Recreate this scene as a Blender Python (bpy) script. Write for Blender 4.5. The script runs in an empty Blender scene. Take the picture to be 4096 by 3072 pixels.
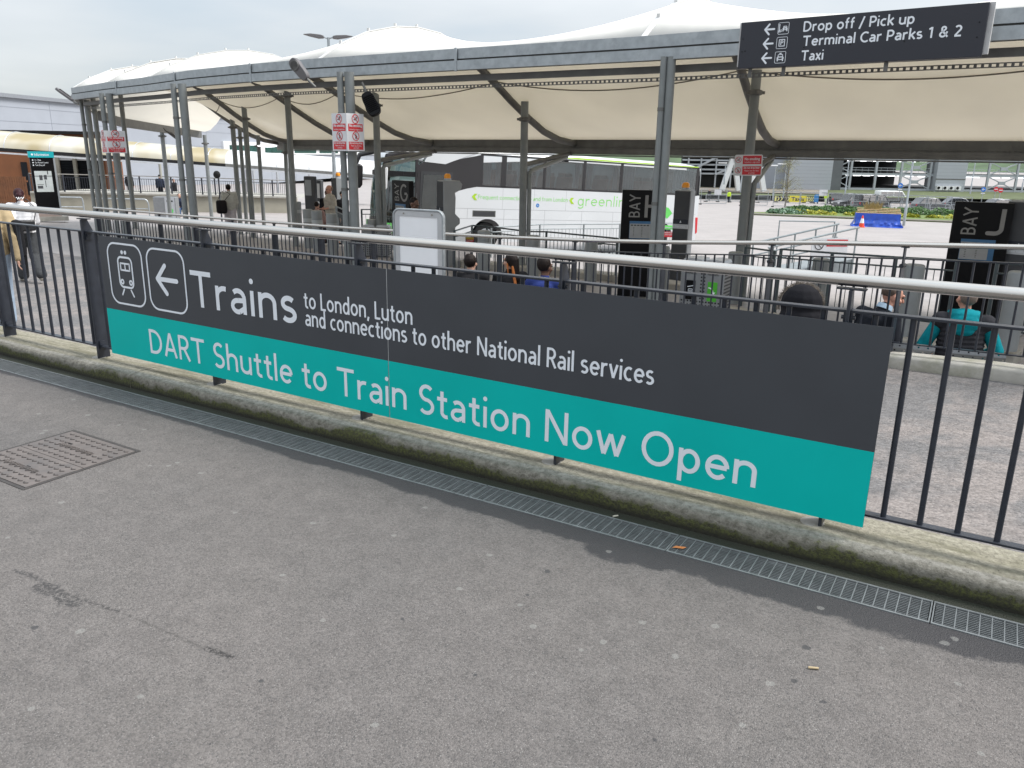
import bpy, bmesh, math, random
from mathutils import Vector, Matrix, Euler, noise as mnoise
rad = math.radians
PI = math.pi
random.seed(7)
scene = bpy.context.scene
COL = scene.collection

# ------------------------------------------------------------------ camera
CAM = Vector((0, 0, 1.6))
RIGHT = Vector((0.85564357, 0.51734353, 0.01515716))
DOWN = Vector((0.15588202, -0.22966924, -0.96070434))
FWD = Vector((-0.49353305, 0.82438323, -0.27715957))
F = 3200.0
cd = bpy.data.cameras.new('camera')
cd.sensor_width = 36.0
cd.lens = 36.0 * F / 4096.0
cd.clip_start = 0.05
cd.clip_end = 6000
cam = bpy.data.objects.new('camera', cd)
COL.objects.link(cam)
cam.matrix_world = Matrix(((RIGHT.x, -DOWN.x, -FWD.x, CAM.x), (RIGHT.y, -DOWN.y, -FWD.y, CAM.y),
                           (RIGHT.z, -DOWN.z, -FWD.z, CAM.z), (0, 0, 0, 1)))
scene.camera = cam

# ------------------------------------------------------------------ sky, sun, exposure
SUN_EL, SUN_AZ = rad(52), rad(62)          # azimuth measured from +Y towards +X
w = bpy.data.worlds.new("World")
scene.world = w
w.use_nodes = True
nt = w.node_tree
nt.nodes.clear()
def N(tree, typ, **kw):
    n = tree.nodes.new(typ)
    for k, v in kw.items():
        if k.startswith('i_'):
            n.inputs[k[2:].replace('_', ' ')].default_value = v
        else:
            setattr(n, k, v)
    return n
def LK(tree, a, ao, b, bi):
    tree.links.new(a.outputs[ao], b.inputs[bi])
sky = N(nt, 'ShaderNodeTexSky', sky_type='NISHITA', sun_disc=False, sun_elevation=SUN_EL, sun_rotation=SUN_AZ)
bg_sky = N(nt, 'ShaderNodeBackground', i_Strength=0.07)
LK(nt, sky, 0, bg_sky, 0)
tc = N(nt, 'ShaderNodeTexCoord')
sep = N(nt, 'ShaderNodeSeparateXYZ')
LK(nt, tc, 'Generated', sep, 0)
zc = N(nt, 'ShaderNodeMath', operation='MAXIMUM'); zc.inputs[1].default_value = 0.0
LK(nt, sep, 2, zc, 0)
za = N(nt, 'ShaderNodeMath', operation='ADD'); za.inputs[1].default_value = 0.16
LK(nt, zc, 0, za, 0)
px = N(nt, 'ShaderNodeMath', operation='DIVIDE'); LK(nt, sep, 0, px, 0); LK(nt, za, 0, px, 1)
py = N(nt, 'ShaderNodeMath', operation='DIVIDE'); LK(nt, sep, 1, py, 0); LK(nt, za, 0, py, 1)
cmb = N(nt, 'ShaderNodeCombineXYZ'); LK(nt, px, 0, cmb, 0); LK(nt, py, 0, cmb, 1)
cn = N(nt, 'ShaderNodeTexNoise', i_Scale=0.62, i_Detail=5.0, i_Roughness=0.48, i_Distortion=0.25)
cmap = N(nt, 'ShaderNodeMapping'); cmap.inputs['Location'].default_value = (3.3, 1.2, 0)
LK(nt, cmb, 0, cmap, 0)
LK(nt, cmap, 0, cn, 'Vector')
cr = N(nt, 'ShaderNodeValToRGB')
cr.color_ramp.elements[0].position = 0.30; cr.color_ramp.elements[0].color = (0.58, 0.68, 0.77, 1)
cr.color_ramp.elements[1].position = 0.74; cr.color_ramp.elements[1].color = (1.03, 1.04, 1.05, 1)
e = cr.color_ramp.elements.new(0.5); e.color = (0.81, 0.845, 0.875, 1)
LK(nt, cn, 0, cr, 0)
grad = N(nt, 'ShaderNodeMath', operation='MULTIPLY_ADD'); grad.inputs[1].default_value = 1.5; grad.inputs[2].default_value = 0.80
LK(nt, zc, 0, grad, 0)
gm = N(nt, 'ShaderNodeMath', operation='MULTIPLY'); gm.inputs[1].default_value = 0.315
LK(nt, grad, 0, gm, 0)
bg_cl = N(nt, 'ShaderNodeBackground')
LK(nt, cr, 0, bg_cl, 0); LK(nt, gm, 0, bg_cl, 1)
mx = N(nt, 'ShaderNodeMixShader'); mx.inputs[0].default_value = 0.88
LK(nt, bg_sky, 0, mx, 1); LK(nt, bg_cl, 0, mx, 2)
wo = N(nt, 'ShaderNodeOutputWorld')
LK(nt, mx, 0, wo, 0)

sd = bpy.data.lights.new('sun', 'SUN')
sd.energy = 1.5
sd.angle = rad(24)
sd.color = (1.0, 0.965, 0.92)
so = bpy.data.objects.new('sun', sd)
COL.objects.link(so)
sdir = Vector((math.sin(SUN_AZ) * math.cos(SUN_EL), math.cos(SUN_AZ) * math.cos(SUN_EL), math.sin(SUN_EL)))
so.rotation_euler = (-sdir).to_track_quat('-Z', 'Y').to_euler()
so.location = sdir * 60

vs = scene.view_settings
vs.view_transform = 'Standard'
vs.look = 'None'
vs.gamma = 1
vs.use_curve_mapping = False
vs.exposure = 1.6
scene.cycles.max_bounces = 6
scene.cycles.transparent_max_bounces = 12
scene.cycles.caustics_reflective = False
scene.cycles.caustics_refractive = False

# ------------------------------------------------------------------ where the photograph's pixels stand in the place
def ray(u, v):
    return (FWD * F + RIGHT * (u - 2048) + DOWN * (v - 1536)) / F      # unit depth along the lens axis
def atd(u, v, d):
    return CAM + ray(u, v) * d
def atz(u, v, z):
    r = ray(u, v)
    return CAM + r * ((z - CAM.z) / r.z)
GY = [-1e4, 0, 8, 11, 15.5, 18, 20, 28, 52, 125, 165, 1e5]
GZ = [-1.0, -1.0, -1.0, -1.0, -1.04, -1.16, -1.4, -2.1, -2.8, -5.1, -5.6, -5.6]
def interp(x, xs, ys):
    if x <= xs[0]: return ys[0]
    for i in range(len(xs) - 1):
        if x <= xs[i + 1]:
            t = (x - xs[i]) / (xs[i + 1] - xs[i])
            return ys[i] + (ys[i + 1] - ys[i]) * t
    return ys[-1]
def zC(y):
    return interp(y, GY, GZ)
def stand(u, v, d):
    """ground point under the pixel (u,v) seen at depth d"""
    p = atd(u, v, d)
    return Vector((p.x, p.y, zC(p.y)))
def zat(u, v, p):
    """height of the ray through (u,v) above plan point p"""
    r = ray(u, v)
    k = math.hypot(p.x - CAM.x, p.y - CAM.y) / math.hypot(r.x, r.y)
    return CAM.z + r.z * k
def faceang(p, off=0.0):
    """rotation so that local -Y looks at the walkway camera, plus an offset in degrees"""
    dx, dy = p.x - CAM.x, p.y - CAM.y
    return math.atan2(-dx, dy) + rad(off)

# ------------------------------------------------------------------ mesh builder
class MB:
    def __init__(self, xf=None):
        self.v, self.f, self.xf, self.mi, self.cur = [], [], xf, [], 0
    def add(self, vs_, fs_):
        n = len(self.v)
        if self.xf is not None:
            vs_ = [self.xf @ Vector(p) for p in vs_]
        self.v += [tuple(p) for p in vs_]
        self.f += [tuple(i + n for i in f) for f in fs_]
        self.mi += [self.cur] * len(fs_)
        return self
    def box(self, c, s, rz=0.0, m=None):
        x, y, z = s[0] / 2, s[1] / 2, s[2] / 2
        vs_ = [Vector((sx * x, sy * y, sz * z)) for sz in (-1, 1) for sy in (-1, 1) for sx in (-1, 1)]
        mt = m if m is not None else Matrix.Rotation(rz, 3, 'Z')
        vs_ = [mt @ p + Vector(c) for p in vs_]
        return self.add(vs_, [(0, 2, 3, 1), (4, 5, 7, 6), (0, 1, 5, 4), (2, 6, 7, 3), (0, 4, 6, 2), (1, 3, 7, 5)])
    def box2(self, a, b):
        return self.box([(a[i] + b[i]) / 2 for i in range(3)], [abs(b[i] - a[i]) for i in range(3)])
    def beam(self, p, q, wd, ht, up=(0, 0, 1)):
        """box from p to q with width wd (sideways) and height ht (along up)"""
        p, q = Vector(p), Vector(q)
        d = (q - p); L = d.length
        if L < 1e-6: return self
        d.normalize()
        u = Vector(up)
        if abs(d.dot(u)) > .98: u = Vector((0, 1, 0)) if abs(d.y) < .9 else Vector((1, 0, 0))
        s = d.cross(u).normalized(); u = s.cross(d).normalized()
        vs_ = []
        for e_ in (p, q):
            for a, b in ((-1, -1), (1, -1), (1, 1), (-1, 1)):
                vs_.append(e_ + s * (a * wd / 2) + u * (b * ht / 2))
        return self.add(vs_, [(0, 1, 2, 3), (7, 6, 5, 4), (0, 4, 5, 1), (1, 5, 6, 2), (2, 6, 7, 3), (3, 7, 4, 0)])
    def tube(self, pts, r, n=10, caps=True, up=None):
        pts = [Vector(p) for p in pts]
        rs = r if isinstance(r, (list, tuple)) else [r] * len(pts)
        T = []
        for i in range(len(pts)):
            a = pts[max(i - 1, 0)]; b = pts[min(i + 1, len(pts) - 1)]
            T.append((b - a).normalized())
        u = Vector(up) if up else (Vector((0, 0, 1)) if abs(T[0].z) < .9 else Vector((1, 0, 0)))
        vs_, fs_ = [], []
        for i, p in enumerate(pts):
            t = T[i]
            u = (u - t * u.dot(t))
            if u.length < 1e-5: u = t.orthogonal()
            u.normalize(); s = t.cross(u)
            for k in range(n):
                a = 2 * PI * k / n
                vs_.append(p + (u * math.cos(a) + s * math.sin(a)) * rs[i])
        for i in range(len(pts) - 1):
            for k in range(n):
                a, b = i * n + k, i * n + (k + 1) % n
                fs_.append((a, b, b + n, a + n))
        if caps:
            fs_.append(tuple(range(n - 1, -1, -1)))
            fs_.append(tuple((len(pts) - 1) * n + k for k in range(n)))
        return self.add(vs_, fs_)
    def cyl(self, c, r, h, n=16, r2=None):
        c = Vector(c)
        return self.tube([c, c + Vector((0, 0, h))], [r, r if r2 is None else r2], n)
    def lathe(self, c, prof, n=20):
        c = Vector(c); vs_, fs_ = [], []
        for (r, z) in prof:
            for k in range(n):
                a = 2 * PI * k / n
                vs_.append(c + Vector((r * math.cos(a), r * math.sin(a), z)))
        m = len(prof)
        for i in range(m - 1):
            for k in range(n):
                a, b = i * n + k, i * n + (k + 1) % n
                fs_.append((a, b, b + n, a + n))
        fs_.append(tuple(range(n - 1, -1, -1)))
        fs_.append(tuple((m - 1) * n + k for k in range(n)))
        return self.add(vs_, fs_)
    def prism(self, poly, a0, a1, axis='y'):
        """extrude a closed 2D outline; axis y: outline in xz, axis x: outline in yz, axis z: outline in xy"""
        n = len(poly); vs_ = []
        for a in (a0, a1):
            for (p, q) in poly:
                vs_.append((p, a, q) if axis == 'y' else ((a, p, q) if axis == 'x' else (p, q, a)))
        fs_ = [tuple(range(n)), tuple(range(2 * n - 1, n - 1, -1))]
        for k in range(n):
            j = (k + 1) % n
            fs_.append((k, k + n, j + n, j))
        return self.add(vs_, fs_)
    def quad(self, a, b, c, d):
        return self.add([a, b, c, d], [(0, 1, 2, 3)])
    def grid(self, rows):
        """rows: list of equally long point lists"""
        m = len(rows[0]); vs_ = [p for r in rows for p in r]; fs_ = []
        for i in range(len(rows) - 1):
            for j in range(m - 1):
                fs_.append((i * m + j, i * m + j + 1, (i + 1) * m + j + 1, (i + 1) * m + j))
        return self.add(vs_, fs_)
    def ell(self, c, r, m=None, n=12, k=8):
        c = Vector(c); vs_, fs_ = [], []
        vs_.append((0, 0, -1))
        for i in range(1, k):
            th = -PI / 2 + PI * i / k
            for j in range(n):
                ph = 2 * PI * j / n
                vs_.append((math.cos(th) * math.cos(ph), math.cos(th) * math.sin(ph), math.sin(th)))
        vs_.append((0, 0, 1))
        for j in range(n):
            fs_.append((0, 1 + (j + 1) % n, 1 + j))
        for i in range(k - 2):
            for j in range(n):
                a = 1 + i * n + j; b = 1 + i * n + (j + 1) % n
                fs_.append((a, b, b + n, a + n))
        t = len(vs_) - 1
        for j in range(n):
            fs_.append((t, 1 + (k - 2) * n + j, 1 + (k - 2) * n + (j + 1) % n))
        mt = m if m is not None else Matrix.Identity(3)
        vs_ = [mt @ Vector((p[0] * r[0], p[1] * r[1], p[2] * r[2])) + c for p in vs_]
        return self.add(vs_, fs_)
    def capsule(self, p, q, r0, r1, n=12):
        p, q = Vector(p), Vector(q)
        t = (q - p)
        if t.length < 1e-5: return self.ell(p, (r0, r0, r0))
        t.normalize()
        pts, rs = [], []
        for a in (80, 60, 35, 10):
            pts.append(p - t * r0 * math.sin(rad(a))); rs.append(r0 * math.cos(rad(a)))
        for a in (10, 35, 60, 80):
            pts.append(q + t * r1 * math.sin(rad(a))); rs.append(r1 * math.cos(rad(a)))
        return self.tube(pts, rs, n)
    def text(self, s, x0, z0, width, cap, y=0.0, bold=0.0, thick=.0012, align='L'):
        """flat letters in the xz plane facing -y; capital height cap, total width given (0 = natural)"""
        vs_, fs_ = text_geo(s, bold, thick / max(cap, 1e-3))
        xs = [p[0] for p in vs_]
        sx = cap
        if width:
            sx = width / (max(xs) - min(xs))
        lo = min(xs); wd = (max(xs) - lo) * sx
        ox = x0 - (wd / 2 if align == 'C' else (wd if align == 'R' else 0))
        return self.add([(ox + (p[0] - lo) * sx, y - p[2] * cap, z0 + p[1] * cap) for p in vs_], fs_)
    def mono(self, s, x0, z0, width, cap, y=0.0, t=.108, align='L', gap=.115):
        """even-stroke sans letters, flat in the xz plane and facing -y"""
        nat = sum((GLYPH[c][0] + gap) for c in s) - gap
        sx = (width / (nat * cap)) if width else 1.0
        ox = x0 - (nat * cap * sx * {'L': 0, 'C': .5, 'R': 1}[align])
        x = 0.0; n_ = 0
        for c in s:
            w_, paths = GLYPH[c]
            for path in paths:
                n_ += 1
                yy = y - (n_ % 9) * .00008
                P = [Vector((ox + (x + p[0]) * cap * sx, z0 + p[1] * cap)) for p in path]
                if len(P) == 1:
                    self.add([(P[0].x + .075 * cap * math.cos(-2 * PI * k / 14), yy, P[0].y + .075 * cap * math.sin(-2 * PI * k / 14)) for k in range(14)], [tuple(range(13, -1, -1))])
                    continue
                closed = (P[0] - P[-1]).length < 1e-4 * cap
                if closed: P = P[:-1]
                m = len(P); Lf, Rt = [], []
                for i in range(m):
                    a = P[(i - 1) % m] if (closed or i > 0) else P[i]
                    b = P[(i + 1) % m] if (closed or i < m - 1) else P[i]
                    d0 = (P[i] - a); d1 = (b - P[i])
                    d0 = d0.normalized() if d0.length > 1e-9 else d1.normalized()
                    d1 = d1.normalized() if d1.length > 1e-9 else d0
                    tn = (d0 + d1); tn = tn.normalized() if tn.length > 1e-6 else d0
                    nn = Vector((-tn.y, tn.x)); k = 1 / max(.5, nn.dot(Vector((-d0.y, d0.x))))
                    Lf.append(P[i] + nn * t * cap / 2 * k); Rt.append(P[i] - nn * t * cap / 2 * k)
                vs_ = [(p.x, yy, p.y) for p in Lf] + [(p.x, yy, p.y) for p in Rt]
                fs_ = []
                for i in range(m if closed else m - 1):
                    j = (i + 1) % m; fs_.append((i, m + i, m + j, j))
                self.add(vs_, fs_)
            x += w_ + gap
        return self
    def build(self, name, mat, parent=None, local=False, smooth=40, bevel=0, bseg=2, kind=None):
        me = bpy.data.meshes.new(name)
        vs_ = self.v
        if parent is not None and not local:
            inv = world_of(parent).inverted()
            vs_ = [tuple(inv @ Vector(p)) for p in vs_]
        me.from_pydata(vs_, [], self.f)
        if any(self.mi): me.polygons.foreach_set('material_index', self.mi)
        me.validate()
        me.update()
        if smooth:
            me.polygons.foreach_set('use_smooth', [True] * len(me.polygons))
            me.set_sharp_from_angle(angle=rad(smooth))
        o = bpy.data.objects.new(name, me)
        COL.objects.link(o)
        if isinstance(mat, (list, tuple)):
            for m_ in mat: me.materials.append(m_)
        else:
            me.materials.append(mat)
        if parent is not None: o.parent = parent
        if bevel:
            b = o.modifiers.new('Bevel', 'BEVEL'); b.width = bevel; b.segments = bseg; b.limit_method = 'ANGLE'; b.angle_limit = rad(50)
        if kind: o['kind'] = kind
        return o
def _arc(cx, cy, rx, ry, a0, a1, n=0):
    n = n or max(4, int(abs(a1 - a0) / 15))
    return [(cx + rx * math.cos(rad(a0 + (a1 - a0) * k / n)), cy + ry * math.sin(rad(a0 + (a1 - a0) * k / n))) for k in range(n + 1)]
_X = .68
_st = [(.06, 0), (.06, 1)]; _asc = [(.06, 0), (.06, 1.04)]; _xs = [(.06, 0), (.06, _X)]
_hump = [(.06, .40)] + _arc(.265, .42, .205, .205, 180, 0) + [(.47, 0)]
GLYPH = {
    ' ': (.20, []), ',': (.16, [[(.10, .07), (.03, -.17)]]), '/': (.38, [[(.02, -.12), (.36, 1.04)]]), '-': (.3, [[(.02, .36), (.28, .36)]]),
    'T': (.66, [[(0, .945), (.66, .945)], [(.33, .945), (.33, 0)]]),
    'D': (.68, [_st, [(.06, .945), (.24, .945)] + _arc(.24, .5, .38, .445, 90, -90) + [(.06, .055)]]),
    'A': (.66, [[(.04, 0), (.33, .98)], [(.33, .98), (.62, 0)], [(.14, .30), (.52, .30)]]),
    'R': (.56, [_st, [(.06, .945), (.26, .945)] + _arc(.26, .71, .22, .235, 90, -90) + [(.06, .475)], [(.28, .475), (.54, 0)]]),
    'S': (.52, [_arc(.27, .72, .20, .225, 38, 270) + _arc(.26, .275, .215, .22, 90, -145)[1:]]),
    'N': (.66, [_st, [(.07, .97), (.59, .03)], [(.60, 0), (.60, 1)]]),
    'O': (.80, [_arc(.40, .5, .345, .445, 0, 360)]), 'C': (.62, [_arc(.40, .5, .345, .445, 52, 308)]),
    'G': (.76, [_arc(.40, .5, .345, .445, 50, 352), [(.45, .46), (.72, .46)]]),
    'P': (.53, [_st, [(.06, .945), (.27, .945)] + _arc(.27, .69, .22, .255, 90, -90) + [(.06, .435)]]),
    'B': (.56, [_st, [(.06, .945), (.25, .945)] + _arc(.25, .735, .20, .21, 90, -90) + [(.06, .525)], [(.06, .525), (.27, .525)] + _arc(.27, .29, .225, .235, 90, -90) + [(.06, .055)]]),
    'Y': (.64, [[(.03, 1), (.32, .45)], [(.61, 1), (.32, .45)], [(.32, .46), (.32, 0)]]),
    'L': (.43, [[(.06, 1), (.06, 0)], [(.06, .055), (.43, .055)]]), 'F': (.46, [_st, [(.06, .945), (.46, .945)], [(.06, .51), (.42, .51)]]),
    '1': (.40, [[(.06, .80), (.25, .95)], [(.26, 1), (.26, 0)]]),
    '2': (.50, [_arc(.25, .72, .20, .225, 150, -28) + [(.06, .07)], [(.03, .055), (.50, .055)]]),
    '&': (.66, [[(.62, .02), (.18, .62)] + _arc(.30, .79, .14, .155, 205, -40) + [(.16, .44)] + _arc(.26, .26, .20, .205, 135, 310) + [(.58, .50)]]),
    'n': (.53, [_xs, _hump]), 'h': (.53, [_asc, _hump]),
    'm': (.82, [_xs, [(.06, .40)] + _arc(.235, .45, .175, .175, 180, 0) + [(.41, 0)], [(.41, .40)] + _arc(.585, .45, .175, .175, 180, 0) + [(.76, 0)]]),
    'r': (.35, [_xs, [(.06, .36)] + _arc(.275, .40, .215, .225, 178, 72)]),
    'u': (.53, [[(.06, _X), (.06, .26)] + _arc(.265, .26, .205, .205, 180, 360) + [(.47, .28)], [(.47, 0), (.47, _X)]]),
    'i': (.12, [_xs, [(.06, .93)]]), 'l': (.12, [_asc]),
    't': (.34, [[(.16, .88), (.16, .19)] + _arc(.30, .19, .14, .138, 180, 290), [(.0, .625), (.33, .625)]]),
    'a': (.48, [_arc(.235, .42, .185, .207, 135, 0) + [(.42, 0)], [(.42, .375), (.24, .365)], [(.24, .365)] + _arc(.215, .205, .160, .155, 90, 290), [(.27, .06), (.42, .17)]]),
    's': (.42, [_arc(.215, .49, .155, .137, 38, 270) + _arc(.21, .20, .17, .147, 90, -145)[1:]]),
    'o': (.56, [_arc(.28, .34, .225, .288, 0, 360)]),
    'd': (.53, [_arc(.262, .34, .205, .288, 0, 360), [(.467, 0), (.467, 1.04)]]),
    'p': (.53, [[(.06, -.27), (.06, _X)], _arc(.267, .34, .205, .288, 0, 360)]),
    'q': (.53, [_arc(.262, .34, .205, .288, 0, 360), [(.467, -.27), (.467, _X)]]),
    'g': (.53, [_arc(.262, .34, .205, .288, 0, 360), [(.467, _X), (.467, -.05)] + _arc(.257, -.06, .21, .165, 0, -145)]),
    'c': (.45, [_arc(.28, .34, .225, .288, 55, 305)]),
    'e': (.53, [[(.06, .35), (.50, .35)], _arc(.28, .34, .222, .288, 2, 318)]),
    'v': (.47, [[(.03, _X), (.235, .02)], [(.235, .02), (.44, _X)]]),
    'w': (.74, [[(.03, _X), (.20, .02)], [(.20, .02), (.37, .64)], [(.37, .64), (.54, .02)], [(.54, .02), (.71, _X)]]),
    'f': (.32, [[(.13, 0), (.13, .80)] + _arc(.275, .80, .145, .18, 180, 80), [(.0, .625), (.30, .625)]]),
    'k': (.46, [_asc, [(.44, _X), (.10, .32)], [(.17, .40), (.46, 0)]]),
    'x': (.46, [[(.03, 0), (.43, _X)], [(.03, _X), (.43, 0)]]),
}
_TXT = {}
def text_geo(s, bold, th):
    key = (s, bold, round(th, 5))
    if key in _TXT: return _TXT[key]
    cu = bpy.data.curves.new('lettering', 'FONT')
    cu.body = s; cu.size = 1.0; cu.offset = bold; cu.resolution_u = 4
    cu.extrude = max(th * .36, .0005)
    o = bpy.data.objects.new('lettering', cu)
    COL.objects.link(o)
    dg = bpy.context.evaluated_depsgraph_get()
    me = bpy.data.meshes.new_from_object(o.evaluated_get(dg))
    k = 1 / CAPH
    vs_ = [(v.co.x * k, v.co.y * k, (v.co.z + cu.extrude) * k) for v in me.vertices]
    fs_ = [tuple(p.vertices) for p in me.polygons]
    bpy.data.objects.remove(o); bpy.data.curves.remove(cu); bpy.data.meshes.remove(me)
    _TXT[key] = (vs_, fs_)
    return _TXT[key]
CAPH = 1.0
_v, _ = text_geo('H', 0, .001)
CAPH = max(p[1] for p in _v)
_TXT.clear()
WORLD = {}
def world_of(o):
    m = Matrix.LocRotScale(o.location, o.rotation_euler, o.scale)
    return world_of(o.parent) @ m if o.parent else m
def thing(name, label, cat, loc=(0, 0, 0), rz=0.0, group=None, rot=None):
    o = bpy.data.objects.new(name, None)
    o.empty_display_size = .2
    COL.objects.link(o)
    o.location = loc
    o.rotation_euler = rot if rot else (0, 0, rz)
    o['label'] = label; o['category'] = cat
    if group: o['group'] = group
    return o
def tag(o, label, cat, group=None):
    o['label'] = label; o['category'] = cat
    if group: o['group'] = group
    return o
def struct(o):
    o['kind'] = 'structure'
    return o
def dup(root, loc, rz=None, label=None, group=None):
    r = root.copy(); COL.objects.link(r); r.location = loc
    if rz is not None: r.rotation_euler = (0, 0, rz)
    if label: r['label'] = label
    if group: r['group'] = group
    for ch in list(root.children):
        c = ch.copy(); COL.objects.link(c); c.parent = r
        for g in list(ch.children):
            d = g.copy(); COL.objects.link(d); d.parent = c
    return r

# ------------------------------------------------------------------ materials
def M(name, col, rough=.6, metal=0.0, var=.10, scale=6.0, bump=0.0, bscale=40.0, spec=.5, detail=4.0, tint=None, tintscale=1.5, coat=0.0, trans=0.0):
    m = bpy.data.materials.new(name); m.use_nodes = True
    t = m.node_tree; b = t.nodes['Principled BSDF']
    b.inputs['Roughness'].default_value = rough
    b.inputs['Metallic'].default_value = metal
    b.inputs['Specular IOR Level'].default_value = spec
    b.inputs['Coat Weight'].default_value = coat
    b.inputs['Transmission Weight'].default_value = trans
    tcn = N(t, 'ShaderNodeTexCoord')
    nz = N(t, 'ShaderNodeTexNoise', i_Scale=scale, i_Detail=detail)
    LK(t, tcn, 'Object', nz, 'Vector')
    r = N(t, 'ShaderNodeValToRGB')
    c0 = [max(0, c * (1 - var)) for c in col]; c1 = [min(1, c * (1 + var)) for c in col]
    r.color_ramp.elements[0].position = .3; r.color_ramp.elements[0].color = (*c0, 1)
    r.color_ramp.elements[1].position = .7; r.color_ramp.elements[1].color = (*c1, 1)
    LK(t, nz, 0, r, 0)
    out = r
    if tint:
        n2 = N(t, 'ShaderNodeTexNoise', i_Scale=tintscale, i_Detail=6.0, i_Roughness=.65)
        LK(t, tcn, 'Object', n2, 'Vector')
        r2 = N(t, 'ShaderNodeValToRGB')
        r2.color_ramp.elements[0].position = .50; r2.color_ramp.elements[0].color = (0, 0, 0, 1)
        r2.color_ramp.elements[1].position = .72; r2.color_ramp.elements[1].color = (1, 1, 1, 1)
        LK(t, n2, 0, r2, 0)
        mxn = N(t, 'ShaderNodeMix', data_type='RGBA')
        mxn.inputs[7].default_value = (*tint, 1)
        LK(t, r2, 0, mxn, 0); LK(t, r, 0, mxn, 6)
        t.links.new(mxn.outputs[2], b.inputs['Base Color'])
    else:
        LK(t, r, 0, b, 'Base Color')
    rr = N(t, 'ShaderNodeMapRange'); rr.inputs[3].default_value = max(.02, rough - .08); rr.inputs[4].default_value = min(1, rough + .08)
    LK(t, nz, 0, rr, 0); LK(t, rr, 0, b, 'Roughness')
    if bump:
        bn = N(t, 'ShaderNodeTexNoise', i_Scale=bscale, i_Detail=3.0)
        LK(t, tcn, 'Object', bn, 'Vector')
        bp = N(t, 'ShaderNodeBump', i_Strength=bump, i_Distance=.01)
        LK(t, bn, 0, bp, 'Height'); LK(t, bp, 0, b, 'Normal')
    return m
def Mfoil(name, col, tr, rough=.5, stripes=None):
    """tent membrane that lets daylight through"""
    m = bpy.data.materials.new(name); m.use_nodes = True
    t = m.node_tree; t.nodes.clear()
    tcn = N(t, 'ShaderNodeTexCoord')
    nz = N(t, 'ShaderNodeTexNoise', i_Scale=.8, i_Detail=5.0)
    LK(t, tcn, 'Object', nz, 'Vector')
    r = N(t, 'ShaderNodeValToRGB')
    r.color_ramp.elements[0].position = .3; r.color_ramp.elements[0].color = (*[c * .94 for c in col], 1)
    r.color_ramp.elements[1].position = .7; r.color_ramp.elements[1].color = (*col, 1)
    LK(t, nz, 0, r, 0)
    if stripes:
        wv = N(t, 'ShaderNodeTexNoise', i_Scale=1.0, i_Detail=2.0)
        mp = N(t, 'ShaderNodeMapping'); mp.inputs['Scale'].default_value = stripes[0]
        LK(t, tcn, 'Object', mp, 0); LK(t, mp, 0, wv, 'Vector')
        r2 = N(t, 'ShaderNodeValToRGB')
        r2.color_ramp.elements[0].position = .42; r2.color_ramp.elements[0].color = (0, 0, 0, 1)
        r2.color_ramp.elements[1].position = .56; r2.color_ramp.elements[1].color = (1, 1, 1, 1)
        LK(t, wv, 0, r2, 0)
        mm = N(t, 'ShaderNodeMix', data_type='RGBA'); mm.inputs[7].default_value = (*stripes[1], 1)
        LK(t, r2, 0, mm, 0); LK(t, r, 0, mm, 6)
        src = (mm, 2)
    else:
        src = (r, 0)
    d = N(t, 'ShaderNodeBsdfPrincipled', i_Roughness=rough)
    tl = N(t, 'ShaderNodeBsdfTranslucent')
    t.links.new(src[0].outputs[src[1]], d.inputs['Base Color'])
    tc2 = N(t, 'ShaderNodeMix', data_type='RGBA', blend_type='MULTIPLY'); tc2.inputs[0].default_value = 1
    tc2.inputs[7].default_value = (1.0, .945, .83, 1)
    t.links.new(src[0].outputs[src[1]], tc2.inputs[6])
    t.links.new(tc2.outputs[2], tl.inputs['Color'])
    ms = N(t, 'ShaderNodeMixShader'); ms.inputs[0].default_value = tr
    LK(t, d, 0, ms, 1); LK(t, tl, 0, ms, 2)
    o = N(t, 'ShaderNodeOutputMaterial'); LK(t, ms, 0, o, 0)
    return m
def Memit(name, col, s):
    m = M(name, col, .4)
    b = m.node_tree.nodes['Principled BSDF']
    b.inputs['Emission Color'].default_value = (*col, 1); b.inputs['Emission Strength'].default_value = s
    return m
def Mglass(name, col=(.6, .7, .7), alpha=.35, rough=.04, fr=.6):
    """window pane: part see-through, part mirror"""
    m = bpy.data.materials.new(name); m.use_nodes = True
    t = m.node_tree; t.nodes.clear()
    gl = N(t, 'ShaderNodeBsdfGlossy', i_Roughness=rough); gl.inputs[0].default_value = (1, 1, 1, 1)
    tr = N(t, 'ShaderNodeBsdfTransparent'); tr.inputs[0].default_value = (*col, 1)
    lw = N(t, 'ShaderNodeLayerWeight', i_Blend=.35)
    nz = N(t, 'ShaderNodeTexNoise', i_Scale=2.0)
    mr = N(t, 'ShaderNodeMapRange'); mr.inputs[3].default_value = alpha - .03; mr.inputs[4].default_value = alpha + .03
    LK(t, nz, 0, mr, 0)
    ad = N(t, 'ShaderNodeMath', operation='MULTIPLY_ADD', use_clamp=True); ad.inputs[1].default_value = fr
    LK(t, lw, 'Fresnel', ad, 0); LK(t, mr, 0, ad, 2)
    ms = N(t, 'ShaderNodeMixShader'); LK(t, ad, 0, ms, 0); LK(t, tr, 0, ms, 1); LK(t, gl, 0, ms, 2)
    o = N(t, 'ShaderNodeOutputMaterial'); LK(t, ms, 0, o, 0)
    return m
m_galv = M('galvanised_steel', (.34, .37, .39), .42, .55, .13, 9, .05, 90, tint=(.42, .45, .47), tintscale=5)
m_col = M('grey_painted_column', (.20, .215, .215), .45, .1, .10, 5, .03, 60)
m_coldark = M('weathered_beam_steel', (.135, .135, .13), .55, .2, .18, 4, .05, 60)
m_navy = M('navy_black_rail_paint', (.022, .026, .036), .36, 0, .2, 14, .06, 120, spec=.5)
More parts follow.
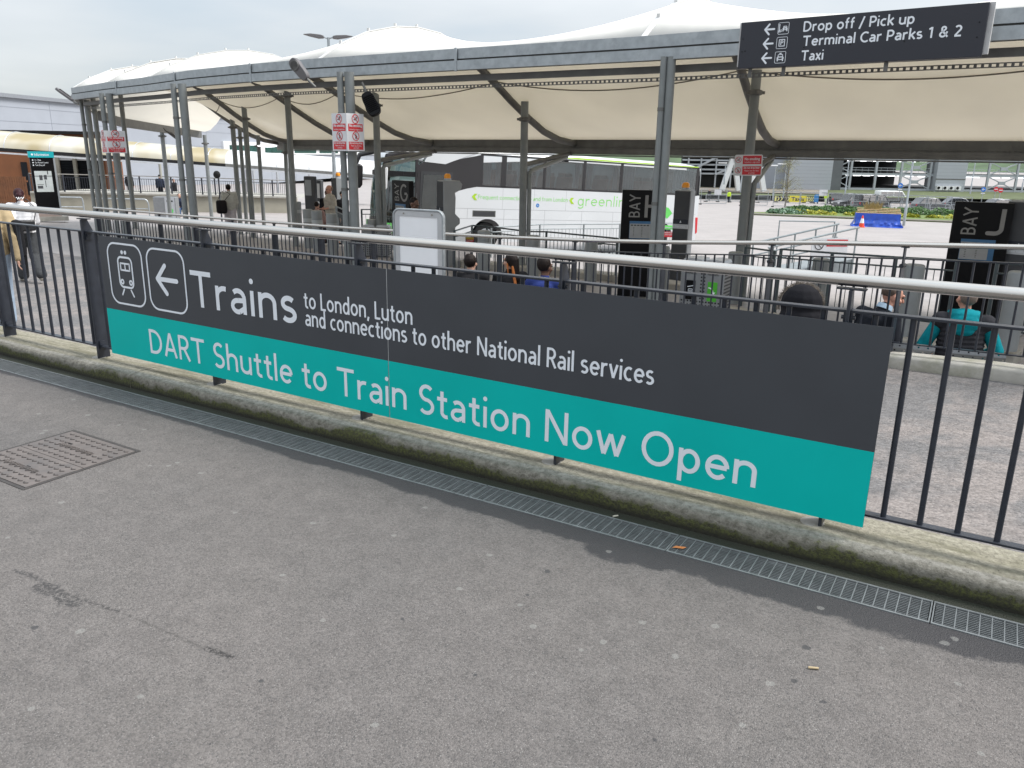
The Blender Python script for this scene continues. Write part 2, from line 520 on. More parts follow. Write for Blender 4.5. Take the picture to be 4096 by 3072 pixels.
m_steel = M('brushed_stainless_steel', (.56, .54, .51), .20, 1.0, .02, 7, .0, 60)
m_white = M('white_paint', (.80, .81, .82), .35, 0, .03, 3, coat=.2)
m_signgrey = M('sign_charcoal_vinyl', (.046, .051, .060), .42, 0, .06, 2.5, .02, 20)
m_teal = M('sign_teal_vinyl', (.0, .47, .43), .45, 0, .04, 2.5, .02, 20, spec=.18)
m_letter = M('white_vinyl_letter', (.77, .81, .86), .5, 0, .02, 5)
m_black = M('black_panel', (.006, .006, .007), .35, 0, .15, 6, spec=.15)
m_red = M('sign_red', (.55, .02, .03), .4, 0, .05, 5)
m_board = M('sign_board_white', (.62, .63, .65), .4, 0, .03, 5)
m_rubber = M('black_rubber', (.015, .015, .016), .8, 0, .2, 12, spec=.2)
m_conc = M('pale_concrete', (.34, .33, .30), .85, 0, .16, 3, .25, 30, tint=(.24, .235, .21), tintscale=1.2)
m_alu = M('silver_aluminium', (.55, .57, .60), .35, .6, .05, 6)
m_gtotem = M('silver_grey_cabinet', (.30, .32, .34), .45, .1, .06, 4)
m_dtotem = M('dark_grey_and_cabinet_shade', (.070, .073, .080), .5, 0, .08, 4, spec=.25)  # dark totems and map print; also shade painted on ticket machine faces
m_orange = M('amber_beacon_lens', (.95, .36, .02), .25, 0, .05, 6)
m_cladding = M('grey_cladding', (.32, .345, .39), .5, 0, .04, .4)
m_brick = M('rust_brown_cladding', (.22, .085, .035), .7, 0, .12, 1.2)
m_black2 = M('shutter_black', (.012, .014, .018), .5, 0, .15, 3, spec=.2)
m_grass = M('lawn_green', (.105, .15, .035), .9, 0, .25, 1.5, .4, 8)
m_leafd = M('hedge_leaf', (.045, .12, .02), .6, 0, .4, 4)
m_leafy = M('yellow_green_leaf', (.30, .32, .03), .6, 0, .3, 4)
m_glassb = Mglass('coach_glass', (.42, .49, .51), .09, .03, .35)
m_glassd = Mglass('dark_car_glass', (.12, .14, .15), .42)
# ------------------------------------------------------------------ ground
def asphalt(name, ca, cb, speck=170.0, rough=.72, spots=None, wet=False, fine=True, ls=.55, lr=(.34, .66)):
    m = bpy.data.materials.new(name); m.use_nodes = True
    t = m.node_tree; b = t.nodes['Principled BSDF']
    g = N(t, 'ShaderNodeNewGeometry')
    pos = (g, 'Position')
    lo = N(t, 'ShaderNodeTexNoise', i_Scale=ls, i_Detail=7.0, i_Roughness=.62, i_Distortion=.4)
    LK(t, *pos, lo, 'Vector')
    r = N(t, 'ShaderNodeValToRGB')
    r.color_ramp.elements[0].position = lr[0]; r.color_ramp.elements[0].color = (*ca, 1)
    r.color_ramp.elements[1].position = lr[1]; r.color_ramp.elements[1].color = (*cb, 1)
    LK(t, lo, 0, r, 0)
    # mid-scale mottling
    md = N(t, 'ShaderNodeTexNoise', i_Scale=9.0, i_Detail=6.0, i_Roughness=.7)
    LK(t, *pos, md, 'Vector')
    mr = N(t, 'ShaderNodeMapRange'); mr.inputs[1].default_value = .3; mr.inputs[2].default_value = .7
    mr.inputs[3].default_value = .84; mr.inputs[4].default_value = 1.14
    LK(t, md, 0, mr, 0)
    cur = N(t, 'ShaderNodeMix', data_type='RGBA', blend_type='MULTIPLY'); cur.inputs[0].default_value = 1
    LK(t, r, 0, cur, 6); t.links.new(mr.outputs[0], cur.inputs[7])
    out = (cur, 2)
    def mix(fac, colour, prev):
        n = N(t, 'ShaderNodeMix', data_type='RGBA')
        t.links.new(fac[0].outputs[fac[1]], n.inputs[0]); t.links.new(prev[0].outputs[prev[1]], n.inputs[6])
        n.inputs[7].default_value = (*colour, 1)
        return (n, 2)
    def ramp(src, a, b_, inv=False):
        n = N(t, 'ShaderNodeMapRange', clamp=True)
        n.inputs[1].default_value = a; n.inputs[2].default_value = b_
        n.inputs[3].default_value = 1 if inv else 0; n.inputs[4].default_value = 0 if inv else 1
        t.links.new(src[0].outputs[src[1]], n.inputs[0]); return (n, 0)
    def math2(op, a, b_):
        n = N(t, 'ShaderNodeMath', operation=op)
        for i, s_ in enumerate((a, b_)):
            if isinstance(s_, (int, float)): n.inputs[i].default_value = s_
            else: t.links.new(s_[0].outputs[s_[1]], n.inputs[i])
        return (n, 0)
    h = None
    if fine:
        vo = N(t, 'ShaderNodeTexVoronoi', feature='F1', i_Scale=speck); LK(t, *pos, vo, 'Vector')
        sepc = N(t, 'ShaderNodeSeparateColor'); LK(t, vo, 'Color', sepc, 0)
        st = N(t, 'ShaderNodeMapRange'); st.inputs[3].default_value = .74; st.inputs[4].default_value = 1.27
        LK(t, sepc, 0, st, 0)
        c2 = N(t, 'ShaderNodeMix', data_type='RGBA', blend_type='MULTIPLY'); c2.inputs[0].default_value = 1
        t.links.new(out[0].outputs[out[1]], c2.inputs[6]); t.links.new(st.outputs[0], c2.inputs[7])
        out = (c2, 2)
        # pale stones worn bare, and dark pits between them
        out = mix(math2('MULTIPLY', math2('MULTIPLY', ramp((sepc, 1), .90, .94), ramp((vo, 0), .30, .42, True)), .8), (.25, .24, .23), out)
        out = mix(math2('MULTIPLY', ramp((sepc, 2), .88, .95), .45), (.05, .05, .052), out)
        vo2 = N(t, 'ShaderNodeTexVoronoi', feature='F1', i_Scale=speck * .42); LK(t, *pos, vo2, 'Vector')
        s2 = N(t, 'ShaderNodeSeparateColor'); LK(t, vo2, 'Color', s2, 0)
        out = mix(math2('MULTIPLY', math2('MULTIPLY', ramp((s2, 1), .955, .97), ramp((vo2, 0), .12, .22, True)), .75), (.27, .26, .25), out)
        bp = N(t, 'ShaderNodeBump', i_Strength=.55, i_Distance=.006)
        LK(t, vo, 0, bp, 'Height'); bp.invert = True
        LK(t, bp, 0, b, 'Normal')
    roughv = None
    if wet:
        nz = N(t, 'ShaderNodeTexNoise', i_Scale=1.35, i_Detail=7.0, i_Roughness=.62); LK(t, *pos, nz, 'Vector')
        sx = N(t, 'ShaderNodeSeparateXYZ'); LK(t, *pos, sx, 0)
        # damp, blackened band along the drain with a ragged edge
        nzf = N(t, 'ShaderNodeTexNoise', i_Scale=24.0, i_Detail=4.0, i_Roughness=.7); LK(t, *pos, nzf, 'Vector')
        amp = N(t, 'ShaderNodeMapRange', clamp=True); amp.inputs[1].default_value = -4.2; amp.inputs[2].default_value = -1.6; amp.inputs[3].default_value = -.10; amp.inputs[4].default_value = -.50; LK(t, sx, 0, amp, 0)
        edge = math2('ADD', math2('MULTIPLY', math2('SUBTRACT', (nz, 0), .27), (amp, 0)), 2.905)
        edge = math2('ADD', edge, math2('MULTIPLY', (nzf, 0), .055))
        edge = math2('MAXIMUM', edge, 2.74)
        wetm = ramp(math2('SUBTRACT', (sx, 1), edge), -.012, .012)
        out = mix(math2('MULTIPLY', wetm, .9), (.036, .035, .038), out)
        # green-black silt between drain and kerb
        silt = ramp((sx, 1), 3.118, 3.13)
        out = mix(math2('MULTIPLY', silt, .95), (.026, .030, .020), out)
        # patch of stripped tar, a long scar
        def seg(p, q, r0, r1, wob, col, amt):
            nonlocal out
            p = Vector((p[0], p[1], 0)); q = Vector((q[0], q[1], 0)); d = q - p
            nn = N(t, 'ShaderNodeTexNoise', i_Scale=26.0, i_Detail=5.0, i_Roughness=.7); LK(t, *pos, nn, 'Vector')
            sub = N(t, 'ShaderNodeVectorMath', operation='SUBTRACT'); LK(t, *pos, sub, 0); sub.inputs[1].default_value = p
            dt = N(t, 'ShaderNodeVectorMath', operation='DOT_PRODUCT'); LK(t, sub, 0, dt, 0); dt.inputs[1].default_value = d / d.length_squared
            cl = N(t, 'ShaderNodeClamp'); t.links.new(dt.outputs[1], cl.inputs[0])
            sc = N(t, 'ShaderNodeVectorMath', operation='SCALE'); sc.inputs[0].default_value = d; LK(t, cl, 0, sc, 3)
            df = N(t, 'ShaderNodeVectorMath', operation='DISTANCE'); LK(t, sub, 0, df, 0); LK(t, sc, 0, df, 1)
            w_ = math2('MULTIPLY_ADD', (nn, 0), wob); w_[0].inputs[2].default_value = r0 - wob * .5
            mk = ramp(math2('SUBTRACT', (df, 1), w_), -.006, .004, True)
            gn = N(t, 'ShaderNodeTexNoise', i_Scale=70.0, i_Detail=5.0, i_Roughness=.7); LK(t, *pos, gn, 'Vector')
            mk = math2('MULTIPLY', mk, ramp((gn, 0), .43, .53))
            out = mix(math2('MULTIPLY', mk, amt), col, out)
        seg((-3.10, 1.415), (-2.86, 1.42), .012, .01, .05, (.045, .043, .043), .85)
        seg((-2.90, 1.40), (-2.68, 1.395), .030, .01, .10, (.042, .040, .040), .9)
        seg((-2.66, 1.43), (-2.50, 1.445), .010, .01, .045, (.045, .042, .041), .85)
        seg((-2.46, 1.45), (-2.04, 1.465), .006, .01, .035, (.06, .056, .052), .75)
        seg((-2.05, 1.468), (-1.94, 1.480), .013, .01, .02, (.032, .030, .029), .95)
        seg((-2.80, 1.27), (-2.72, 1.30), .004, .01, .03, (.05, .05, .05), .6)
        seg((-4.60, 2.86), (-4.22, 2.93), .004, .01, .016, (.06, .06, .06), .7)
    if spots:
        wob = N(t, 'ShaderNodeTexNoise', i_Scale=45.0, i_Detail=2.0); LK(t, *pos, wob, 'Vector')
        wv = N(t, 'ShaderNodeVectorMath', operation='SCALE'); LK(t, wob, 'Color', wv, 0); wv.inputs[3].default_value = .016
        ad = N(t, 'ShaderNodeVectorMath', operation='ADD'); LK(t, *pos, ad, 0); LK(t, wv, 0, ad, 1)
        for colr, lst, amt in spots:
            acc = None
            for (x, y, r0) in lst:
                dn = N(t, 'ShaderNodeVectorMath', operation='DISTANCE'); LK(t, ad, 0, dn, 0); dn.inputs[1].default_value = (x + .008, y + .008, .008)
                dv = math2('DIVIDE', (dn, 1), r0)
                acc = dv if acc is None else math2('MINIMUM', acc, dv)
            out = mix(math2('MULTIPLY', ramp(acc, .82, 1.0, True), amt), colr, out)
    t.links.new(out[0].outputs[out[1]], b.inputs['Base Color'])
    b.inputs['Roughness'].default_value = rough
    b.inputs['Specular IOR Level'].default_value = .4
    if wet:
        rr = N(t, 'ShaderNodeMapRange'); rr.inputs[3].default_value = rough; rr.inputs[4].default_value = .62
        t.links.new(wetm[0].outputs[0], rr.inputs[0]); LK(t, rr, 0, b, 'Roughness')
    return m

def gum(lst):
    o = []
    for (u, v, r0) in lst:
        p = atz(u, v, 0); o.append((p.x, p.y, r0 * .86))
    return o
pale = gum([(3080, 2735, .017), (3780, 2573, .020), (3820, 2556, .018), (1292, 2480, .014), (128, 2834, .014), (560, 2787, .014), (320, 2525, .020),
            (2133, 2505, .018), (2412, 2567, .016), (2862, 2504, .017), (3284, 2432, .016), (3528, 2592, .011), (3830, 2735, .012), (3922, 3014, .013),
            (1252, 2092, .017), (1838, 2354, .016), (2700, 2625, .018), (2325, 2600, .012), (352, 1660, .022), (294, 1598, .020), (154, 1655, .017),
            (182, 1722, .020), (168, 1733, .018), (475, 1700, .016), (578, 1718, .016), (708, 1850, .017), (676, 1862, .016), (600, 1863, .013),
            (804, 1892, .018), (245, 2010, .018), (1575, 2142, .016), (2570, 2490, .018), (2080, 2420, .015), (2435, 2206, .016), (1960, 2220, .016),
            (940, 2050, .016), (1130, 2300, .014), (1700, 2030, .015), (3190, 2290, .014), (30, 2150, .013), (2970, 2900, .014), (1500, 2900, .013)])
dark = gum([(3225, 2590, .019), (3178, 2725, .014), (2190, 2285, .016), (3293, 2807, .012), (2110, 2380, .010), (1045, 2725, .010), (140, 2510, .016),
            (199, 1682, .010), (1900, 2700, .010), (2620, 2960, .009), (840, 2975, .006), (1610, 2475, .008)])
m_asph = asphalt('worn_pavement_asphalt', (.116, .108, .104), (.138, .126, .119), 195, .72,
                 spots=[((.24, .238, .225), pale, .5), ((.045, .045, .047), dark, .85)], wet=True)
m_asph2 = asphalt('ramp_asphalt', (.135, .130, .130), (.205, .182, .172), 60, .62, ls=1.5, lr=(.44, .58))
m_apron = asphalt('apron_tarmac', (.28, .258, .249), (.34, .312, .302), 30, .55, fine=False)

# station ground: one sheet falling away to the bays and on to the horizon
ys = [3.0, 5, 7, 8, 9.5, 11, 13, 15.5, 16.5, 18, 19, 20, 24, 28, 36, 44, 52, 62, 75, 90, 105, 125, 145, 165, 220, 400, 1200, 4500]
xs = [-4000, -1200, -400, -150, -90, -60, -45, -36, -30, -25, -20, -16, -12, -8, -4, 0, 6, 14, 30, 60, 150, 500, 1500, 4000]
def zsheet(x, y):
    return zC(y) - .12
mb = MB()
mb.grid([[(x, y, zC(y)) for x in xs] for y in [-3000, -300] + ys] if False else [[(x, y, zC(y) - (.35 if y < 8 else 0)) for x in xs] for y in ys])
ground = struct(mb.build('ground', m_apron))

# upper pavement the camera stands on
mb = MB()
mb.grid([[(x, y, 0.0) for x in (-60, -20, -8, -4, 0, 4, 30)] for y in (-40, -5, 0, 1.5, 2.945)])
mb.grid([[(x, y, 0.0) for x in (-60, -20, -8, -4, 0, 4, 30)] for y in (3.125, 3.20)])
# channel under the grating
mb.quad((-60, 2.945, -.14), (30, 2.945, -.14), (30, 3.125, -.14), (-60, 3.125, -.14))
mb.quad((-60, 2.945, 0), (30, 2.945, 0), (30, 2.945, -.14), (-60, 2.945, -.14))
mb.quad((-60, 3.125, -.14), (30, 3.125, -.14), (30, 3.125, 0), (-60, 3.125, 0))
pavement = mb.build('pavement', m_asph)
struct(pavement)
m_chan = M('drain_channel_silt', (.008, .008, .007), .9, 0, .3, 20)
pavement.data.materials.append(m_chan)
for p in list(pavement.data.polygons)[-3:]:
    p.material_index = 1

# ramp between the two railings
FENCE2 = [(.2, 8.34), (-3.0, 9.08), (-6.2, 9.72), (-9.2, 10.12), (-13.8, 10.74), (-18.05, 11.2)]
F2 = [(6.0, 7.0)] + FENCE2
def y2(x):
    pts = sorted(F2 + [(-60, 11.3)])
    return interp(x, [p[0] for p in pts], [p[1] for p in pts])
def z2rail(x):
    return interp(x, [-18.05, -13.8, -9.2, -6.2, -4.5, -3.0, -1.5, .2, 6], [.24, .28, .37, .455, .54, .64, .77, .88, 1.1])
def zB(x, y=0):
    return z2rail(x) - 1.19
def zramp(x, y=99.0):
    t_ = max(0.0, min(1.0, (y - 3.5) / max(.1, y2(x) - 3.5)))
    return zB(max(x, -18.05)) + interp(x, [-10, -4, 2], [.37, .25, .10]) * (1 - t_)
rx = [-70, -40, -30, -24, -18.05, -13.8, -9.2, -6.2, -4.5, -3, -1.5, .2, 3, 6, 12]
mb = MB()
rows = []
for k in range(6):
    t = k / 5
    rows.append([(x, 3.5 + (y2(x) + .02 - 3.5) * t, zramp(x, 3.5 + (y2(x) - 3.5) * t)) for x in rx])
mb.grid(rows)
struct(mb.build('ramp_path', m_asph2))

# ------------------------------------------------------------------ mossy kerb
def kerbmat():
    m = bpy.data.materials.new('mossy_kerb_concrete'); m.use_nodes = True
    t = m.node_tree; b = t.nodes['Principled BSDF']
    g = N(t, 'ShaderNodeNewGeometry')
    n1 = N(t, 'ShaderNodeTexNoise', i_Scale=2.2, i_Detail=7.0, i_Roughness=.65); LK(t, g, 'Position', n1, 'Vector')
    n2 = N(t, 'ShaderNodeTexNoise', i_Scale=38.0, i_Detail=5.0, i_Roughness=.7); LK(t, g, 'Position', n2, 'Vector')
    mp = N(t, 'ShaderNodeMapping'); mp.inputs['Scale'].default_value = (1.4, 9, 3); LK(t, g, 'Position', mp, 0)
    n3 = N(t, 'ShaderNodeTexNoise', i_Scale=1.6, i_Detail=6.0, i_Roughness=.62); LK(t, mp, 0, n3, 'Vector')
    def rp(src, a, ca, b_, cb):
        r = N(t, 'ShaderNodeValToRGB'); r.color_ramp.elements[0].position = a; r.color_ramp.elements[0].color = (*ca, 1)
        r.color_ramp.elements[1].position = b_; r.color_ramp.elements[1].color = (*cb, 1); LK(t, src, 0, r, 0); return r
    base = rp(n2, .32, (.19, .175, .135), .66, (.37, .35, .275))
    ol = rp(n3, .46, (0, 0, 0), .62, (1, 1, 1))
    def mix(f, a, c, amt=1.0):
        mm = N(t, 'ShaderNodeMath', operation='MULTIPLY'); mm.inputs[1].default_value = amt
        t.links.new(f, mm.inputs[0])
        x = N(t, 'ShaderNodeMix', data_type='RGBA'); LK(t, mm, 0, x, 0); t.links.new(a, x.inputs[6])
        if isinstance(c, tuple): x.inputs[7].default_value = (*c, 1)
        else: t.links.new(c, x.inputs[7])
        return x.outputs[2]
    c = mix(ol.outputs[0], base.outputs[0], (.125, .12, .07), .72)
    sx = N(t, 'ShaderNodeSeparateXYZ'); LK(t, g, 'Position', sx, 0)
    # bare pale nosing
    nos = N(t, 'ShaderNodeMapRange', clamp=True); nos.inputs[1].default_value = 3.27; nos.inputs[2].default_value = 3.255; LK(t, sx, 1, nos, 0)
    nosc = rp(n2, .35, (.20, .19, .165), .6, (.36, .345, .31))
    c = mix(nos.outputs[0], c, nosc.outputs[0], .8)
    # dark algae pits
    n5 = N(t, 'ShaderNodeTexNoise', i_Scale=75.0, i_Detail=4.0, i_Roughness=.75); LK(t, g, 'Position', n5, 'Vector')
    pit = rp(n5, .60, (0, 0, 0), .66, (1, 1, 1))
    c = mix(pit.outputs[0], c, (.045, .045, .03), .65)
    # moss creeping over the upright face
    zz0 = N(t, 'ShaderNodeMath', operation='MULTIPLY_ADD'); zz0.inputs[1].default_value = .09; LK(t, n2, 0, zz0, 0); zz0.inputs[2].default_value = -.092
    zz = N(t, 'ShaderNodeMath', operation='MULTIPLY_ADD'); zz.inputs[1].default_value = .22; LK(t, n1, 0, zz, 0); LK(t, zz0, 0, zz, 2)
    dz = N(t, 'ShaderNodeMath', operation='SUBTRACT'); LK(t, zz, 0, dz, 0); LK(t, sx, 2, dz, 1)
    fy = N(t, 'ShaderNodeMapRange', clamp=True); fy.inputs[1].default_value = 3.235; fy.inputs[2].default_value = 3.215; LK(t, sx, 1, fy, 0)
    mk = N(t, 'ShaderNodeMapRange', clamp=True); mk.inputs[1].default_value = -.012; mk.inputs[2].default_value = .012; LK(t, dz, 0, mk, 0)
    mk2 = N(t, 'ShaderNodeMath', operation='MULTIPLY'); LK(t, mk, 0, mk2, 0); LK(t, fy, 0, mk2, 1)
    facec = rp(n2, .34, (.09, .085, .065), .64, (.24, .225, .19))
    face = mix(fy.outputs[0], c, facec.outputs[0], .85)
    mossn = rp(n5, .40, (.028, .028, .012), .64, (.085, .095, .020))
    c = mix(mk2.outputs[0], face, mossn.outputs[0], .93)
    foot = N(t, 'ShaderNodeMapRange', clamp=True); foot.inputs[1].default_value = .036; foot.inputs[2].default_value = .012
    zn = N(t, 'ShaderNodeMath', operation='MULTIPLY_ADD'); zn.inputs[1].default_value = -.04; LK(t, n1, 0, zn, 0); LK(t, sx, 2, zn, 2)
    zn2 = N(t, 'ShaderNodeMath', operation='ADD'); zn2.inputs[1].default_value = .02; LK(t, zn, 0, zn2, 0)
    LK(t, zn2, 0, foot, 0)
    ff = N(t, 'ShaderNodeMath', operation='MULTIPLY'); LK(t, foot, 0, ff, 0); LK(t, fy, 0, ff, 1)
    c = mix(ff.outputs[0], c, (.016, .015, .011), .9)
    t.links.new(c, b.inputs['Base Color'])
    b.inputs['Roughness'].default_value = .9
    hb = N(t, 'ShaderNodeMath', operation='ADD'); LK(t, n2, 0, hb, 0); LK(t, n5, 0, hb, 1)
    bp = N(t, 'ShaderNodeBump', i_Strength=.8, i_Distance=.010); LK(t, hb, 0, bp, 'Height'); LK(t, bp, 0, b, 'Normal')
    return m
m_kerb = kerbmat()
def kerb_mesh(name, path, mat, prof, seed=0, dz=.004):
    """prof: list of (offset across, height); path: list of (x, y, z, nx, ny)"""
    mb = MB(); rows = []
    for (x, y, z, nx, ny) in path:
        row = []
        for i, (o_, h) in enumerate(prof):
            n_ = mnoise.noise(Vector((x * 3.1, o_ * 9 + seed, h * 9))) * dz + mnoise.noise(Vector((x * 14, o_ * 20 + seed, h * 30))) * dz * .5
            row.append((x + nx * o_, y + ny * o_ + n_, z + h + (n_ if 0 < i < len(prof) - 1 else 0)))
        rows.append(row)
    mb.grid(rows)
    return mb.build(name, mat, smooth=50)
prof = [(0, -.10), (0, .0), (.001, .03), (.002, .055), (.004, .074), (.011, .088), (.03, .094), (.08, .101), (.085, .1025), (.12, .103), (.18, .104), (.26, .103), (.33, .101), (.355, .094), (.362, .08), (.365, -.9)]
joints = [-8.25, -5.02 - 0.0, -1.05, 2.6]
px_ = []
x = -40.0
while x < 8:
    px_.append(x); x += (.5 if x < -9 else .06)
segs = [(-40, -8.25), (-8.245, -4.985), (-4.98, 2.0), (2.005, 8)]
for i, (a, b_) in enumerate(segs):
    pts = [a] + [q for q in px_ if a + .01 < q < b_ - .01] + [b_]
    o = kerb_mesh('kerb', [(q, 3.19, 0, 0, 1) for q in pts], m_kerb, prof, i)
    struct(o)
# pale retaining kerb under the far railing
prof2 = [(-.14, -.4), (-.14, .0), (-.14, .10), (-.12, .125), (-.06, .13), (.1, .13), (.14, .125), (.145, .1), (.15, -1.1)]
m_kerb2 = M('pale_retaining_kerb', (.36, .345, .31), .85, 0, .14, 5, .3, 40, tint=(.20, .20, .14), tintscale=2.2)
pp = []
pts2 = [(x_, y2(x_)) for x_ in [6, 4, 3, 2.2, 1.4, .8, .2, -.4, -1, -1.6, -2.3, -3, -4, -5, -6.2, -7.5, -9.2, -11, -13.8, -16, -18.1]]
for x_, y_ in pts2:
    pp.append((x_, y_, zB(x_), .12, .99))
struct(kerb_mesh('retaining_kerb', pp[::-1], m_kerb2, prof2, 9, .006))

# ------------------------------------------------------------------ drain gratings
m_grate = M('zinc_grating', (.21, .225, .23), .55, .4, .15, 18, .05, 120)
def make_grate():
    g = thing('drain_grating', '', 'drain grating', (0, 0, 0))
    fr = MB()
    fr.box2((0.002, 2.948, -.012), (.998, 2.958, .003)); fr.box2((0.002, 3.112, -.012), (.998, 3.122, .003))
    fr.box2((0.002, 2.958, -.02), (.007, 3.112, .002)); fr.box2((.993, 2.958, -.02), (.998, 3.112, .002))
    fr.build('frame', m_grate, g)
    br = MB()
    n = 26
    for i in range(1, n):
        x_ = i / n
        br.box2((x_ - .0020, 2.958, -.008), (x_ + .0020, 3.112, .0015))
    for k in range(11):
        y_ = 2.958 + .154 * (k + 1) / 12
        br.box2((.01, y_ - .0015, -.0035), (.99, y_ + .0015, .0005))
    br.build('bars', m_grate, g)
    return g
gr0 = make_grate()
GLAB = {0: 'zinc drain grating of the kerbside channel nearest the camera, at the right edge',
        -1: 'zinc drain grating with an orange leaf caught in its bars',
        -2: 'zinc drain grating below the words Now Open, its joint beside a dark damp patch',
        -3: 'zinc drain grating in the channel below the word Station on the green band',
        -4: 'zinc drain grating in the channel below the word Shuttle on the green band',
        -5: 'zinc drain grating in the channel below the left corner of the big sign',
        -6: 'zinc drain grating in the channel beside the leftmost fence post, at the left edge'}
for k in range(0, -7, -1):
    if k == 0:
        gr0.location = (0, 0, 0); gr0['label'] = GLAB[0]; gr0['group'] = 'drain gratings along the kerb'
    else:
        dup(gr0, (k, 0, 0), None, GLAB[k])
for k in (1,):
    dup(gr0, (k, 0, 0), None, 'zinc drain grating beyond the right edge of the photo')
for k in range(-7, -11, -1):
    dup(gr0, (k, 0, 0), None, 'zinc drain grating beyond the left edge of the photo')

# ------------------------------------------------------------------ manhole cover
m_iron = M('rusty_cast_iron', (.150, .130, .121), .6, .25, .16, 12, .08, 90, tint=(.105, .10, .10), tintscale=4)
m_tread = M('dark_worn_tread', (.070, .060, .056), .55, .3, .2, 20)
mh = thing('manhole_cover', 'rusty iron manhole cover with chevron treads set in the pavement', 'manhole cover', (-4.16, 2.16, 0))
fr = MB()
x0, x1, y0, y1 = -4.475, -3.845, 1.845, 2.478
for a, b_ in (((x0, y0, -.03), (x1, y0 + .018, .003)), ((x0, y1 - .018, -.03), (x1, y1, .003)), ((x0, y0 + .018, -.03), (x0 + .018, y1 - .018, .003)), ((x1 - .018, y0 + .018, -.03), (x1, y1 - .018, .003))):
    fr.box2(a, b_)
fr.build('frame', M('dark_iron_frame', (.055, .05, .048), .7, .2, .2, 20), mh)
for nm, ya, yb in (('cover_plate', y0 + .022, (y0 + y1) / 2 - .002), ('cover_plate', (y0 + y1) / 2 + .002, y1 - .022)):
    pl_ = MB(); pl_.box2((x0 + .022, ya, -.02), (x1 - .022, yb, .004))
    tr = pl_; tr.cur = 1; nx = 11; ny = 6
    for i in range(nx):
        for j in range(ny):
            if j == 3 and 2 < i < 9: continue
            cx = x0 + .04 + (x1 - x0 - .08) * (i + .5) / nx; cy = ya + .01 + (yb - ya - .02) * (j + .5) / ny
            cx += .024 * (j % 2) - .012
            tr.box((cx - .0085, cy - .004, .0052), (.022, .0055, .003), rad(-34))
            tr.box((cx + .0085, cy - .004, .0052), (.022, .0055, .003), rad(34))
    tr.build(nm, (m_iron, m_tread), mh)
    lt = MB(Matrix.Translation(Vector(((x0 + x1) / 2, ya + (yb - ya) * .47, .0052))) @ Matrix.Rotation(rad(-90), 4, 'X'))
    lt.text('MANHOLE COVERS LTD', 0, -.01, .30, .022, 0, .01, .003, 'C')
    lt.build('lettering', m_iron, mh)
for (kx, ky) in ((-4.26, 2.33), (-4.12, 2.02)):
    k = MB(); k.box((kx, ky, .0045), (.030, .012, .0022)); k.build('key_slot', m_rubber, mh)
# litter
def litter(name, lab, cat, u, v, size, rz, mat):
    p = atz(u, v, 0); b_ = MB()
    b_.tube([(-size, 0, .004), (0, 0, .0045), (size, 0, .004)], .0038, 8)
    o = b_.build(name, mat); o.location = (p.x, p.y, .001); o.rotation_euler = (0, 0, rz)
    return tag(o, lab, cat)
litter('cigarette_end', 'tan cigarette end on the open pavement near the pale gum blot', 'cigarette end', 3253, 2677, .016, .4, M('cigarette_paper', (.42, .33, .2), .8))
litter('cigarette_end', 'white cigarette end on the silt between drain and kerb', 'cigarette end', 2462, 2068, .013, .9, M('cigarette_white', (.5, .48, .4), .8))
p = atz(2715, 2191, .004)
lf = MB(); lf.add([(-.03, 0, 0), (-.01, .010, .004), (.02, .008, .002), (.034, 0, .004), (.015, -.010, .001), (-.012, -.009, .004)], [(0, 1, 2, 3, 4, 5)])
o = lf.build('dead_leaf', M('orange_leaf', (.45, .17, .05), .7)); o.location = p; o.rotation_euler = (0, 0, .5)
tag(o, 'small orange dead leaf lying on the drain grating', 'leaf')

# ------------------------------------------------------------------ railing beside the pavement
RAILZ, TOPZ, BOTZ = 1.145, 1.028, .196
PX = [-12.0 + 1.268 * k for k in range(-2, 13)]
off = -5.535 - min(PX, key=lambda q: abs(q + 5.535))
PX = [q + off for q in PX]
fence = thing('railing', 'navy railing with a stainless handrail and the big train sign on it', 'railing', (-3, 3.36, .1))
hr = MB(); hr.tube([(x_, 3.352, RAILZ) for x_ in (-40, -20, -10, -5, -2, 0, 4)], .0245, 24)
hr.build('handrail', m_steel, fence)
js = MB()
for q in PX:
    if abs(q + 2.0) < 8: js.tube([(q + .02, 3.352, RAILZ), (q + .0225, 3.352, RAILZ)], .0247, 20)
def post_mb(q):
    m = MB()
    # tapered flat post, standing crosswise
    pr = [(3.318, .09), (3.412, .09), (3.412, 1.0), (3.366, 1.108), (3.318, 1.108)]
    m.prism(pr, q - .007, q + .007, 'x')
    m.box((q, 3.345, 1.112), (.11, .040, .007))
    return m
def bracket_mb(q):
    m = MB()
    for z_ in (TOPZ - .03, BOTZ + .005):
        for s_ in (-1, 1):
            m.box((q + s_ * .013, 3.362, z_), (.009, .052, .062))
            m.tube([(q + s_ * .018, 3.348, z_), (q + s_ * .026, 3.348, z_)], .008, 8)
    return m
posts = []
p0 = None
for q in PX:
    if p0 is None:
        p0 = post_mb(0).build('post', m_navy, fence, local=False, bevel=.002)
        p0.data.name = 'post'
        b0 = bracket_mb(0).build('bracket', m_navy, p0)
        f0 = MB(); f0.cyl((-.035, 3.35, .094), .05, .012, 14); f0.build('footing', m_conc, p0)
        p0.location = (q, 0, 0)
    else:
        c = p0.copy(); COL.objects.link(c); c.location = (q, 0, 0)
        for g in p0.children:
            d = g.copy(); COL.objects.link(d); d.parent = c
rail0 = None
BW = 1.268
def near(q): return -9.0 < q < 1.5
nb = 9
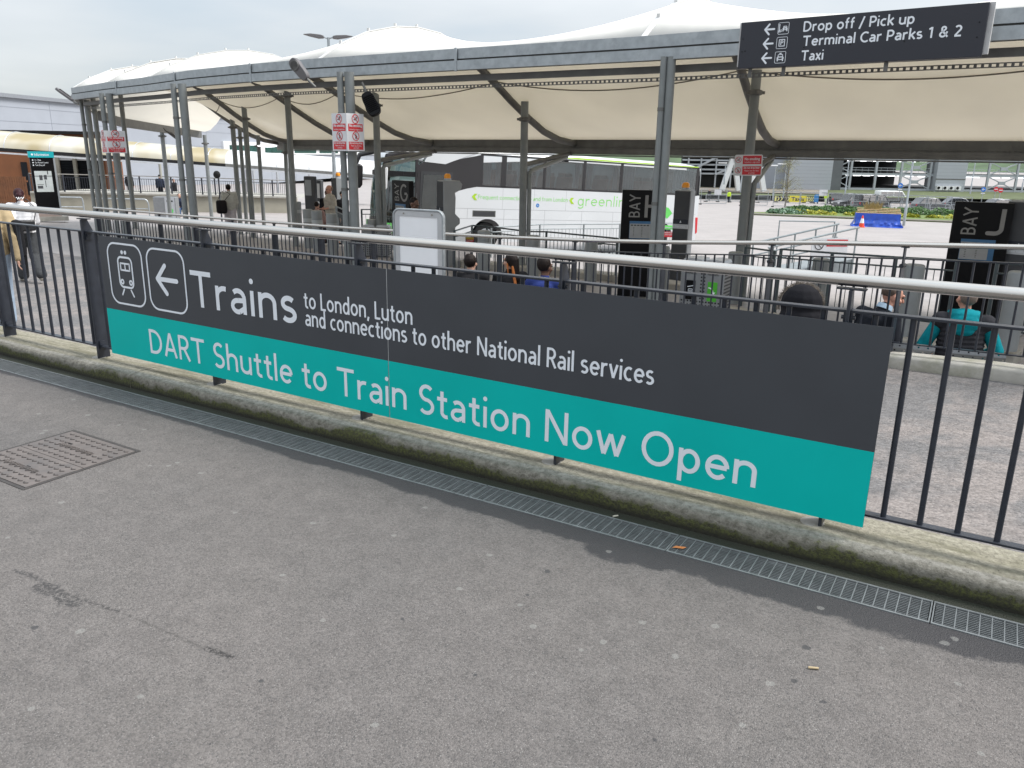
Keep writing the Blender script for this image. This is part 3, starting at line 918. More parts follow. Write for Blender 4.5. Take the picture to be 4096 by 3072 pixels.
for q in PX[:-1]:
    if not near(q + .6): 
        continue
    if rail0 is None:
        r = MB()
        r.box((BW / 2, 3.362, TOPZ - .005), (BW - .03, .045, .010))
        rail0 = r.build('top_rail', m_navy, fence, bevel=.0015)
        r = MB(); r.box((BW / 2, 3.362, BOTZ - .005), (BW - .03, .045, .010)); r.build('bottom_rail', m_navy, rail0, bevel=.0015)
        b = MB(); b.tube([(0, 3.362, BOTZ), (0, 3.362, TOPZ - .01)], .0115, 10)
        bal0 = b.build('baluster', m_navy, rail0)
        balx = [(k + .72) * BW / (nb + .44) for k in range(nb)]
        bal0.location = (balx[0], 0, 0)
        for k in range(1, nb):
            d = bal0.copy(); COL.objects.link(d); d.location = (balx[k], 0, 0)
        rail0.location = (q, 0, 0)
    else:
        c = rail0.copy(); COL.objects.link(c); c.location = (q, 0, 0)
        for g in list(rail0.children):
            d = g.copy(); COL.objects.link(d); d.parent = c
# panels out of the frame keep rails and bars as one mesh each
for q in PX[:-1]:
    if near(q + .6): continue
    r = MB()
    r.box((q + BW / 2, 3.362, TOPZ - .005), (BW - .03, .045, .010)); r.box((q + BW / 2, 3.362, BOTZ - .005), (BW - .03, .045, .010))
    for k in range(nb):
        x_ = q + (k + .72) * BW / (nb + .44); r.tube([(x_, 3.362, BOTZ), (x_, 3.362, TOPZ - .01)], .0115, 6)
    r.build('rail_panel', m_navy, fence)

# ------------------------------------------------------------------ the train sign
SROT = rad(-.5)
SW, SH = 5.02, .832
sg = thing('train_sign', 'long charcoal and green two-panel sign for trains and the shuttle, fixed to the railing', 'sign', (-5.315, 3.296, .182), rot=(0, -SROT * 1.0, 0))
sg.rotation_euler = (0, rad(.32), 0)
SEAM = 2.548
for nm, a, b_ in (('panel', 0, SEAM - .002), ('panel', SEAM + .002, SW)):
    m = MB(); m.box2((a, 0, 0), (b_, .004, SH)); m.build(nm, m_signgrey, sg, local=True)
    m = MB(); m.box2((a + .0005, -.0012, 0.0005), (b_ - .0005, -.0004, .328)); m.build('green_band', m_teal, sg, local=True)
m = MB(); m.box2((SEAM - .0018, .0005, .0), (SEAM + .0018, .0035, SH)); m.build('joint_strip', M('pale_panel_edge', (.45, .46, .46), .5), sg, local=True)
def L(x, z):      # sign coordinates from world x,z measured in the sign plane
    return x + 5.315, z - .182 + (x + 5.315) * .0049
def line(txt, xa, xb, z, cap, bold=.0):
    x0_, z0_ = L(xa, z)
    m = MB(); m.mono(txt, x0_, z0_, xb - xa, cap, -.0016, bold)
    return m.build('lettering', m_letter, sg, local=True, smooth=0)
line('Trains', -4.377, -3.451, .6265, .229, .135)
line('to London, Luton', -3.384, -2.596, .7235, .098, .126)
line('and connections to other National Rail services', -3.380, -1.234, .620, .098, .126)
line('DART Shuttle to Train Station Now Open', -4.865, -.737, .2475, .167, .126)
_SK = [0]
def rrect(m, x0_, z0_, x1_, z1_, r_, t_, y0_=-.0024, y1_=-.0016, n=8):
    _SK[0] += 1; y0_ -= (_SK[0] % 9) * .00012
    def ringp(o_):
        pts = []
        for cx, cz, a0 in ((x1_ - r_, z0_ + r_, -90), (x1_ - r_, z1_ - r_, 0), (x0_ + r_, z1_ - r_, 90), (x0_ + r_, z0_ + r_, 180)):
            for k in range(n + 1):
                a = rad(a0 + 90 * k / n); pts.append((cx + (r_ - o_) * math.cos(a), cz + (r_ - o_) * math.sin(a)))
        return pts
    A, B = ringp(0), ringp(t_); k = len(A)
    vs_ = [(p[0], y0_, p[1]) for p in A] + [(p[0], y0_, p[1]) for p in B] + [(p[0], y1_, p[1]) for p in A] + [(p[0], y1_, p[1]) for p in B]
    fs_ = []
    for i in range(k):
        j = (i + 1) % k
        fs_ += [(i, j, k + j, k + i), (2 * k + i, i + 3 * k, j + 3 * k, 2 * k + j), (i, 2 * k + i, 2 * k + j, j), (k + i, k + j, 3 * k + j, 3 * k + i)]
    m.add(vs_, fs_)
def stroke(m, p, q, t_, y0_=-.0024, y1_=-.0016, round_=True):
    _SK[0] += 1; y0_ -= (_SK[0] % 9) * .00012
    p, q = Vector((p[0], p[1])), Vector((q[0], q[1])); d = (q - p).normalized(); s = Vector((-d.y, d.x)) * t_ / 2
    poly = []
    if round_:
        a0 = math.atan2(s.y, s.x)
        for k in range(7):
            a = a0 - PI * k / 6; poly.append((q.x + math.cos(a) * t_ / 2, q.y + math.sin(a) * t_ / 2))
        for k in range(7):
            a = a0 + PI - PI * k / 6; poly.append((p.x + math.cos(a) * t_ / 2, p.y + math.sin(a) * t_ / 2))
    else:
        poly = [tuple(q + s), tuple(q - s), tuple(p - s), tuple(p + s)]
    m.prism(poly, y0_, y1_, 'y')
def ringd(m, cx, cz, ro, ri, y0_=-.0024, y1_=-.0016, n=20):
    rrect(m, cx - ro, cz - ro, cx + ro, cz + ro, ro, ro - ri, y0_, y1_, max(3, n // 4))
def disc(m, cx, cz, r_, y0_=-.0024, y1_=-.0016, n=14):
    _SK[0] += 1
    m.prism([(cx + r_ * math.cos(2 * PI * k / n), cz + r_ * math.sin(2 * PI * k / n)) for k in range(n)], y0_ - (_SK[0] % 9) * .00012, y1_, 'y')
ic = MB()
ax, az = L(-5.232, .5565); bx = ax + .381; bz = az + .424
rrect(ic, ax, az, bx, bz, .085, .0125)
cx = (ax + bx) / 2
rrect(ic, cx - .085, az + .118, cx + .078, az + .335, .042, .0135)
rrect(ic, cx - .058, az + .235, cx + .050, az + .292, .006, .0115)
stroke(ic, (cx - .004, az + .242), (cx - .004, az + .286), .010)
ringd(ic, cx - .050, az + .160, .0195, .008); ringd(ic, cx + .043, az + .160, .0195, .008)
disc(ic, cx - .022, az + .362, .0135); disc(ic, cx + .014, az + .362, .0135)
stroke(ic, (cx - .040, az + .108), (cx - .064, az + .070), .0125); stroke(ic, (cx + .036, az + .108), (cx + .062, az + .068), .0125)
ic.build('train_pictogram', m_letter, sg, local=True, smooth=0)
ic = MB()
ax, az = L(-4.808, .558); bx = ax + .386; bz = az + .416
rrect(ic, ax, az, bx, bz, .085, .0125)
zc_ = az + .214
stroke(ic, (ax + .10, zc_), (ax + .295, zc_), .030); stroke(ic, (ax + .098, zc_), (ax + .185, zc_ + .092), .030); stroke(ic, (ax + .098, zc_), (ax + .185, zc_ - .092), .030)
ic.build('arrow_pictogram', m_letter, sg, local=True, smooth=0)
# ------------------------------------------------------------------ bus station canopy
# plan of the fascia (front edge, soffit height 2.88) and of the rear beam (top 1.95)
FAS = [(9.0, 10.5), (1.7, 10.93), (-1.5, 11.13), (-4.75, 11.42), (-8.0, 11.5), (-11.2, 11.64), (-13.4, 11.86), (-15.6, 12.25), (-18.0, 12.95), (-20.7, 13.6), (-23.5, 14.4), (-26.5, 16.4)]
REA = [(8.4, 16.9), (1.4, 17.25), (-1.4, 17.45), (-4.26, 17.67), (-6.8, 18.0), (-9.33, 18.4), (-11.2, 18.8), (-12.9, 19.2), (-14.6, 19.65), (-17.74, 20.43), (-22.27, 21.6), (-25.33, 23.76)]
# (entries 1,3,5,8,9... odd ones carry ribs)
PROF = [(0, 3.20), (.45, 3.50), (1.05, 3.78), (1.65, 3.93), (2.15, 3.97), (2.7, 3.92), (3.3, 3.70), (3.8, 3.42), (4.25, 3.12), (4.65, 2.83), (5.2, 2.47), (5.7, 2.19), (6.2, 2.02), (6.75, 1.94)]
LOW = [(0, 3.20), (.45, 3.31), (1.05, 3.42), (1.65, 3.48), (2.15, 3.47), (2.7, 3.41), (3.3, 3.26), (3.8, 3.07), (4.25, 2.86), (4.65, 2.64), (5.2, 2.36), (5.7, 2.14), (6.2, 2.0), (6.75, 1.94)]
canopy = thing('bus_station_canopy', 'long white tensile canopy on grey columns over the bus bays', 'canopy', (-8, 14, -1))
def fr_pt(P, t):
    t = max(0, min(len(P) - 1.0001, t)); i = int(t); f_ = t - i
    a, b_ = Vector(P[i]), Vector(P[i + 1]); return a.lerp(b_, f_)
def roof_pt(t, k, blend):
    """t along the canopy, k index into the profile"""
    w_ = PROF[k][0] / 6.75
    f_, r_ = fr_pt(FAS, t), fr_pt(REA, t)
    p = f_.lerp(r_, w_)
    z = PROF[k][1] * blend + LOW[k][1] * (1 - blend)
    return Vector((p.x, p.y, z))
RIBS = [1.0, 3.0, 5.0, 8.0, 9.0, 10.0, 10.999]
RIBALL = [-.9] + RIBS
def blend_at(t):
    for a, b_ in zip(RIBALL, RIBALL[1:]):
        if a <= t <= b_:
            q = (t - a) / (b_ - a)
            bl = abs(2 * q - 1) ** 1.9
            return bl
    return 0
TT = [i * .1 for i in range(0, 110)] + [10.999]
rows = []
for t in TT:
    bl = blend_at(t)
    rows.append([roof_pt(t, k, bl) for k in range(len(PROF))])
mb = MB(); mb.grid(rows)
m_roof = Mfoil('tent_membrane', (.90, .895, .87), .34, .5)
roof = mb.build('roof_membrane', m_roof, canopy, smooth=80)
so_ = roof.modifiers.new('Solidify', 'SOLIDIFY'); so_.thickness = .006; so_.offset = 1
# cable seams across the underside
for k in (8,):
    c = MB(); pts = []
    for t in TT:
        p = roof_pt(t, k, blend_at(t)); pts.append(p + Vector((0, 0, -.016)))
    c.tube(pts, .012, 6); c.build('edge_cable', M('dark_cable', (.16, .145, .12), .7), canopy)
# ribs: curved steel tubes under the membrane, welt strips with clamps above it
m_welt = M('welt_strip', (.62, .62, .61), .5, 0, .04, 4)
for t in RIBS:
    pts = [roof_pt(t, k, 1) + Vector((0, 0, -.09)) for k in range(len(PROF))]
    fine_ = []
    for a, b_ in zip(pts, pts[1:]):
        fine_ += [a, a.lerp(b_, .5)]
    fine_.append(pts[-1])
    r = MB(); r.tube(fine_, .078, 14); r.build('rib', m_coldark, canopy)
    wl = MB(); up_ = [roof_pt(t, k, 1) + Vector((0, 0, .012)) for k in range(0, 9)]
    for a, b_ in zip(up_, up_[1:]): wl.beam(a, b_, .09, .02)
    for k in (1, 2, 3, 4, 6): wl.box(up_[k] + Vector((0, 0, .03)), (.05, .03, .05))
    wl.build('welt_strip', m_welt, canopy)
# fascia: two folded galvanised channels with a shadow gap
def run(name, path, zoff, wd, ht, mat, inset=0.0, bevel=0.0, parent=None):
    m = MB(); n = len(path); L_, R_ = [], []
    for i, p in enumerate(path):
        a = Vector(path[max(i - 1, 0)]); b_ = Vector(path[min(i + 1, n - 1)])
        d = (b_ - a).normalized(); nn = Vector((-d.y, d.x))
        if nn.y < 0: nn = -nn
        q = Vector(p) + nn * inset
        L_.append(q - nn * wd / 2); R_.append(q + nn * wd / 2)
    z0_, z1_ = zoff - ht / 2, zoff + ht / 2
    rows = [[(p.x, p.y, z0_), (p.x, p.y, z1_), (q.x, q.y, z1_), (q.x, q.y, z0_), (p.x, p.y, z0_)] for p, q in zip(L_, R_)]
    m.grid(rows)
    m.add(rows[0][:4], [(0, 1, 2, 3)]); m.add(rows[-1][:4], [(3, 2, 1, 0)])
    return m.build(name, mat, parent or canopy, bevel=bevel)
WP = [atd(*q) for q in ((395, 455, 27), (482, 482, 29), (640, 508, 33), (800, 533, 38))]
ENDF = [(-26.5, 16.4)] + [(q.x, q.y) for q in WP[:1]]
run('fascia', FAS, 3.135, .05, .155, m_galv, -.03)
run('fascia', FAS, 2.958, .075, .145, m_galv, -.04)
run('gutter', FAS, 3.02, .12, .26, m_coldark, .05)
run('fascia', ENDF, 3.12, .05, .17, m_galv, 0)
run('fascia', ENDF, 2.96, .08, .15, m_galv, 0)
for t in (.5, 2.2, 4.0, 5.9, 7.3, 8.7):
    p = fr_pt(FAS, t); q = fr_pt(FAS, t + .02); d = (q - p).normalized()
    m = MB(); m.box((p.x - d.y * 0, p.y - .075, 3.045), (.05, .02, .36), math.atan2(d.y, d.x)); m.build('joint_plate', m_galv, canopy, bevel=.004)
# cap over the far rounded end, hung between the last rib and a straight edge beam
m = MB()
prof_ = [roof_pt(10.999, k, 1) for k in range(0, 10)]
edge = []
for k in range(10):
    f_ = k / 9 * (len(WP) - 1.001); i = int(f_); edge.append(WP[i].lerp(WP[i + 1], f_ - i) + Vector((0, 0, .1)))
m.grid([[a.lerp(b_, s_) - Vector((0, 0, .25 * math.sin(PI * s_))) for a, b_ in zip(prof_, edge)] for s_ in (0, .25, .5, .75, 1)])
m.build('roof_membrane', m_roof, canopy, smooth=80)
eb = MB()
for a, b_ in zip(WP, WP[1:]): eb.beam(a - Vector((0, 0, .06)), b_ - Vector((0, 0, .06)), .16, .30)
eb.build('edge_beam', m_coldark, canopy)
# cable trays and purlins along the columns
run('purlin', FAS, 2.79, .09, .095, m_coldark, .26)
def tray(path, z, inset, name='cable_tray', ht=.055, pitch=.075, upto=120):
    m = MB(); pts = []
    n = len(path)
    # resample
    P = []
    for i in range(n - 1):
        a, b_ = Vector(path[i]), Vector(path[i + 1]); L_ = (b_ - a).length; k = max(1, int(L_ / pitch))
        d = (b_ - a) / k
        for j in range(k): P.append((a + d * j, d.normalized()))
    for (p, d) in P:
        nn = Vector((-d.y, d.x)); nn = nn if nn.y > 0 else -nn
        q = p + nn * inset
        m.beam((q.x - d.x * pitch * .22, q.y - d.y * pitch * .22, z), (q.x + d.x * pitch * .22, q.y + d.y * pitch * .22, z), .004, ht)
    for dz in (-ht / 2 + .006, ht / 2 - .006):
        Q = []
        for (p, d) in P[::8] + [P[-1]]:
            nn = Vector((-d.y, d.x)); nn = nn if nn.y > 0 else -nn
            Q.append(p + nn * inset)
        for a, b_ in zip(Q, Q[1:]): m.beam((a.x, a.y, z + dz), (b_.x, b_.y, z + dz), .005, .013)
    return m.build(name, m_coldark, canopy)
tray(FAS, 2.665, .34)
# rear beam, gutter and trays
run('rear_beam', REA, 1.87, .12, .18, m_coldark, .05)
run('rear_gutter', REA, 1.665, .16, .13, m_coldark, .03)
run('tray_backing', REA, 1.757, .04, .066, m_coldark, .03)
tray(REA, 1.757, -.04, 'cable_tray', .05, .09)
run('conduit', REA, 1.575, .03, .03, m_coldark, -.02)
# columns
def column(p, zt, r, name='column', zb=None):
    zb = zC(p.y) - .05 if zb is None else zb
    m = MB(); m.cyl((p.x, p.y, zb), r, zt - zb, 20)
    m.cyl((p.x, p.y, zb), r * 1.5, .07, 20)
    return m.build(name, m_col, canopy)
def pipe(pts, r, name='drainpipe'):
    m = MB(); m.tube(pts, r, 14)
    for p in pts[-1:]: pass
    return m.build(name, m_col, canopy)
front_cols = [(2662, 600, 11.45, .064, .105), (1408, 600, 14.35, .085, .16), (752, 600, 17.5, .085, .19), (458, 560, 20.9, .088, .2), (366, 560, 24.0, .08, .17)]
for (u, v, d, r, po) in front_cols:
    p = atd(u, v, d); column(Vector((p.x, p.y)), 2.92, r)
    # drainpipe to the left of it, clipped on
    q = Vector((p.x, p.y)) - Vector((RIGHT.x, RIGHT.y)) * (po)
    zb = zC(q.y)
    pp_ = MB(); rr_ = r * .68
    pp_.tube([(q.x, q.y, zb), (q.x, q.y, 2.92)], rr_, 14); pp_.build('drainpipe', m_col, canopy)
    cl = MB()
    for z_ in (.9, 2.2):
        cl.tube([(q.x, q.y, z_), (q.x, q.y, z_ + .05)], rr_ * 1.12, 14); cl.beam((q.x, q.y, z_ + .025), (p.x, p.y, z_ + .025), .03, .03)
    cl.build('pipe_clip', m_coldark, canopy)
rear_cols = [(2995, 640, 14.6, .085, True), (2094, 700, 18.3, .085, True), (1512, 700, 20.6, .085, True), (1168, 700, 22.8, .085, False), (996, 700, 26.0, .085, False), (946, 700, 29.0, .085, False),
             (655, 600, 34.0, .085, False), (518, 700, 27.5, .075, False), (402, 640, 26.0, .075, False), (1150, 750, 29.0, .07, False), (1046, 750, 29.5, .07, False), (972, 700, 30.0, .07, False), (832, 700, 38.0, .085, False)]
for (u, v, d, r, br) in rear_cols:
    p = atd(u, v, d); pv = Vector((p.x, p.y))
    # height of the rib or beam it carries
    best = None
    for k in range(0, 110):
        t = k * .1
        f_, e_ = fr_pt(FAS, t), fr_pt(REA, t)
        for j in range(0, 27):
            w_ = j / 26; q = f_.lerp(e_, w_); dd = (q - pv).length
            if best is None or dd < best[0]: best = (dd, t, w_)
    tt = min(RIBS, key=lambda a: abs(a - best[1]))
    z = interp(best[2] * 6.75, [a for a, _ in PROF], [b_ for _, b_ in PROF]) - .10
    if best[0] > .6: z = {655: 2.45, 518: 2.2, 402: 2.6, 832: 2.2}.get(u, 1.9)
    column(pv, z, r)
    cl = MB(); zc_ = z - .38; cl.lathe((p.x, p.y, zc_), [(r * 1.02, -.05), (r * 1.5, -.035), (r * 1.5, .035), (r * 1.02, .05)], 16)
    for a in (0, 90, 180, 270): cl.box((p.x + math.cos(rad(a + 31)) * r * 1.6, p.y + math.sin(rad(a + 31)) * r * 1.6, zc_), (.07, .05, .05), rad(a + 31))
    cl.build('collar', m_coldark, canopy)
    if br:
        goal = {2995: 3092, 2094: 2282, 1512: 1742}[u]
        tb_ = min([k * .02 for k in range(0, 545)], key=lambda q: abs((lambda P: 2048 + F * (P - CAM).dot(RIGHT) / (P - CAM).dot(FWD))(Vector((*fr_pt(REA, q), 1.6))) - goal))
        e_ = fr_pt(REA, tb_)
        rr2 = Vector((RIGHT.x, RIGHT.y)).normalized()
        q = pv + rr2 * .14
        zt = zat(u, {2995: 722, 2094: 682, 1512: 662}[u], p)
        m = MB(); m.tube([(q.x, q.y, zC(q.y)), (q.x, q.y, zt - .05), (q.x + .03, q.y + .03, zt), (q.x + (e_.x - q.x) * .9, q.y + (e_.y - q.y) * .9, 1.53)], .05, 12); m.build('drainpipe', m_col, canopy)
        m = MB(); m.tube([(pv.x, pv.y, zt + .12), (e_.x, e_.y, 1.62)], .055, 12); m.build('brace', m_coldark, canopy)
# second row of station posts deeper in the curve
# lamps fixed to the fascia
m_lamp = M('lamp_grey_body', (.13, .125, .13), .5, .2, .08, 6)
m_lens = M('lamp_lens', (.42, .39, .37), .3, 0, .05, 9)
def floodlight(name, lab, p, arm, back, ln, wd, mat, lens=True, th=.10):
    """arm: direction towards the bracket; back: direction the finned back faces"""
    yv = Vector(arm).normalized(); zv = Vector(back); zv = (zv - yv * zv.dot(yv)).normalized(); xv = yv.cross(zv)
    t = thing(name, lab, 'floodlight', p); t.rotation_euler = Matrix((xv, yv, zv)).transposed().to_euler()
    m = MB(); pts = []
    for k in range(24):
        a = 2 * PI * k / 24
        pts.append((wd / 2 * math.copysign(abs(math.cos(a)) ** .6, math.cos(a)) * (1 if math.sin(a) < 0 else .86), ln / 2 * math.copysign(abs(math.sin(a)) ** .7, math.sin(a))))
    m.prism(pts, -th / 2, th / 2, 'z'); m.build('housing', mat, t, local=True, bevel=.012)
    if lens:
        m = MB(); m.cyl((0, -ln * .20, -th / 2 - .014), wd * .36, .016, 24); m.build('lens', m_lens, t, local=True)
        m = MB(); m.lathe((0, -ln * .20, -th / 2 - .020), [(wd * .43, 0), (wd * .43, .022), (wd * .37, .022), (wd * .37, 0)], 24); m.build('lens_ring', m_coldark, t, local=True)
    f_ = MB()
    for k in range(9): f_.box((0, -ln * .3 + k * ln * .075, th / 2 + .012), (wd * .7, .008, .03))
    f_.build('cooling_fins', mat, t, local=True)
    m = MB(); m.tube([(0, ln * .38, 0), (wd * .1, ln * .38 + .14, -.02), (wd * .1, ln * .38 + .24, .02)], .022, 10); m.build('bracket', m_coldark, t, local=True)
    return t
p = atd(1198, 278, 13.9)
floodlight('floodlight', 'grey floodlight tilted up on the canopy fascia above the no smoking boards', p, RIGHT * .62 + DOWN * .78, FWD * .8 + RIGHT * .55, .44, .20, m_lamp)
p = atd(1484, 416, 14.0)
floodlight('floodlight', 'black floodlight hanging under the canopy beside the no smoking boards', p, RIGHT * -.45 - DOWN * .9, FWD * -1.0, .44, .26, m_black, False)
p = atd(258, 378, 22.5)
floodlight('floodlight', 'finned grey floodlight at the far left tip of the canopy', p, Vector((.70, .42, -.60)), Vector((0, 0, 1)), .55, .14, m_lamp, False, .07)
p = atd(695, 545, 27)
floodlight('floodlight', 'small finned floodlight under the far rounded end of the canopy', p, Vector((-.70, -.42, .60)), Vector((0, 0, 1)), .45, .12, m_lamp, False, .07)
# oval light panel under the far beam
p = atd(1068, 584, 26.5); m = MB(); m.ell((0, 0, 0), (.42, .2, .045)); o = m.build('oval_lamp', Memit('lit_diffuser', (.9, .92, .95), .6)); o.location = (p.x, p.y, p.z); tag(o, 'oval white lamp lit under the far beam of the canopy', 'lamp')

# ------------------------------------------------------------------ hanging direction sign
hs = thing('direction_sign', 'black overhead sign for drop off, car parks and taxi on the fascia', 'sign', (-3.22, 10.89, 2.685), math.atan2(-.27, 2.72))
HW, HH = 2.75, .545
m = MB(); m.box2((0, 0, 0), (HW, .05, HH)); m.build('panel', M('blue_black_panel', (.018, .020, .030), .42, 0, .05, 3), hs, local=True, bevel=.004)
m = MB(); m.box2((-.035, .052, .03), (HW + .05, .10, HH + .005)); m.build('tray_back', M('pale_back_tray', (.5, .5, .5), .5), hs, local=True)
fx = .0
for txt, x_, w_, z_ in (('Drop off / Pick up', .79, 1.235, .385), ('Terminal Car Parks 1 & 2', .80, 1.72, .222), ('Taxi', .80, .262, .056)):
    m = MB(); m.mono(txt, x_, z_, w_, .113, -.0012, .165); m.build('lettering', m_letter, hs, local=True, smooth=0)
for i, z_ in enumerate((.44, .275, .108)):
    a = MB(); x_ = .315 - i * .002
    stroke(a, (x_, z_), (x_ + .115, z_), .022, -.003, -.001); stroke(a, (x_, z_), (x_ + .052, z_ + .058), .022, -.003, -.001); stroke(a, (x_, z_), (x_ + .052, z_ - .058), .022, -.003, -.001)
    a.build('arrow', m_letter, hs, local=True, smooth=0)
    b_ = MB(); bx_ = .545 - i * .003; s_ = .068
    rrect(b_, bx_ - s_, z_ - s_, bx_ + s_, z_ + s_, .018, .005, -.003, -.001)
    if i == 1:
        rrect(b_, bx_ - .038, z_ - .042, bx_ + .038, z_ + .042, .008, .009, -.003, -.001)
        b_.text('P', bx_ - .017, z_ - .024, .036, .05, -.001, .01, .001)
    else:
        ox = .02 if i == 0 else 0; sc_ = .72 if i == 0 else 1
        rrect(b_, bx_ + ox - .042 * sc_, z_ - .03 * sc_, bx_ + ox + .042 * sc_, z_ + .008 * sc_, .012 * sc_, .009, -.003, -.001)
        rrect(b_, bx_ + ox - .032 * sc_, z_ + .002, bx_ + ox + .032 * sc_, z_ + .036 * sc_, .012 * sc_, .008, -.003, -.001)
        for s2 in (-1, 1):
            disc(b_, bx_ + ox + s2 * .027 * sc_, z_ - .011 * sc_, .007, -.003, -.001); b_.box((bx_ + ox + s2 * .033 * sc_, -.002, z_ - .036 * sc_), (.013, .002, .018))
        if i == 2: b_.box((bx_, -.002, z_ + .046), (.026, .002, .012))
        else:
            stroke(b_, (bx_ - .050, z_ + .03), (bx_ - .050, z_ - .012), .010, -.003, -.001); stroke(b_, (bx_ - .050, z_ - .01), (bx_ - .058, z_ - .042), .008, -.003, -.001)
            stroke(b_, (bx_ - .050, z_ - .01), (bx_ - .040, z_ - .042), .008, -.003, -.001); disc(b_, bx_ - .050, z_ + .042, .008, -.003, -.001); rrect(b_, bx_ - .036, z_ - .038, bx_ - .018, z_ - .012, .004, .005, -.003, -.001)
    b_.build('pictogram', m_letter, hs, local=True, smooth=0)
for x_ in (.04, .08, .82, 1.36, 1.95, 2.68):
    for z_ in (.20, .35) if x_ in (.04, 2.68) else (.205,):
        m = MB(); m.tube([(x_, -.006, z_), (x_, 0, z_)], .007, 8); m.build('screw', m_black, hs, local=True)
for x_ in (.12, .55, 1.75):
    m = MB(); m.box2((x_, .06, -.10), (x_ + .045, .075, .03)); m.build('bracket', m_coldark, hs, local=True)
    m = MB(); m.box2((x_, .10, .22), (x_ + .05, .50, .26)); m.build('arm', m_coldark, hs, local=True)

# ------------------------------------------------------------------ no smoking boards on the columns
def ban(m, cx, cz, r_, kind):
    m.cur = 1
    ringd(m, cx, cz, r_, r_ * .84, -.004, -.002)
    stroke(m, (cx - r_ * .62, cz + r_ * .62), (cx + r_ * .62, cz - r_ * .62), r_ * .14, -.004, -.002, False)
    m.cur = 2
    if kind:
        stroke(m, (cx - r_ * .5, cz - r_ * .15), (cx + r_ * .35, cz - r_ * .15), r_ * .16, -.0035, -.0022, False)
        for k in range(3): stroke(m, (cx + r_ * (.1 + .17 * k), cz), (cx + r_ * (.2 + .15 * k), cz + r_ * .5), r_ * .08, -.0035, -.0022, False)
    else:
        disc(m, cx, cz + r_ * .48, r_ * .13, -.0035, -.0022); stroke(m, (cx, cz + r_ * .3), (cx, cz - r_ * .15), r_ * .2, -.0035, -.0022, False)
        stroke(m, (cx, cz - r_ * .1), (cx - r_ * .28, cz - r_ * .6), r_ * .12, -.0035, -.0022, False); stroke(m, (cx, cz - r_ * .1), (cx + r_ * .22, cz - r_ * .6), r_ * .12, -.0035, -.0022, False)
        stroke(m, (cx, cz + r_ * .2), (cx + r_ * .4, cz - r_ * .1), r_ * .1, -.0035, -.0022, False)
m_ink = M('black_ink', (.03, .03, .032), .5)
def tallboard(par, w_, h_, mtx):
    m = MB(mtx); m.box2((0, 0, 0), (w_, .012, h_)); m.build('board', m_board, par, local=True)
    g = MB(mtx); ban(g, w_ / 2, h_ * .855, w_ * .20, True); ban(g, w_ / 2, h_ * .40, w_ * .20, False)
    g.cur = 1
    g.box2((w_ * .08, -.003, h_ * .53), (w_ * .92, -.001, h_ * .725)); g.box2((w_ * .08, -.003, h_ * .04), (w_ * .92, -.001, h_ * .25))
    g.build('symbols', (m_board, m_red, m_ink), par, local=True, smooth=0)
    tx = MB(mtx)
    tx.text('No smoking', w_ / 2, h_ * .645, w_ * .74, .042, -.0035, .03, .001, 'C'); tx.text('Including e-cigarettes', w_ / 2, h_ * .56, w_ * .70, .022, -.0035, 0, .001, 'C')
    tx.text('Do not drop litter', w_ / 2, h_ * .19, w_ * .76, .032, -.0035, .02, .001, 'C'); tx.text('Please use the bins', w_ / 2, h_ * .125, w_ * .6, .024, -.0035, 0, .001, 'C'); tx.text('provided', w_ / 2, h_ * .07, w_ * .3, .022, -.0035, 0, .001, 'C')
    tx.build('lettering', m_board, par, local=True, smooth=0)
def vboard(lab, u, v0, v1, d, w_, aL, aR):
    p = atd(u, v1, d); h_ = zat(u, v0, p) - p.z
    t = thing('no_smoking_sign', lab, 'sign', (p.x, p.y, p.z), 0, 'no smoking signs on the columns')
    th = faceang(p)
    Rm = Matrix.Rotation(th + rad(aR), 4, 'Z')
    tallboard(t, w_, h_, Rm)
    Lm = Matrix.Rotation(th - rad(aL), 4, 'Z') @ Matrix.Translation(Vector((-w_, 0, 0)))
    tallboard(t, w_, h_, Lm)
vboard('folded pair of no smoking boards, red on white, on the middle twin column', 1391, 452, 604, 13.95, .40, 50, 42)
vboard('folded no smoking board on the leftmost cluster of columns, seen almost edge-on at its left', 430, 522, 612, 20.2, .46, 76, 8)
p = atd(2935, 703, 14.3); w_, h_ = .475, .36
t = thing('no_smoking_sign', 'wide no smoking board with two red boxes on the right column', 'sign', (p.x, p.y, p.z - .0), faceang(p, -4), 'no smoking signs on the columns')
t.rotation_euler = (0, rad(-1.5), faceang(p, -4))
m = MB(); rp_ = [(.02, 0), (w_ - .02, 0), (w_, .02), (w_, h_ - .02), (w_ - .02, h_), (.02, h_), (0, h_ - .02), (0, .02)]
m.prism(rp_, 0, .012, 'y'); m.build('board', m_board, t, local=True)
g = MB(); ban(g, .065, h_ * .76, .052, True); ban(g, .065, h_ * .26, .052, False); g.cur = 1
g.box2((.14, -.003, h_ * .55), (w_ - .018, -.001, h_ * .95)); g.box2((.14, -.003, h_ * .05), (w_ - .018, -.001, h_ * .45)); g.build('symbols', (m_board, m_red, m_ink), t, local=True, smooth=0)
tx = MB(); tx.text('No smoking', .30, h_ * .74, .26, .042, -.0035, .03, .001, 'C'); tx.text('Including e-cigarettes', .30, h_ * .62, .26, .022, -.0035, 0, .001, 'C')
tx.text('Do not drop litter', .30, h_ * .34, .27, .03, -.0035, .02, .001, 'C'); tx.text('Please use the bins', .30, h_ * .21, .24, .024, -.0035, 0, .001, 'C'); tx.text('provided', .30, h_ * .10, .1, .024, -.0035, 0, .001, 'C')
tx.build('lettering', m_board, t, local=True, smooth=0)
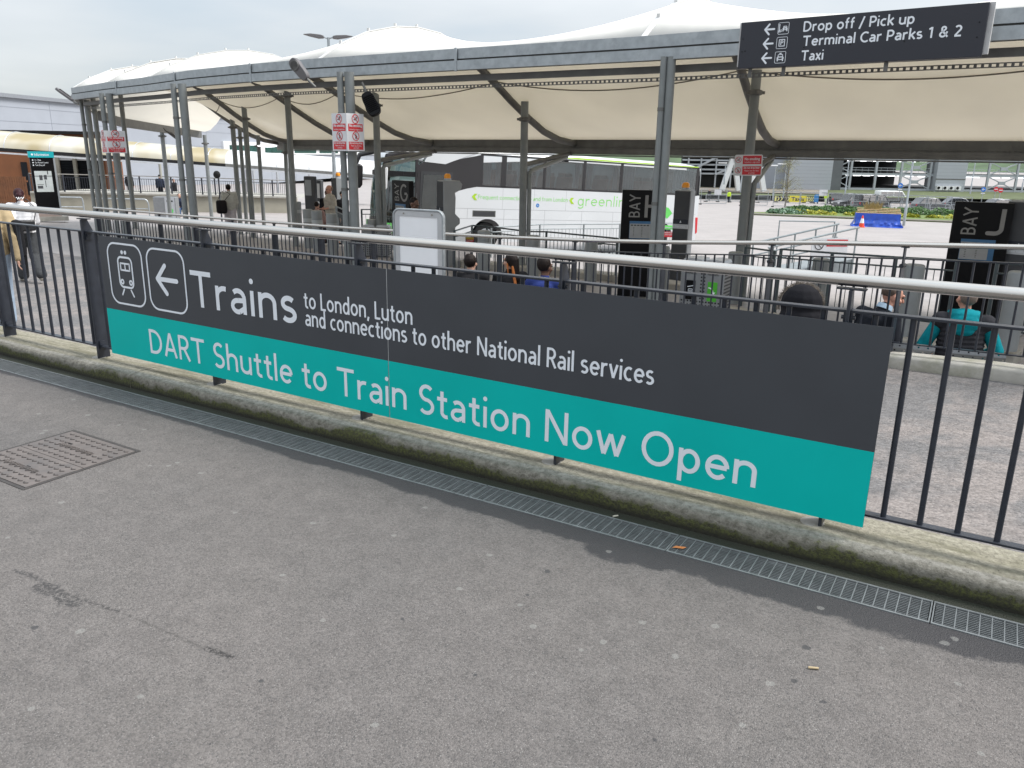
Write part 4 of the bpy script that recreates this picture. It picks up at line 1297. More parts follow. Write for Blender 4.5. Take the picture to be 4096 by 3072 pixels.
# ------------------------------------------------------------------ far railing along the ramp
def x2pts():
    pts = []; x_ = 3.2
    while x_ > -18.06:
        pts.append(x_); x_ -= 1.32
    return pts
fence2 = thing('railing', 'dark railing with a slim steel handrail beyond the ramp, behind the big sign', 'railing', (-8, 10, -.6))
P2 = x2pts()
m = MB()
xx = [4.5, 3.2, 2.0, 1.0, .2, -.8, -1.6, -2.4, -3.2, -4.5, -6.2, -7.6, -9.2, -11.4, -13.8, -16, -18.05]
m.tube([(x_, y2(x_), z2rail(x_)) for x_ in xx], .024, 14)
m.build('handrail', m_steel, fence2)
def pp2(x_): return Vector((x_, y2(x_), z2rail(x_)))
nbal = 0
stuffb = MB()
for i, x_ in enumerate(P2):
    p = pp2(x_); d = (pp2(x_ - .1) - pp2(x_ + .1)).normalized(); nn = Vector((-d.y, d.x, 0)).normalized()
    if nn.y < 0: nn = -nn
    m = MB(); zb = p.z - 1.06
    m.beam((p.x, p.y, zb - .03), (p.x, p.y, p.z - .20), .014, .095, (nn.x, nn.y, 0)); m.beam((p.x, p.y, p.z - .21), (p.x, p.y, p.z - .03), .014, .045, (nn.x, nn.y, 0))
    m.beam((p.x - d.x * .035, p.y - d.y * .035, p.z - .027), (p.x + d.x * .035, p.y + d.y * .035, p.z - .027), .035, .008)
    m.tube([p + Vector((0, 0, -.2)) - nn * .045, p + Vector((0, 0, -.2)) + nn * .045], .022, 8)
    o = m.build('post', m_navy, fence2)
    if i + 1 < len(P2):
        q = pp2(P2[i + 1])
        a = p + (q - p) * .012; b_ = p + (q - p) * .988
        m = MB(); m.beam(a - Vector((0, 0, .135)), b_ - Vector((0, 0, .135)), .045, .012); tr = m.build('top_rail', m_navy, fence2)
        m = MB(); m.beam(a - Vector((0, 0, .955)), b_ - Vector((0, 0, .955)), .045, .010); m.build('bottom_rail', m_navy, fence2)
        n_ = 10 if i < 3 else 11
        for k in range(n_):
            c = p.lerp(q, (k + .7) / (n_ + .4))
            if nbal < 100:
                m = MB(); m.tube([c - Vector((0, 0, .955)), c - Vector((0, 0, .14))], .0105, 8); m.build('baluster', m_navy, tr); nbal += 1
            else:
                stuffb.tube([c - Vector((0, 0, .955)), c - Vector((0, 0, .14))], .0105, 6)
stuffb.build('balusters', m_navy, fence2, kind='stuff')

# blank poster frame standing against it
p = atd(1676, 1000, 11.2); gz_ = zramp(p.x)
fw_, ft = .86, zat(1676, 836, p) - gz_
pf = thing('poster_frame', 'grey rounded poster frame with a blank white sheet on the ramp', 'poster frame', (p.x, p.y, gz_), rad(2))
m = MB(); rrect(m, -fw_ / 2, -.02, fw_ / 2, ft, .11, .028, -.028, .028); m.build('tube_frame', m_galv, pf, local=True, bevel=.008)
m = MB(); rrect(m, -fw_ / 2 + .03, .01, fw_ / 2 - .03, ft - .03, .085, .075, -.016, .016); m.build('inner_frame', m_alu, pf, local=True)
m = MB(); m.box2((-fw_ / 2 + .1, -.008, .08), (fw_ / 2 - .1, .008, ft - .10))
m_paper = M('blank_white_sheet', (.82, .84, .87), .35, 0, .03, 2.5, .06, 5, coat=.3)
m.build('sheet', m_paper, pf, local=True)
for sx in (-.24, .24):
    m = MB(); m.tube([(sx, -.024, ft - .068), (sx, -.014, ft - .068)], .013, 10); m.build('screw', m_steel, pf, local=True)
for sx in (-fw_ / 2 + .02, fw_ / 2 - .02):
    m = MB(); m.box((sx, 0, -.03), (.06, .40, .05)); m.build('foot', m_galv, pf, local=True)

# ------------------------------------------------------------------ bay totems
def totem(lab, letter, u, v, d, w_, off, h=None):
    p = atd(u, v, d); zg = zC(p.y); h_ = p.z - zg
    t = thing('bay_totem', lab, 'bay sign', (p.x, p.y, zg), faceang(p, off), 'bay totems')
    m = MB(); m.box2((-w_ / 2, -.07, 0), (w_ / 2, .07, h_)); m.build('panel', m_black, t, local=True, bevel=.012)
    m = MB(); m.box2((-w_ / 2 - .05, -.14, -.02), (w_ / 2 + .05, .14, .05)); m.build('base_plate', m_coldark, t, local=True)
    g = M('dull_silver_letter', (.22, .215, .205), .5, 0, .05, 6) if 'dull_silver_letter' not in bpy.data.materials else bpy.data.materials['dull_silver_letter']
    # BAY reads upwards
    m = MB(Matrix.Translation(Vector((-w_ * .08, -.0715, h_ - .49))) @ Matrix.Rotation(rad(-90), 4, 'Y'))
    m.mono('BAY', 0, 0, .41, .20, 0, .12); o = m.build('lettering', g, t, local=True, smooth=0)
    m = MB()
    if letter == 'J':
        stroke(m, (.275, h_ - .09), (.275, h_ - .385), .062, -.0735, -.0715, False)
        pts = [(.185 + .09 * math.cos(a), h_ - .385 - .075 * math.sin(a)) for a in [PI * k / 16 for k in range(0, 9)]]
        for a, b_ in zip(pts, pts[1:]): stroke(m, a, b_, .062, -.0737, -.0716)
        stroke(m, pts[-1], (.10, h_ - .458), .062, -.0737, -.0716)
    elif letter == 'H':
        for sx in (.05, .30): stroke(m, (sx, h_ - .09), (sx, h_ - .49), .058, -.0735, -.0715, False)
        stroke(m, (.08, h_ - .285), (.27, h_ - .285), .056, -.0734, -.0716, False)
    else:
        m.mono(letter, -.005, h_ - .50, .33, .42, -.0716, .13)
    m.build('bay_letter', g, t, local=True, smooth=0)
    m = MB(); m.box2((-.24, -.0745, h_ - .88), (.23, -.0715, h_ - .56)); m.build('timetable_frame', M('timetable_blue', (.04, .13, .26), .4) if 'timetable_blue' not in bpy.data.materials else bpy.data.materials['timetable_blue'], t, local=True)
    m = MB(); m.box2((-.235, -.0765, h_ - .87), (.15, -.0748, h_ - .605)); o = m.build('timetable_sheet', M('timetable_paper', (.30, .305, .305), .5) if 'timetable_paper' not in bpy.data.materials else bpy.data.materials['timetable_paper'], t, local=True)
    m = MB()
    for c in range(6): m.box2((-.215 + c * .058, -.0778, h_ - .645), (-.215 + c * .058 + .04, -.0768, h_ - .625))
    for c in range(2):
        for r_ in range(7): m.box2((-.17 + c * .15, -.0778, h_ - .67 - r_ * .026), (-.17 + c * .15 + .022, -.0768, h_ - .678 - r_ * .026))
    m.build('timetable_print', m_ink, o, local=True)
    return t
totem('tall black bay totem reading BAY J at the right edge', 'J', 3940, 809, 12.3, .80, 3)
totem('black bay totem reading BAY H beside the thick grey column', 'H', 2578, 760, 14.7, .80, 3)
totem('black bay totem reading BAY G in front of the coach windscreen', 'G', 1610, 722, 19.7, .80, -58)

# ------------------------------------------------------------------ ticket validators with amber beacons
def validator(lab, u, v, d, w_, dp, off, curved=False):
    p = atd(u, v, d); zg = zC(p.y); h_ = p.z - zg
    t = thing('ticket_machine', lab, 'ticket machine', (p.x, p.y, zg), faceang(p, off), 'ticket machines with amber beacons')
    m = MB()
    if curved:
        # profile in yz, seen from the side: an overhanging top and a stepped front
        pr = [(-dp / 2, 0), (dp * .3, 0), (dp * .3, h_ * .46), (dp * .62, h_ * .50), (dp * .62, h_ * .56), (dp * .30, h_ * .62), (dp * .34, h_ * .80), (dp * .30, h_ * .86), (dp * .72, h_ * .90), (dp * .78, h_ * .96), (dp * .6, h_), (-dp / 2, h_)]
        m.prism(pr, -w_ / 2, w_ / 2, 'x'); m.build('cabinet', m_gtotem, t, local=True, bevel=.02)
        m = MB(); m.box2((-w_ / 2 + .02, -dp / 2 - .012, .05), (w_ / 2 - .02, -dp / 2 + .004, h_ - .02)); m.build('shaded_panel', m_dtotem, t, local=True)  # shade of this face put into a darker sheet, sides left lighter
    else:
        m.box2((-w_ / 2, -dp / 2, 0), (w_ / 2, dp / 2, h_)); m.build('cabinet', m_gtotem, t, local=True, bevel=.025)
        m = MB(); m.box2((-w_ / 2 + .012, -dp / 2 - .012, .05), (w_ / 2 - .012, -dp / 2 + .004, h_ - .02)); m.build('shaded_panel', m_dtotem, t, local=True)  # darker sheet paints the shaded face against the lit cabinet sides
    m = MB(); m.box2((-w_ / 2 + .01, -dp / 2 - .018, h_ - .70), (w_ / 2 - .01, -dp / 2 - .002, h_ - .60)); m.build('dark_band', M('badge_blue_black', (.012, .018, .032), .4) if 'badge_blue_black' not in bpy.data.materials else bpy.data.materials['badge_blue_black'], t, local=True)
    m = MB(); m.box2((-w_ / 2 + .01, -dp / 2 - .017, h_ - .80), (w_ / 2 - .01, -dp / 2 - .002, h_ - .705)); m.build('pale_band', m_alu, t, local=True)
    m = MB(); m.prism([(-.022, h_ - .672), (.022, h_ - .672), (0, h_ - .625)], -dp / 2 - .02, -dp / 2 - .0175, 'y'); m.text('Ticket validator', 0, h_ - .768, w_ * .6, .03, -dp / 2 - .0175, 0, .001, 'C'); m.build('badge', m_letter, t, local=True, smooth=0)
    m = MB(); m.lathe((0, 0, h_), [(.09, 0), (.09, .03), (.085, .05)], 16); bb = m.build('beacon_base', m_galv, t, local=True)
    m = MB(); m.lathe((0, 0, h_ + .045), [(.078, 0), (.082, .06), (.065, .10), (.03, .115)], 16); m.build('beacon', m_orange, t, local=True)
    return t
validator('grey ticket machine with an amber beacon beside the rear of the coach', 2742, 760, 17.0, .36, .30, -20)
validator('grey ticket machine with a beak-like hood, in front of the coach door', 1790, 722, 19.0, .34, .40, -62, True)
validator('grey ticket machine at the right edge beside the BAY J totem', 4122, 803, 12.2, .50, .40, -12)
validator('small far grey ticket machine behind the man in the cream top', 1352, 710, 27.0, .30, .36, -55, True)

# ------------------------------------------------------------------ bollards
m_bgrey = M('bollard_grey', (.235, .25, .255), .45, 0, .08, 6)
m_bband = M('bollard_band', (.42, .44, .45), .35, 0, .05, 6)
m_bdark = M('bollard_dark_band', (.13, .135, .135), .45, 0, .08, 6)
def make_bollard():
    t = thing('bollard', '', 'bollard', (0, 0, 0))
    m = MB(); m.lathe((0, 0, -.05), [(.135, 0), (.135, .70)], 28); m.build('post', m_bgrey, t, local=True)
    m = MB(); m.lathe((0, 0, .65), [(.137, 0), (.137, .10)], 28); m.build('reflective_band', m_bband, t, local=True)
    m = MB(); m.lathe((0, 0, .75), [(.135, 0), (.135, .20), (.128, .225), (.11, .235), (.0, .24)], 28); m.build('cap', m_bgrey, t, local=True)
    return t
bol = make_bollard()
BOLL = [(1266, 841, 20.5, 'thick grey bollard left of the man in the cream top, second from the wide column'),
        (1325, 853, 20.0, 'thick grey bollard directly in front of the man in the cream top'),
        (1230, 836, 21.5, 'thick grey bollard half hidden by the tall slanting columns left of the bollard pair'),
        (1262, 806, 28.0, 'far grey bollard behind the dark totems left of the man in the cream top'),
        (1186, 806, 24.5, 'far grey bollard directly under the wide grey column cluster'),
        (1490, 876, 21.0, 'grey bollard behind the twin columns with the no smoking boards'),
        (1936, 921, 16.8, 'grey bollard below the front wheel of the coach, behind the seated woman with dark bun'),
        (2134, 940, 17.2, 'grey bollard behind the middle rear column, beside the seated person in blue'),
        (2367, 958, 16.9, 'grey bollard left of the BAY H totem'),
        (2652, 983, 15.2, 'grey bollard right of the thick column beside BAY H'),
        (2945, 1006, 14.7, 'grey bollard hidden by the right column under the wide no smoking board'),
        (3287, 1032, 13.4, 'grey bollard behind the person in the fur-trimmed hood'),
        (3662, 1056, 11.4, 'grey bollard between the man in the dark suit and the BAY J totem'),
        (4082, 1084, 10.3, 'grey bollard at the right edge behind the railing'),
        (1552, 790, 30.0, 'far grey bollard beside the coach windscreen')]
for i, (u, v, d, lab) in enumerate(BOLL):
    p = atd(u, v, d)
    if i == 0:
        bol.location = (p.x, p.y, p.z - .99); bol['label'] = lab; bol['group'] = 'thick grey bollards along the bays'
    else:
        dup(bol, (p.x, p.y, p.z - .99), None, lab)

# ------------------------------------------------------------------ recycling bins
m_perf = M('perforated_steel_grey', (.25, .26, .27), .45, .3, .08, 8)
def rbin(lab, u, v, d, w_, dp, off, front=True):
    p = atd(u, v, d); zg = zC(p.y); h_ = p.z - zg
    t = thing('recycling_bin', lab, 'bin', (p.x, p.y, zg), faceang(p, off), 'perforated steel bins')
    m = MB(); m.box2((-w_ / 2, 0, .03), (w_ / 2, dp, h_ - .06)); m.build('body', m_perf, t, local=True, bevel=.01)
    for sx in (-.25, .25):
        m = MB(); m.prism([(sx * w_ - w_ * .23, h_ - .06), (sx * w_ + w_ * .23, h_ - .06), (sx * w_ + w_ * .20, h_ - .015), (sx * w_, h_), (sx * w_ - w_ * .20, h_ - .015)], .01, dp - .01, 'y'); m.build('lid', m_alu, t, local=True)
    hl = MB()
    for r_ in range(int((h_ - .15) / .055)):
        for c in range(int(w_ / .05)):
            x_ = -w_ / 2 + .04 + c * .05; z_ = .08 + r_ * .055
            if abs(abs(x_) - w_ * .26) < .13 * w_ / .7 and .40 < z_ / h_ < .9: continue
            hl.tube([(x_, -.003, z_), (x_, .002, z_)], .014, 8)
        for c in range(int(dp / .05)):
            hl.tube([(w_ / 2 - .002, .04 + c * .05, .08 + r_ * .055), (w_ / 2 + .003, .04 + c * .05, .08 + r_ * .055)], .014, 8)
    hl.build('perforations', m_rubber, t, local=True)
    if front:
        for sx, col_, words in ((-1, m_black, ('GENERAL', 'WASTE')), (1, M('recycling_green', (.07, .42, .03), .45, 0, .05, 5), ('MIXED', 'RECYCLING'))):
            cx = sx * w_ * .25
            m = MB(); m.box2((cx - .075, -.006, .40 * h_), (cx + .075, -.001, .68 * h_)); m.build('waste_label', col_, t, local=True)
            m = MB(); m.text(words[0], cx, .84 * h_, .16, .035, -.005, .01, .001, 'C'); m.text(words[1], cx, .775 * h_, .17, .035, -.005, .01, .001, 'C'); m.build('lettering', m_ink, t, local=True, smooth=0)
            g = MB()
            if sx < 0:
                rrect(g, cx - .035, .45 * h_, cx + .035, .56 * h_, .012, .008, -.0085, -.0065); stroke(g, (cx - .045, .585 * h_), (cx + .04, .605 * h_), .012, -.0085, -.0065)
                for k in range(3): stroke(g, (cx - .015 + k * .015, .47 * h_), (cx - .015 + k * .015, .54 * h_), .006, -.0085, -.0065)
            else:
                pts = [(cx - .055 + .07 * math.sin(a), .53 * h_ + .07 * math.cos(a)) for a in [PI / 2 * k / 6 for k in range(7)]]
                for a, b_ in zip(pts, pts[1:]): stroke(g, a, b_, .018, -.0085, -.0065)
                g.prism([(cx - .02, .535 * h_), (cx + .055, .535 * h_), (cx + .015, .49 * h_)], -.0085, -.0065, 'y')
            g.build('pictogram', m_letter, t, local=True, smooth=0)
    return t
rbin('perforated steel bin with general waste and green recycling labels beside the right column', 2815, 1036, 12.4, .70, .40, -18)
rbin('pale perforated steel bin behind the twin columns and the poster frame', 1500, 900, 20.8, .72, .4, -10, False)
# green-labelled bin far left
p = atd(655, 788, 40); t = thing('recycling_bin', 'far grey bin with a round green label near the seated man', 'bin', (p.x, p.y, zC(p.y)), faceang(p, -20))
h_ = p.z - zC(p.y)
m = MB(); m.box2((-.55, 0, 0), (.55, .5, h_)); m.build('body', m_perf, t, local=True, bevel=.02)
m = MB(); m.box2((.02, -.02, .02), (.50, -.001, h_ - .03)); m.build('door', m_alu, t, local=True)
m = MB(); m.tube([(.27, -.03, h_ * .42), (.27, -.02, h_ * .42)], .14, 18); m.build('green_label', M('bin_green', (.08, .6, .10), .4), t, local=True)
m = MB(); m.box2((.12, -.03, h_ * .8), (.42, -.02, h_ * .86)); m.build('slot', m_rubber, t, local=True)

# ------------------------------------------------------------------ guard rails of the queue lanes
m_grail = M('dark_green_grey_rail', (.065, .085, .092), .45, .2, .12, 9)
m_grail2 = M('galvanised_guard_rail', (.27, .30, .31), .45, .4, .1, 9)
def guard(lab, pts, h_, mat, r=.019, step=.11, mid=None, postr=.028, grp='guard rails between the bays', posts_n=None):
    """pts: (u, v of the top rail, depth)"""
    W = [atd(*q) for q in pts]
    t = thing('guard_rail', lab, 'guard rail', (W[0].x, W[0].y, zC(W[0].y)), 0, grp)
    m = MB(); m.tube(W, r, 8); m.build('top_rail', mat, t)
    off_ = .14 if mid is None else mid
    for dz in (off_, h_ - .1):
        m = MB(); m.tube([p - Vector((0, 0, dz)) for p in W], r * .8, 8); m.build('rail', mat, t)
    for i, p in enumerate(W):
        m = MB(); m.tube([p - Vector((0, 0, h_ + .15)), p + Vector((0, 0, .01))], postr, 8); m.build('post', mat, t)
    m = MB()
    for a, b_ in zip(W, W[1:]):
        k = max(2, int((b_ - a).length / step))
        for j in range(1, k):
            c = a.lerp(b_, j / k); m.tube([c - Vector((0, 0, h_ - .1)), c - Vector((0, 0, off_))], .0065, 5, False)
    m.build('infill_bars', mat, t)
    return t
guard('dark guard rail with thin bars in front of the coach front wheel', [(1818, 924, 18.4), (1888, 902, 20.5), (1948, 906, 20.5), (2116, 926, 19.6)], 1.05, m_grail)
guard('dark guard rail with thin bars left of the BAY H totem', [(2116, 926, 19.6), (2186, 927, 18.6), (2470, 954, 17.2)], 1.05, m_grail)
guard('pale galvanised guard rail along the side of the coach', [(1965, 910, 24.0), (2160, 898, 25.0), (2336, 897, 25.6), (2480, 896, 26.2)], 1.05, m_grail2, .02, .12)
guard('pale galvanised guard rail behind the thick column, carrying a red notice', [(2640, 893, 27.0), (2712, 896, 27.2)], 1.1, m_grail2, .02, .12)
guard('dark guard rail with a gate, right of the right column', [(2984, 990, 14.4), (3092, 1004, 14.0), (3098, 1006, 13.9)], 1.0, m_grail, .016, .13)
guard('dark guard rail behind the railing, from the gate towards BAY J', [(3125, 997, 13.4), (3330, 1012, 12.6), (3585, 1029, 11.9), (3830, 1043, 11.2)], 1.0, m_grail, .016, .13)
guard('dark guard rail at the right edge beyond BAY J', [(3990, 1052, 11.0), (4180, 1066, 10.4)], 1.0, m_grail, .016, .13)
guard('green-grey guard rail beside the man in the cream top', [(1345, 826, 23.0), (1382, 842, 22.0), (1400, 850, 21.0)], 1.05, m_grail2, .02, .12)
guard('guard rail in front of the coach windscreen, behind the twin columns', [(1446, 838, 24.0), (1510, 838, 24.4), (1570, 850, 24.0)], 1.0, m_grail, .018, .13)
# low platform kerbs and pale islands of the bays
m_plat = M('pale_bay_kerb', (.36, .34, .30), .8, 0, .1, 2, .1, 20)
for i, (a, b_, wd) in enumerate((((1850, 1010, 19.5), (2480, 1060, 17.6), .5), ((2480, 1060, 17.5), (2760, 1090, 16.2), .5), ((2900, 1190, 13.6), (3560, 1270, 11.8), .45), ((3560, 1272, 11.7), (4100, 1290, 10.6), .45))):
    p, q = atd(*a), atd(*b_)
    p.z = zC(p.y) + .02; q.z = zC(q.y) + .02
    m = MB(); m.beam(p, q, wd, .26); o = m.build('kerb', m_plat, bevel=.02); struct(o)
# red notices on the rails
def notice(name, lab, u0, v0, u1, v1, d, lines, mat=None, top=None):
    a, b_ = atd(u0, v0, d), atd(u1, v1, d)
    w_ = (Vector((b_.x - a.x, b_.y - a.y))).length; h_ = abs(zat(u0, v0, a) - zat(u0, v1, a))
    t = thing(name, lab, 'sign', (a.x, a.y, a.z - h_), math.atan2(b_.y - a.y, b_.x - a.x))
    m = MB(); m.box2((0, 0, 0), (w_, .01, h_)); m.build('board', mat or m_red, t, local=True)
    if top:
        m = MB(); m.box2((0, -.003, h_ * .62), (w_, -.0005, h_)); m.build('top_band', top, t, local=True)
    m = MB(); n = len(lines)
    for i, s_ in enumerate(lines):
        z_ = h_ * (.72 - .36 * i) if n > 1 else h_ * .35
        m.text(s_, w_ / 2, z_, w_ * .85, h_ * .2, -.0015, .02, .001, 'C')
    m.build('lettering', m_board, t, local=True, smooth=0)
    return t
notice('red_notice', 'red and white notice on the pale guard rail behind the thick column', 2644, 926, 2702, 948, 26.9, ('PASSENGERS', 'DO NOT ENTER'))
notice('red_notice', 'small red and yellow notice on the guard rail below the coach front wheel', 1862, 948, 1894, 972, 19.8, ('CAUTION',), None, M('notice_yellow', (.55, .40, .05), .5))

# ------------------------------------------------------------------ coach
bdir = Vector((-10.76547573 + 16.64486241, 32.39499167 - 21.53048026, 1.30777067 - 1.83147852)).normalized()
bn = bdir.cross(Vector((0, 0, 1))).normalized()       # towards the camera side
bup = bn.cross(bdir).normalized()
if bup.z < 0: bup = -bup
BO = Vector((-16.71441, 21.40196335, -1.61542539))
bus = thing('coach', 'white and green coach with dark windows parked behind the bays', 'coach', BO)
# local x along the coach (front to rear), local -y the side that is seen, z up
by = -bn
bus.rotation_euler = Matrix((bdir, by, bup)).transposed().to_euler()
BL, BW_, BH = 12.55, 2.5, 3.45
m_bus = M('coach_white_paint', (.60, .62, .635), .25, 0, .03, .5, coat=.4)
m_busgrey = M('coach_charcoal_band', (.030, .029, .031), .3, 0, .06, 1, spec=.3, coat=.1)
m_busdark = M('coach_interior_dark', (.03, .032, .035), .7, 0, .2, 2)
m_seat = M('coach_seat_red', (.22, .045, .025), .8, 0, .2, 4)
m_green = M('coach_lettering_green', (.22, .62, .12), .4, 0, .05, 3)
m_green2 = M('coach_swoosh_green', (.12, .56, .11), .35, 0, .08, 2)
m_lime = M('coach_lime', (.36, .58, .02), .4, 0, .05, 3)
# lower body as a long rounded shell: cross-sections along x
def bus_section(x_, z0_, zt, inset, round_):
    hw = BW_ / 2 - inset
    pts = [(hw, z0_), (hw, zt - round_)]
    for k in range(1, 6):
        a = PI / 2 * k / 5; pts.append((hw - round_ + round_ * math.cos(a), zt - round_ + round_ * math.sin(a)))
    pts += [(-p[0], p[1]) for p in pts[::-1]]
    return [(x_, BW_ / 2 + p[0], p[1]) for p in pts]
def shell(secs, name, mat):
    m = MB(); m.grid(secs)
    n = len(secs[0]); m.add(secs[0], [tuple(range(n))]); m.add(secs[-1], [tuple(range(n - 1, -1, -1))])
    return m.build(name, mat, bus, local=True, smooth=45)
body = MB()
# side walls with wheel openings: built as strips around the arches
WHE = [(2.75, .50, .62), (9.3, .50, .62), (10.65, .50, .62)]
def side_panel(m, y_, flip):
    xs_ = sorted(set([.05] + [BL * k / 60 for k in range(1, 60)] + [BL - .02] + [c[0] + c[2] * math.cos(rad(a)) for c in WHE for a in range(0, 181, 15)]))
    rows = []
    for x_ in xs_:
        zb = .33
        for (cx, cz, r_) in WHE:
            if abs(x_ - cx) < r_: zb = max(zb, cz + math.sqrt(max(0, r_ * r_ - (x_ - cx) ** 2)))
        rows.append([(x_, y_, zb), (x_, y_, max(zb, 1.2)), (x_, y_, 2.05), (x_, y_, 2.2)])
    m.grid(rows)
side_panel(body, 0, False); side_panel(body, BW_, True)
# roof shell
secs = []
for x_, zt, ins, rd in ((.55, 3.22, .10, .22), (1.2, 3.40, .02, .25), (2.2, 3.45, 0, .25), (6, 3.45, 0, .25), (11.6, 3.42, 0, .25), (12.3, 3.36, .03, .28), (12.5, 3.25, .08, .3)):
    secs.append(bus_section(x_, 3.26 if x_ > 2.2 else 2.98, zt, ins, rd))
shell(secs, 'roof', m_bus)
# rear end
m = MB(); m.grid([[(12.5, y_, z_) for z_ in (.4, 1.2, 2.2)] for y_ in (0, BW_)]); 
rr_ = []
for y_ in [0, .02, .10, .3, BW_ - .3, BW_ - .1, BW_ - .02, BW_]:
    e_ = min(y_, BW_ - y_); bx_ = 12.5 + .12 * min(1, (e_ / .3) ** .5)
    rr_.append([(bx_ - .02, y_, .40), (bx_ + .02, y_, 1.0), (bx_, y_, 2.2), (bx_ - .04, y_, 3.0), (bx_ - .16, y_, 3.34)])
m.grid(rr_); m.build('rear_panel', m_bus, bus, local=True, smooth=60)
body.build('body', m_bus, bus, local=True, smooth=45)
for s_ in (0, 1):
    m = MB(); y_ = -.004 if s_ == 0 else BW_ + .004
    m.grid([[(x_, y_ + (.006 if s_ else -.006), z_) for z_ in (2.18, 2.24)] for x_ in (2.3, 12.4)]); 
# charcoal window band, front swoop
def face(m, pts, y_=-.006, th=.010): m.prism(pts, y_, y_ + th, 'y')
bd = MB()
face(bd, [(.10, .75), (1.38, 1.28), (1.38, 1.98), (1.9, 2.12), (2.5, 2.235), (2.5, 3.26), (1.26, 3.0), (.3, 2.94), (.02, 2.75)], -.004, .06)
bd.build('front_band', m_busgrey, bus, local=True)
bd = MB()
# pillars between the panes
PIL = [2.34, 3.35, 3.62, 5.05, 6.72, 8.44, 10.1, 12.28]
for x_, w_ in ((1.3, .25), (3.32, .20), (5.0, .10), (6.74, .13), (8.46, .13), (10.15, .14), (12.32, .12)):
    bd.box2((x_ - w_ / 2, -.003, 2.2), (x_ + w_ / 2, .05, 3.28))
bd.box2((1.2, -.003, 2.19), (12.38, .05, 2.25)); bd.box2((2.4, -.003, 3.24), (12.38, .05, 3.29))
bd.box2((1.2, BW_ - .05, 2.19), (12.38, BW_ + .003, 2.25)); bd.box2((1.2, BW_ - .05, 3.2), (12.38, BW_ + .003, 3.29))
for x_ in (1.3, 3.3, 5.0, 6.74, 8.46, 10.15, 12.32): bd.box2((x_ - .07, BW_ - .05, 2.2), (x_ + .07, BW_ + .003, 3.28))
bd.build('window_surround', m_busgrey, bus, local=True)
for a, b_ in ((1.42, 3.22), (3.42, 4.95), (5.05, 6.67), (6.81, 8.39), (8.53, 10.08), (10.22, 12.26)):
    m = MB(); zt = 3.24
    if a < 2: m.prism([(a, 2.24), (b_, 2.24), (b_, zt), (2.3, zt), (a, 3.0)], .004, .010, 'y')
    else: m.box2((a, .004, 2.25), (b_, .010, zt))
    m.build('window', m_glassb, bus, local=True)
m = MB(); m.box2((1.4, BW_ - .01, 2.25), (12.3, BW_ - .004, 3.24)); m.build('far_windows', m_glassb, bus, local=True)
# inside: floor, seats, headrests, curtains, luggage racks
m = MB(); m.box2((.9, .1, 2.02), (12.4, BW_ - .1, 2.08)); m.box2((12.36, .1, 2.0), (12.42, BW_ - .1, 3.3)); m.build('cabin_floor', m_busdark, bus, local=True)
for k in range(12):
    x_ = 2.0 + k * .84
    for y_ in (.28, 1.42):
        m = MB(); m.prism([(x_, 2.05), (x_ + .12, 2.05), (x_ + .22, 2.62), (x_ + .20, 2.68), (x_ + .08, 2.66)], y_, y_ + .85, 'y'); s_ = m.build('coach_seat', m_seat, bus, local=True, bevel=.03)
        m = MB(); m.box2((x_ + .09, y_ + .05, 2.62), (x_ + .2, y_ + .36, 2.80)); m.box2((x_ + .09, y_ + .48, 2.62), (x_ + .2, y_ + .80, 2.80)); m.build('headrest', m_busdark, s_, local=False) if False else m.build('headrest', m_busdark, bus, local=True, bevel=.03)
m_curt = M('pale_blue_curtain', (.34, .40, .46), .8, 0, .1, 3)
for x_, w_ in ((2.55, .34), (3.02, .22), (5.12, .2), (6.35, .24), (6.9, .3), (8.1, .26), (8.6, .62), (11.1, .75), (11.85, .3)):
    m = MB(); n = 14
    m.grid([[(x_ + w_ * (k / n) * (1 if z_ > 2.6 else .86), .06 + .022 * math.sin(k * 1.9), z_) for z_ in (2.28, 2.6, 3.2)] for k in range(n + 1)])
    m.build('curtain', m_curt, bus, local=True)
# door with glass near the front
m = MB(); m.prism([(.14, .82), (1.34, 1.30), (1.34, 2.62), (.18, 2.62)], -.016, .0, 'y'); m.build('door', m_busdark, bus, local=True)
m = MB(); m.prism([(.20, 1.25), (1.24, 1.50), (1.24, 2.52), (.28, 2.52)], -.024, -.018, 'y'); m.build('door_glass', Mglass('door_glass', (.3, .42, .42), .08, .03, .3), bus, local=True)
# white flash over the door
m = MB(); m.prism([(.30, 2.92), (1.06, 2.88), (1.35, 2.99), (2.14, 3.27), (2.3, 3.34), (.5, 3.24)], -.014, .02, 'y'); m.build('roof_flash', m_bus, bus, local=True)
# windscreen: curved, raked
NOSE, NEXP = .95, 3.2
ws = []
for j in range(13):
    y_ = BW_ * j / 12; e_ = abs(2 * j / 12 - 1)
    bx_ = .02 - NOSE * (1 - e_ ** NEXP)
    ws.append([(bx_ - .02, y_, .95), (bx_ - .02, y_, 1.4), (bx_ + .02, y_, 2.0), (bx_ + .10, y_, 2.6), (bx_ + .24, y_, 3.0)])
m = MB(); m.grid(ws); m.build('windscreen', Mglass('windscreen_glass', (.20, .30, .29), .10, .03, .4), bus, local=True, smooth=80)
fr_ = []
for j in range(13):
    y_ = BW_ * j / 12; e_ = abs(2 * j / 12 - 1); bx_ = .02 - NOSE * (1 - e_ ** NEXP)
    fr_.append([(bx_ + .05, y_, .30), (bx_ - .03, y_, .5), (bx_ - .03, y_, .95)])
m = MB(); m.grid(fr_); m.build('front_bumper', m_bus, bus, local=True, smooth=80)
fr_ = []
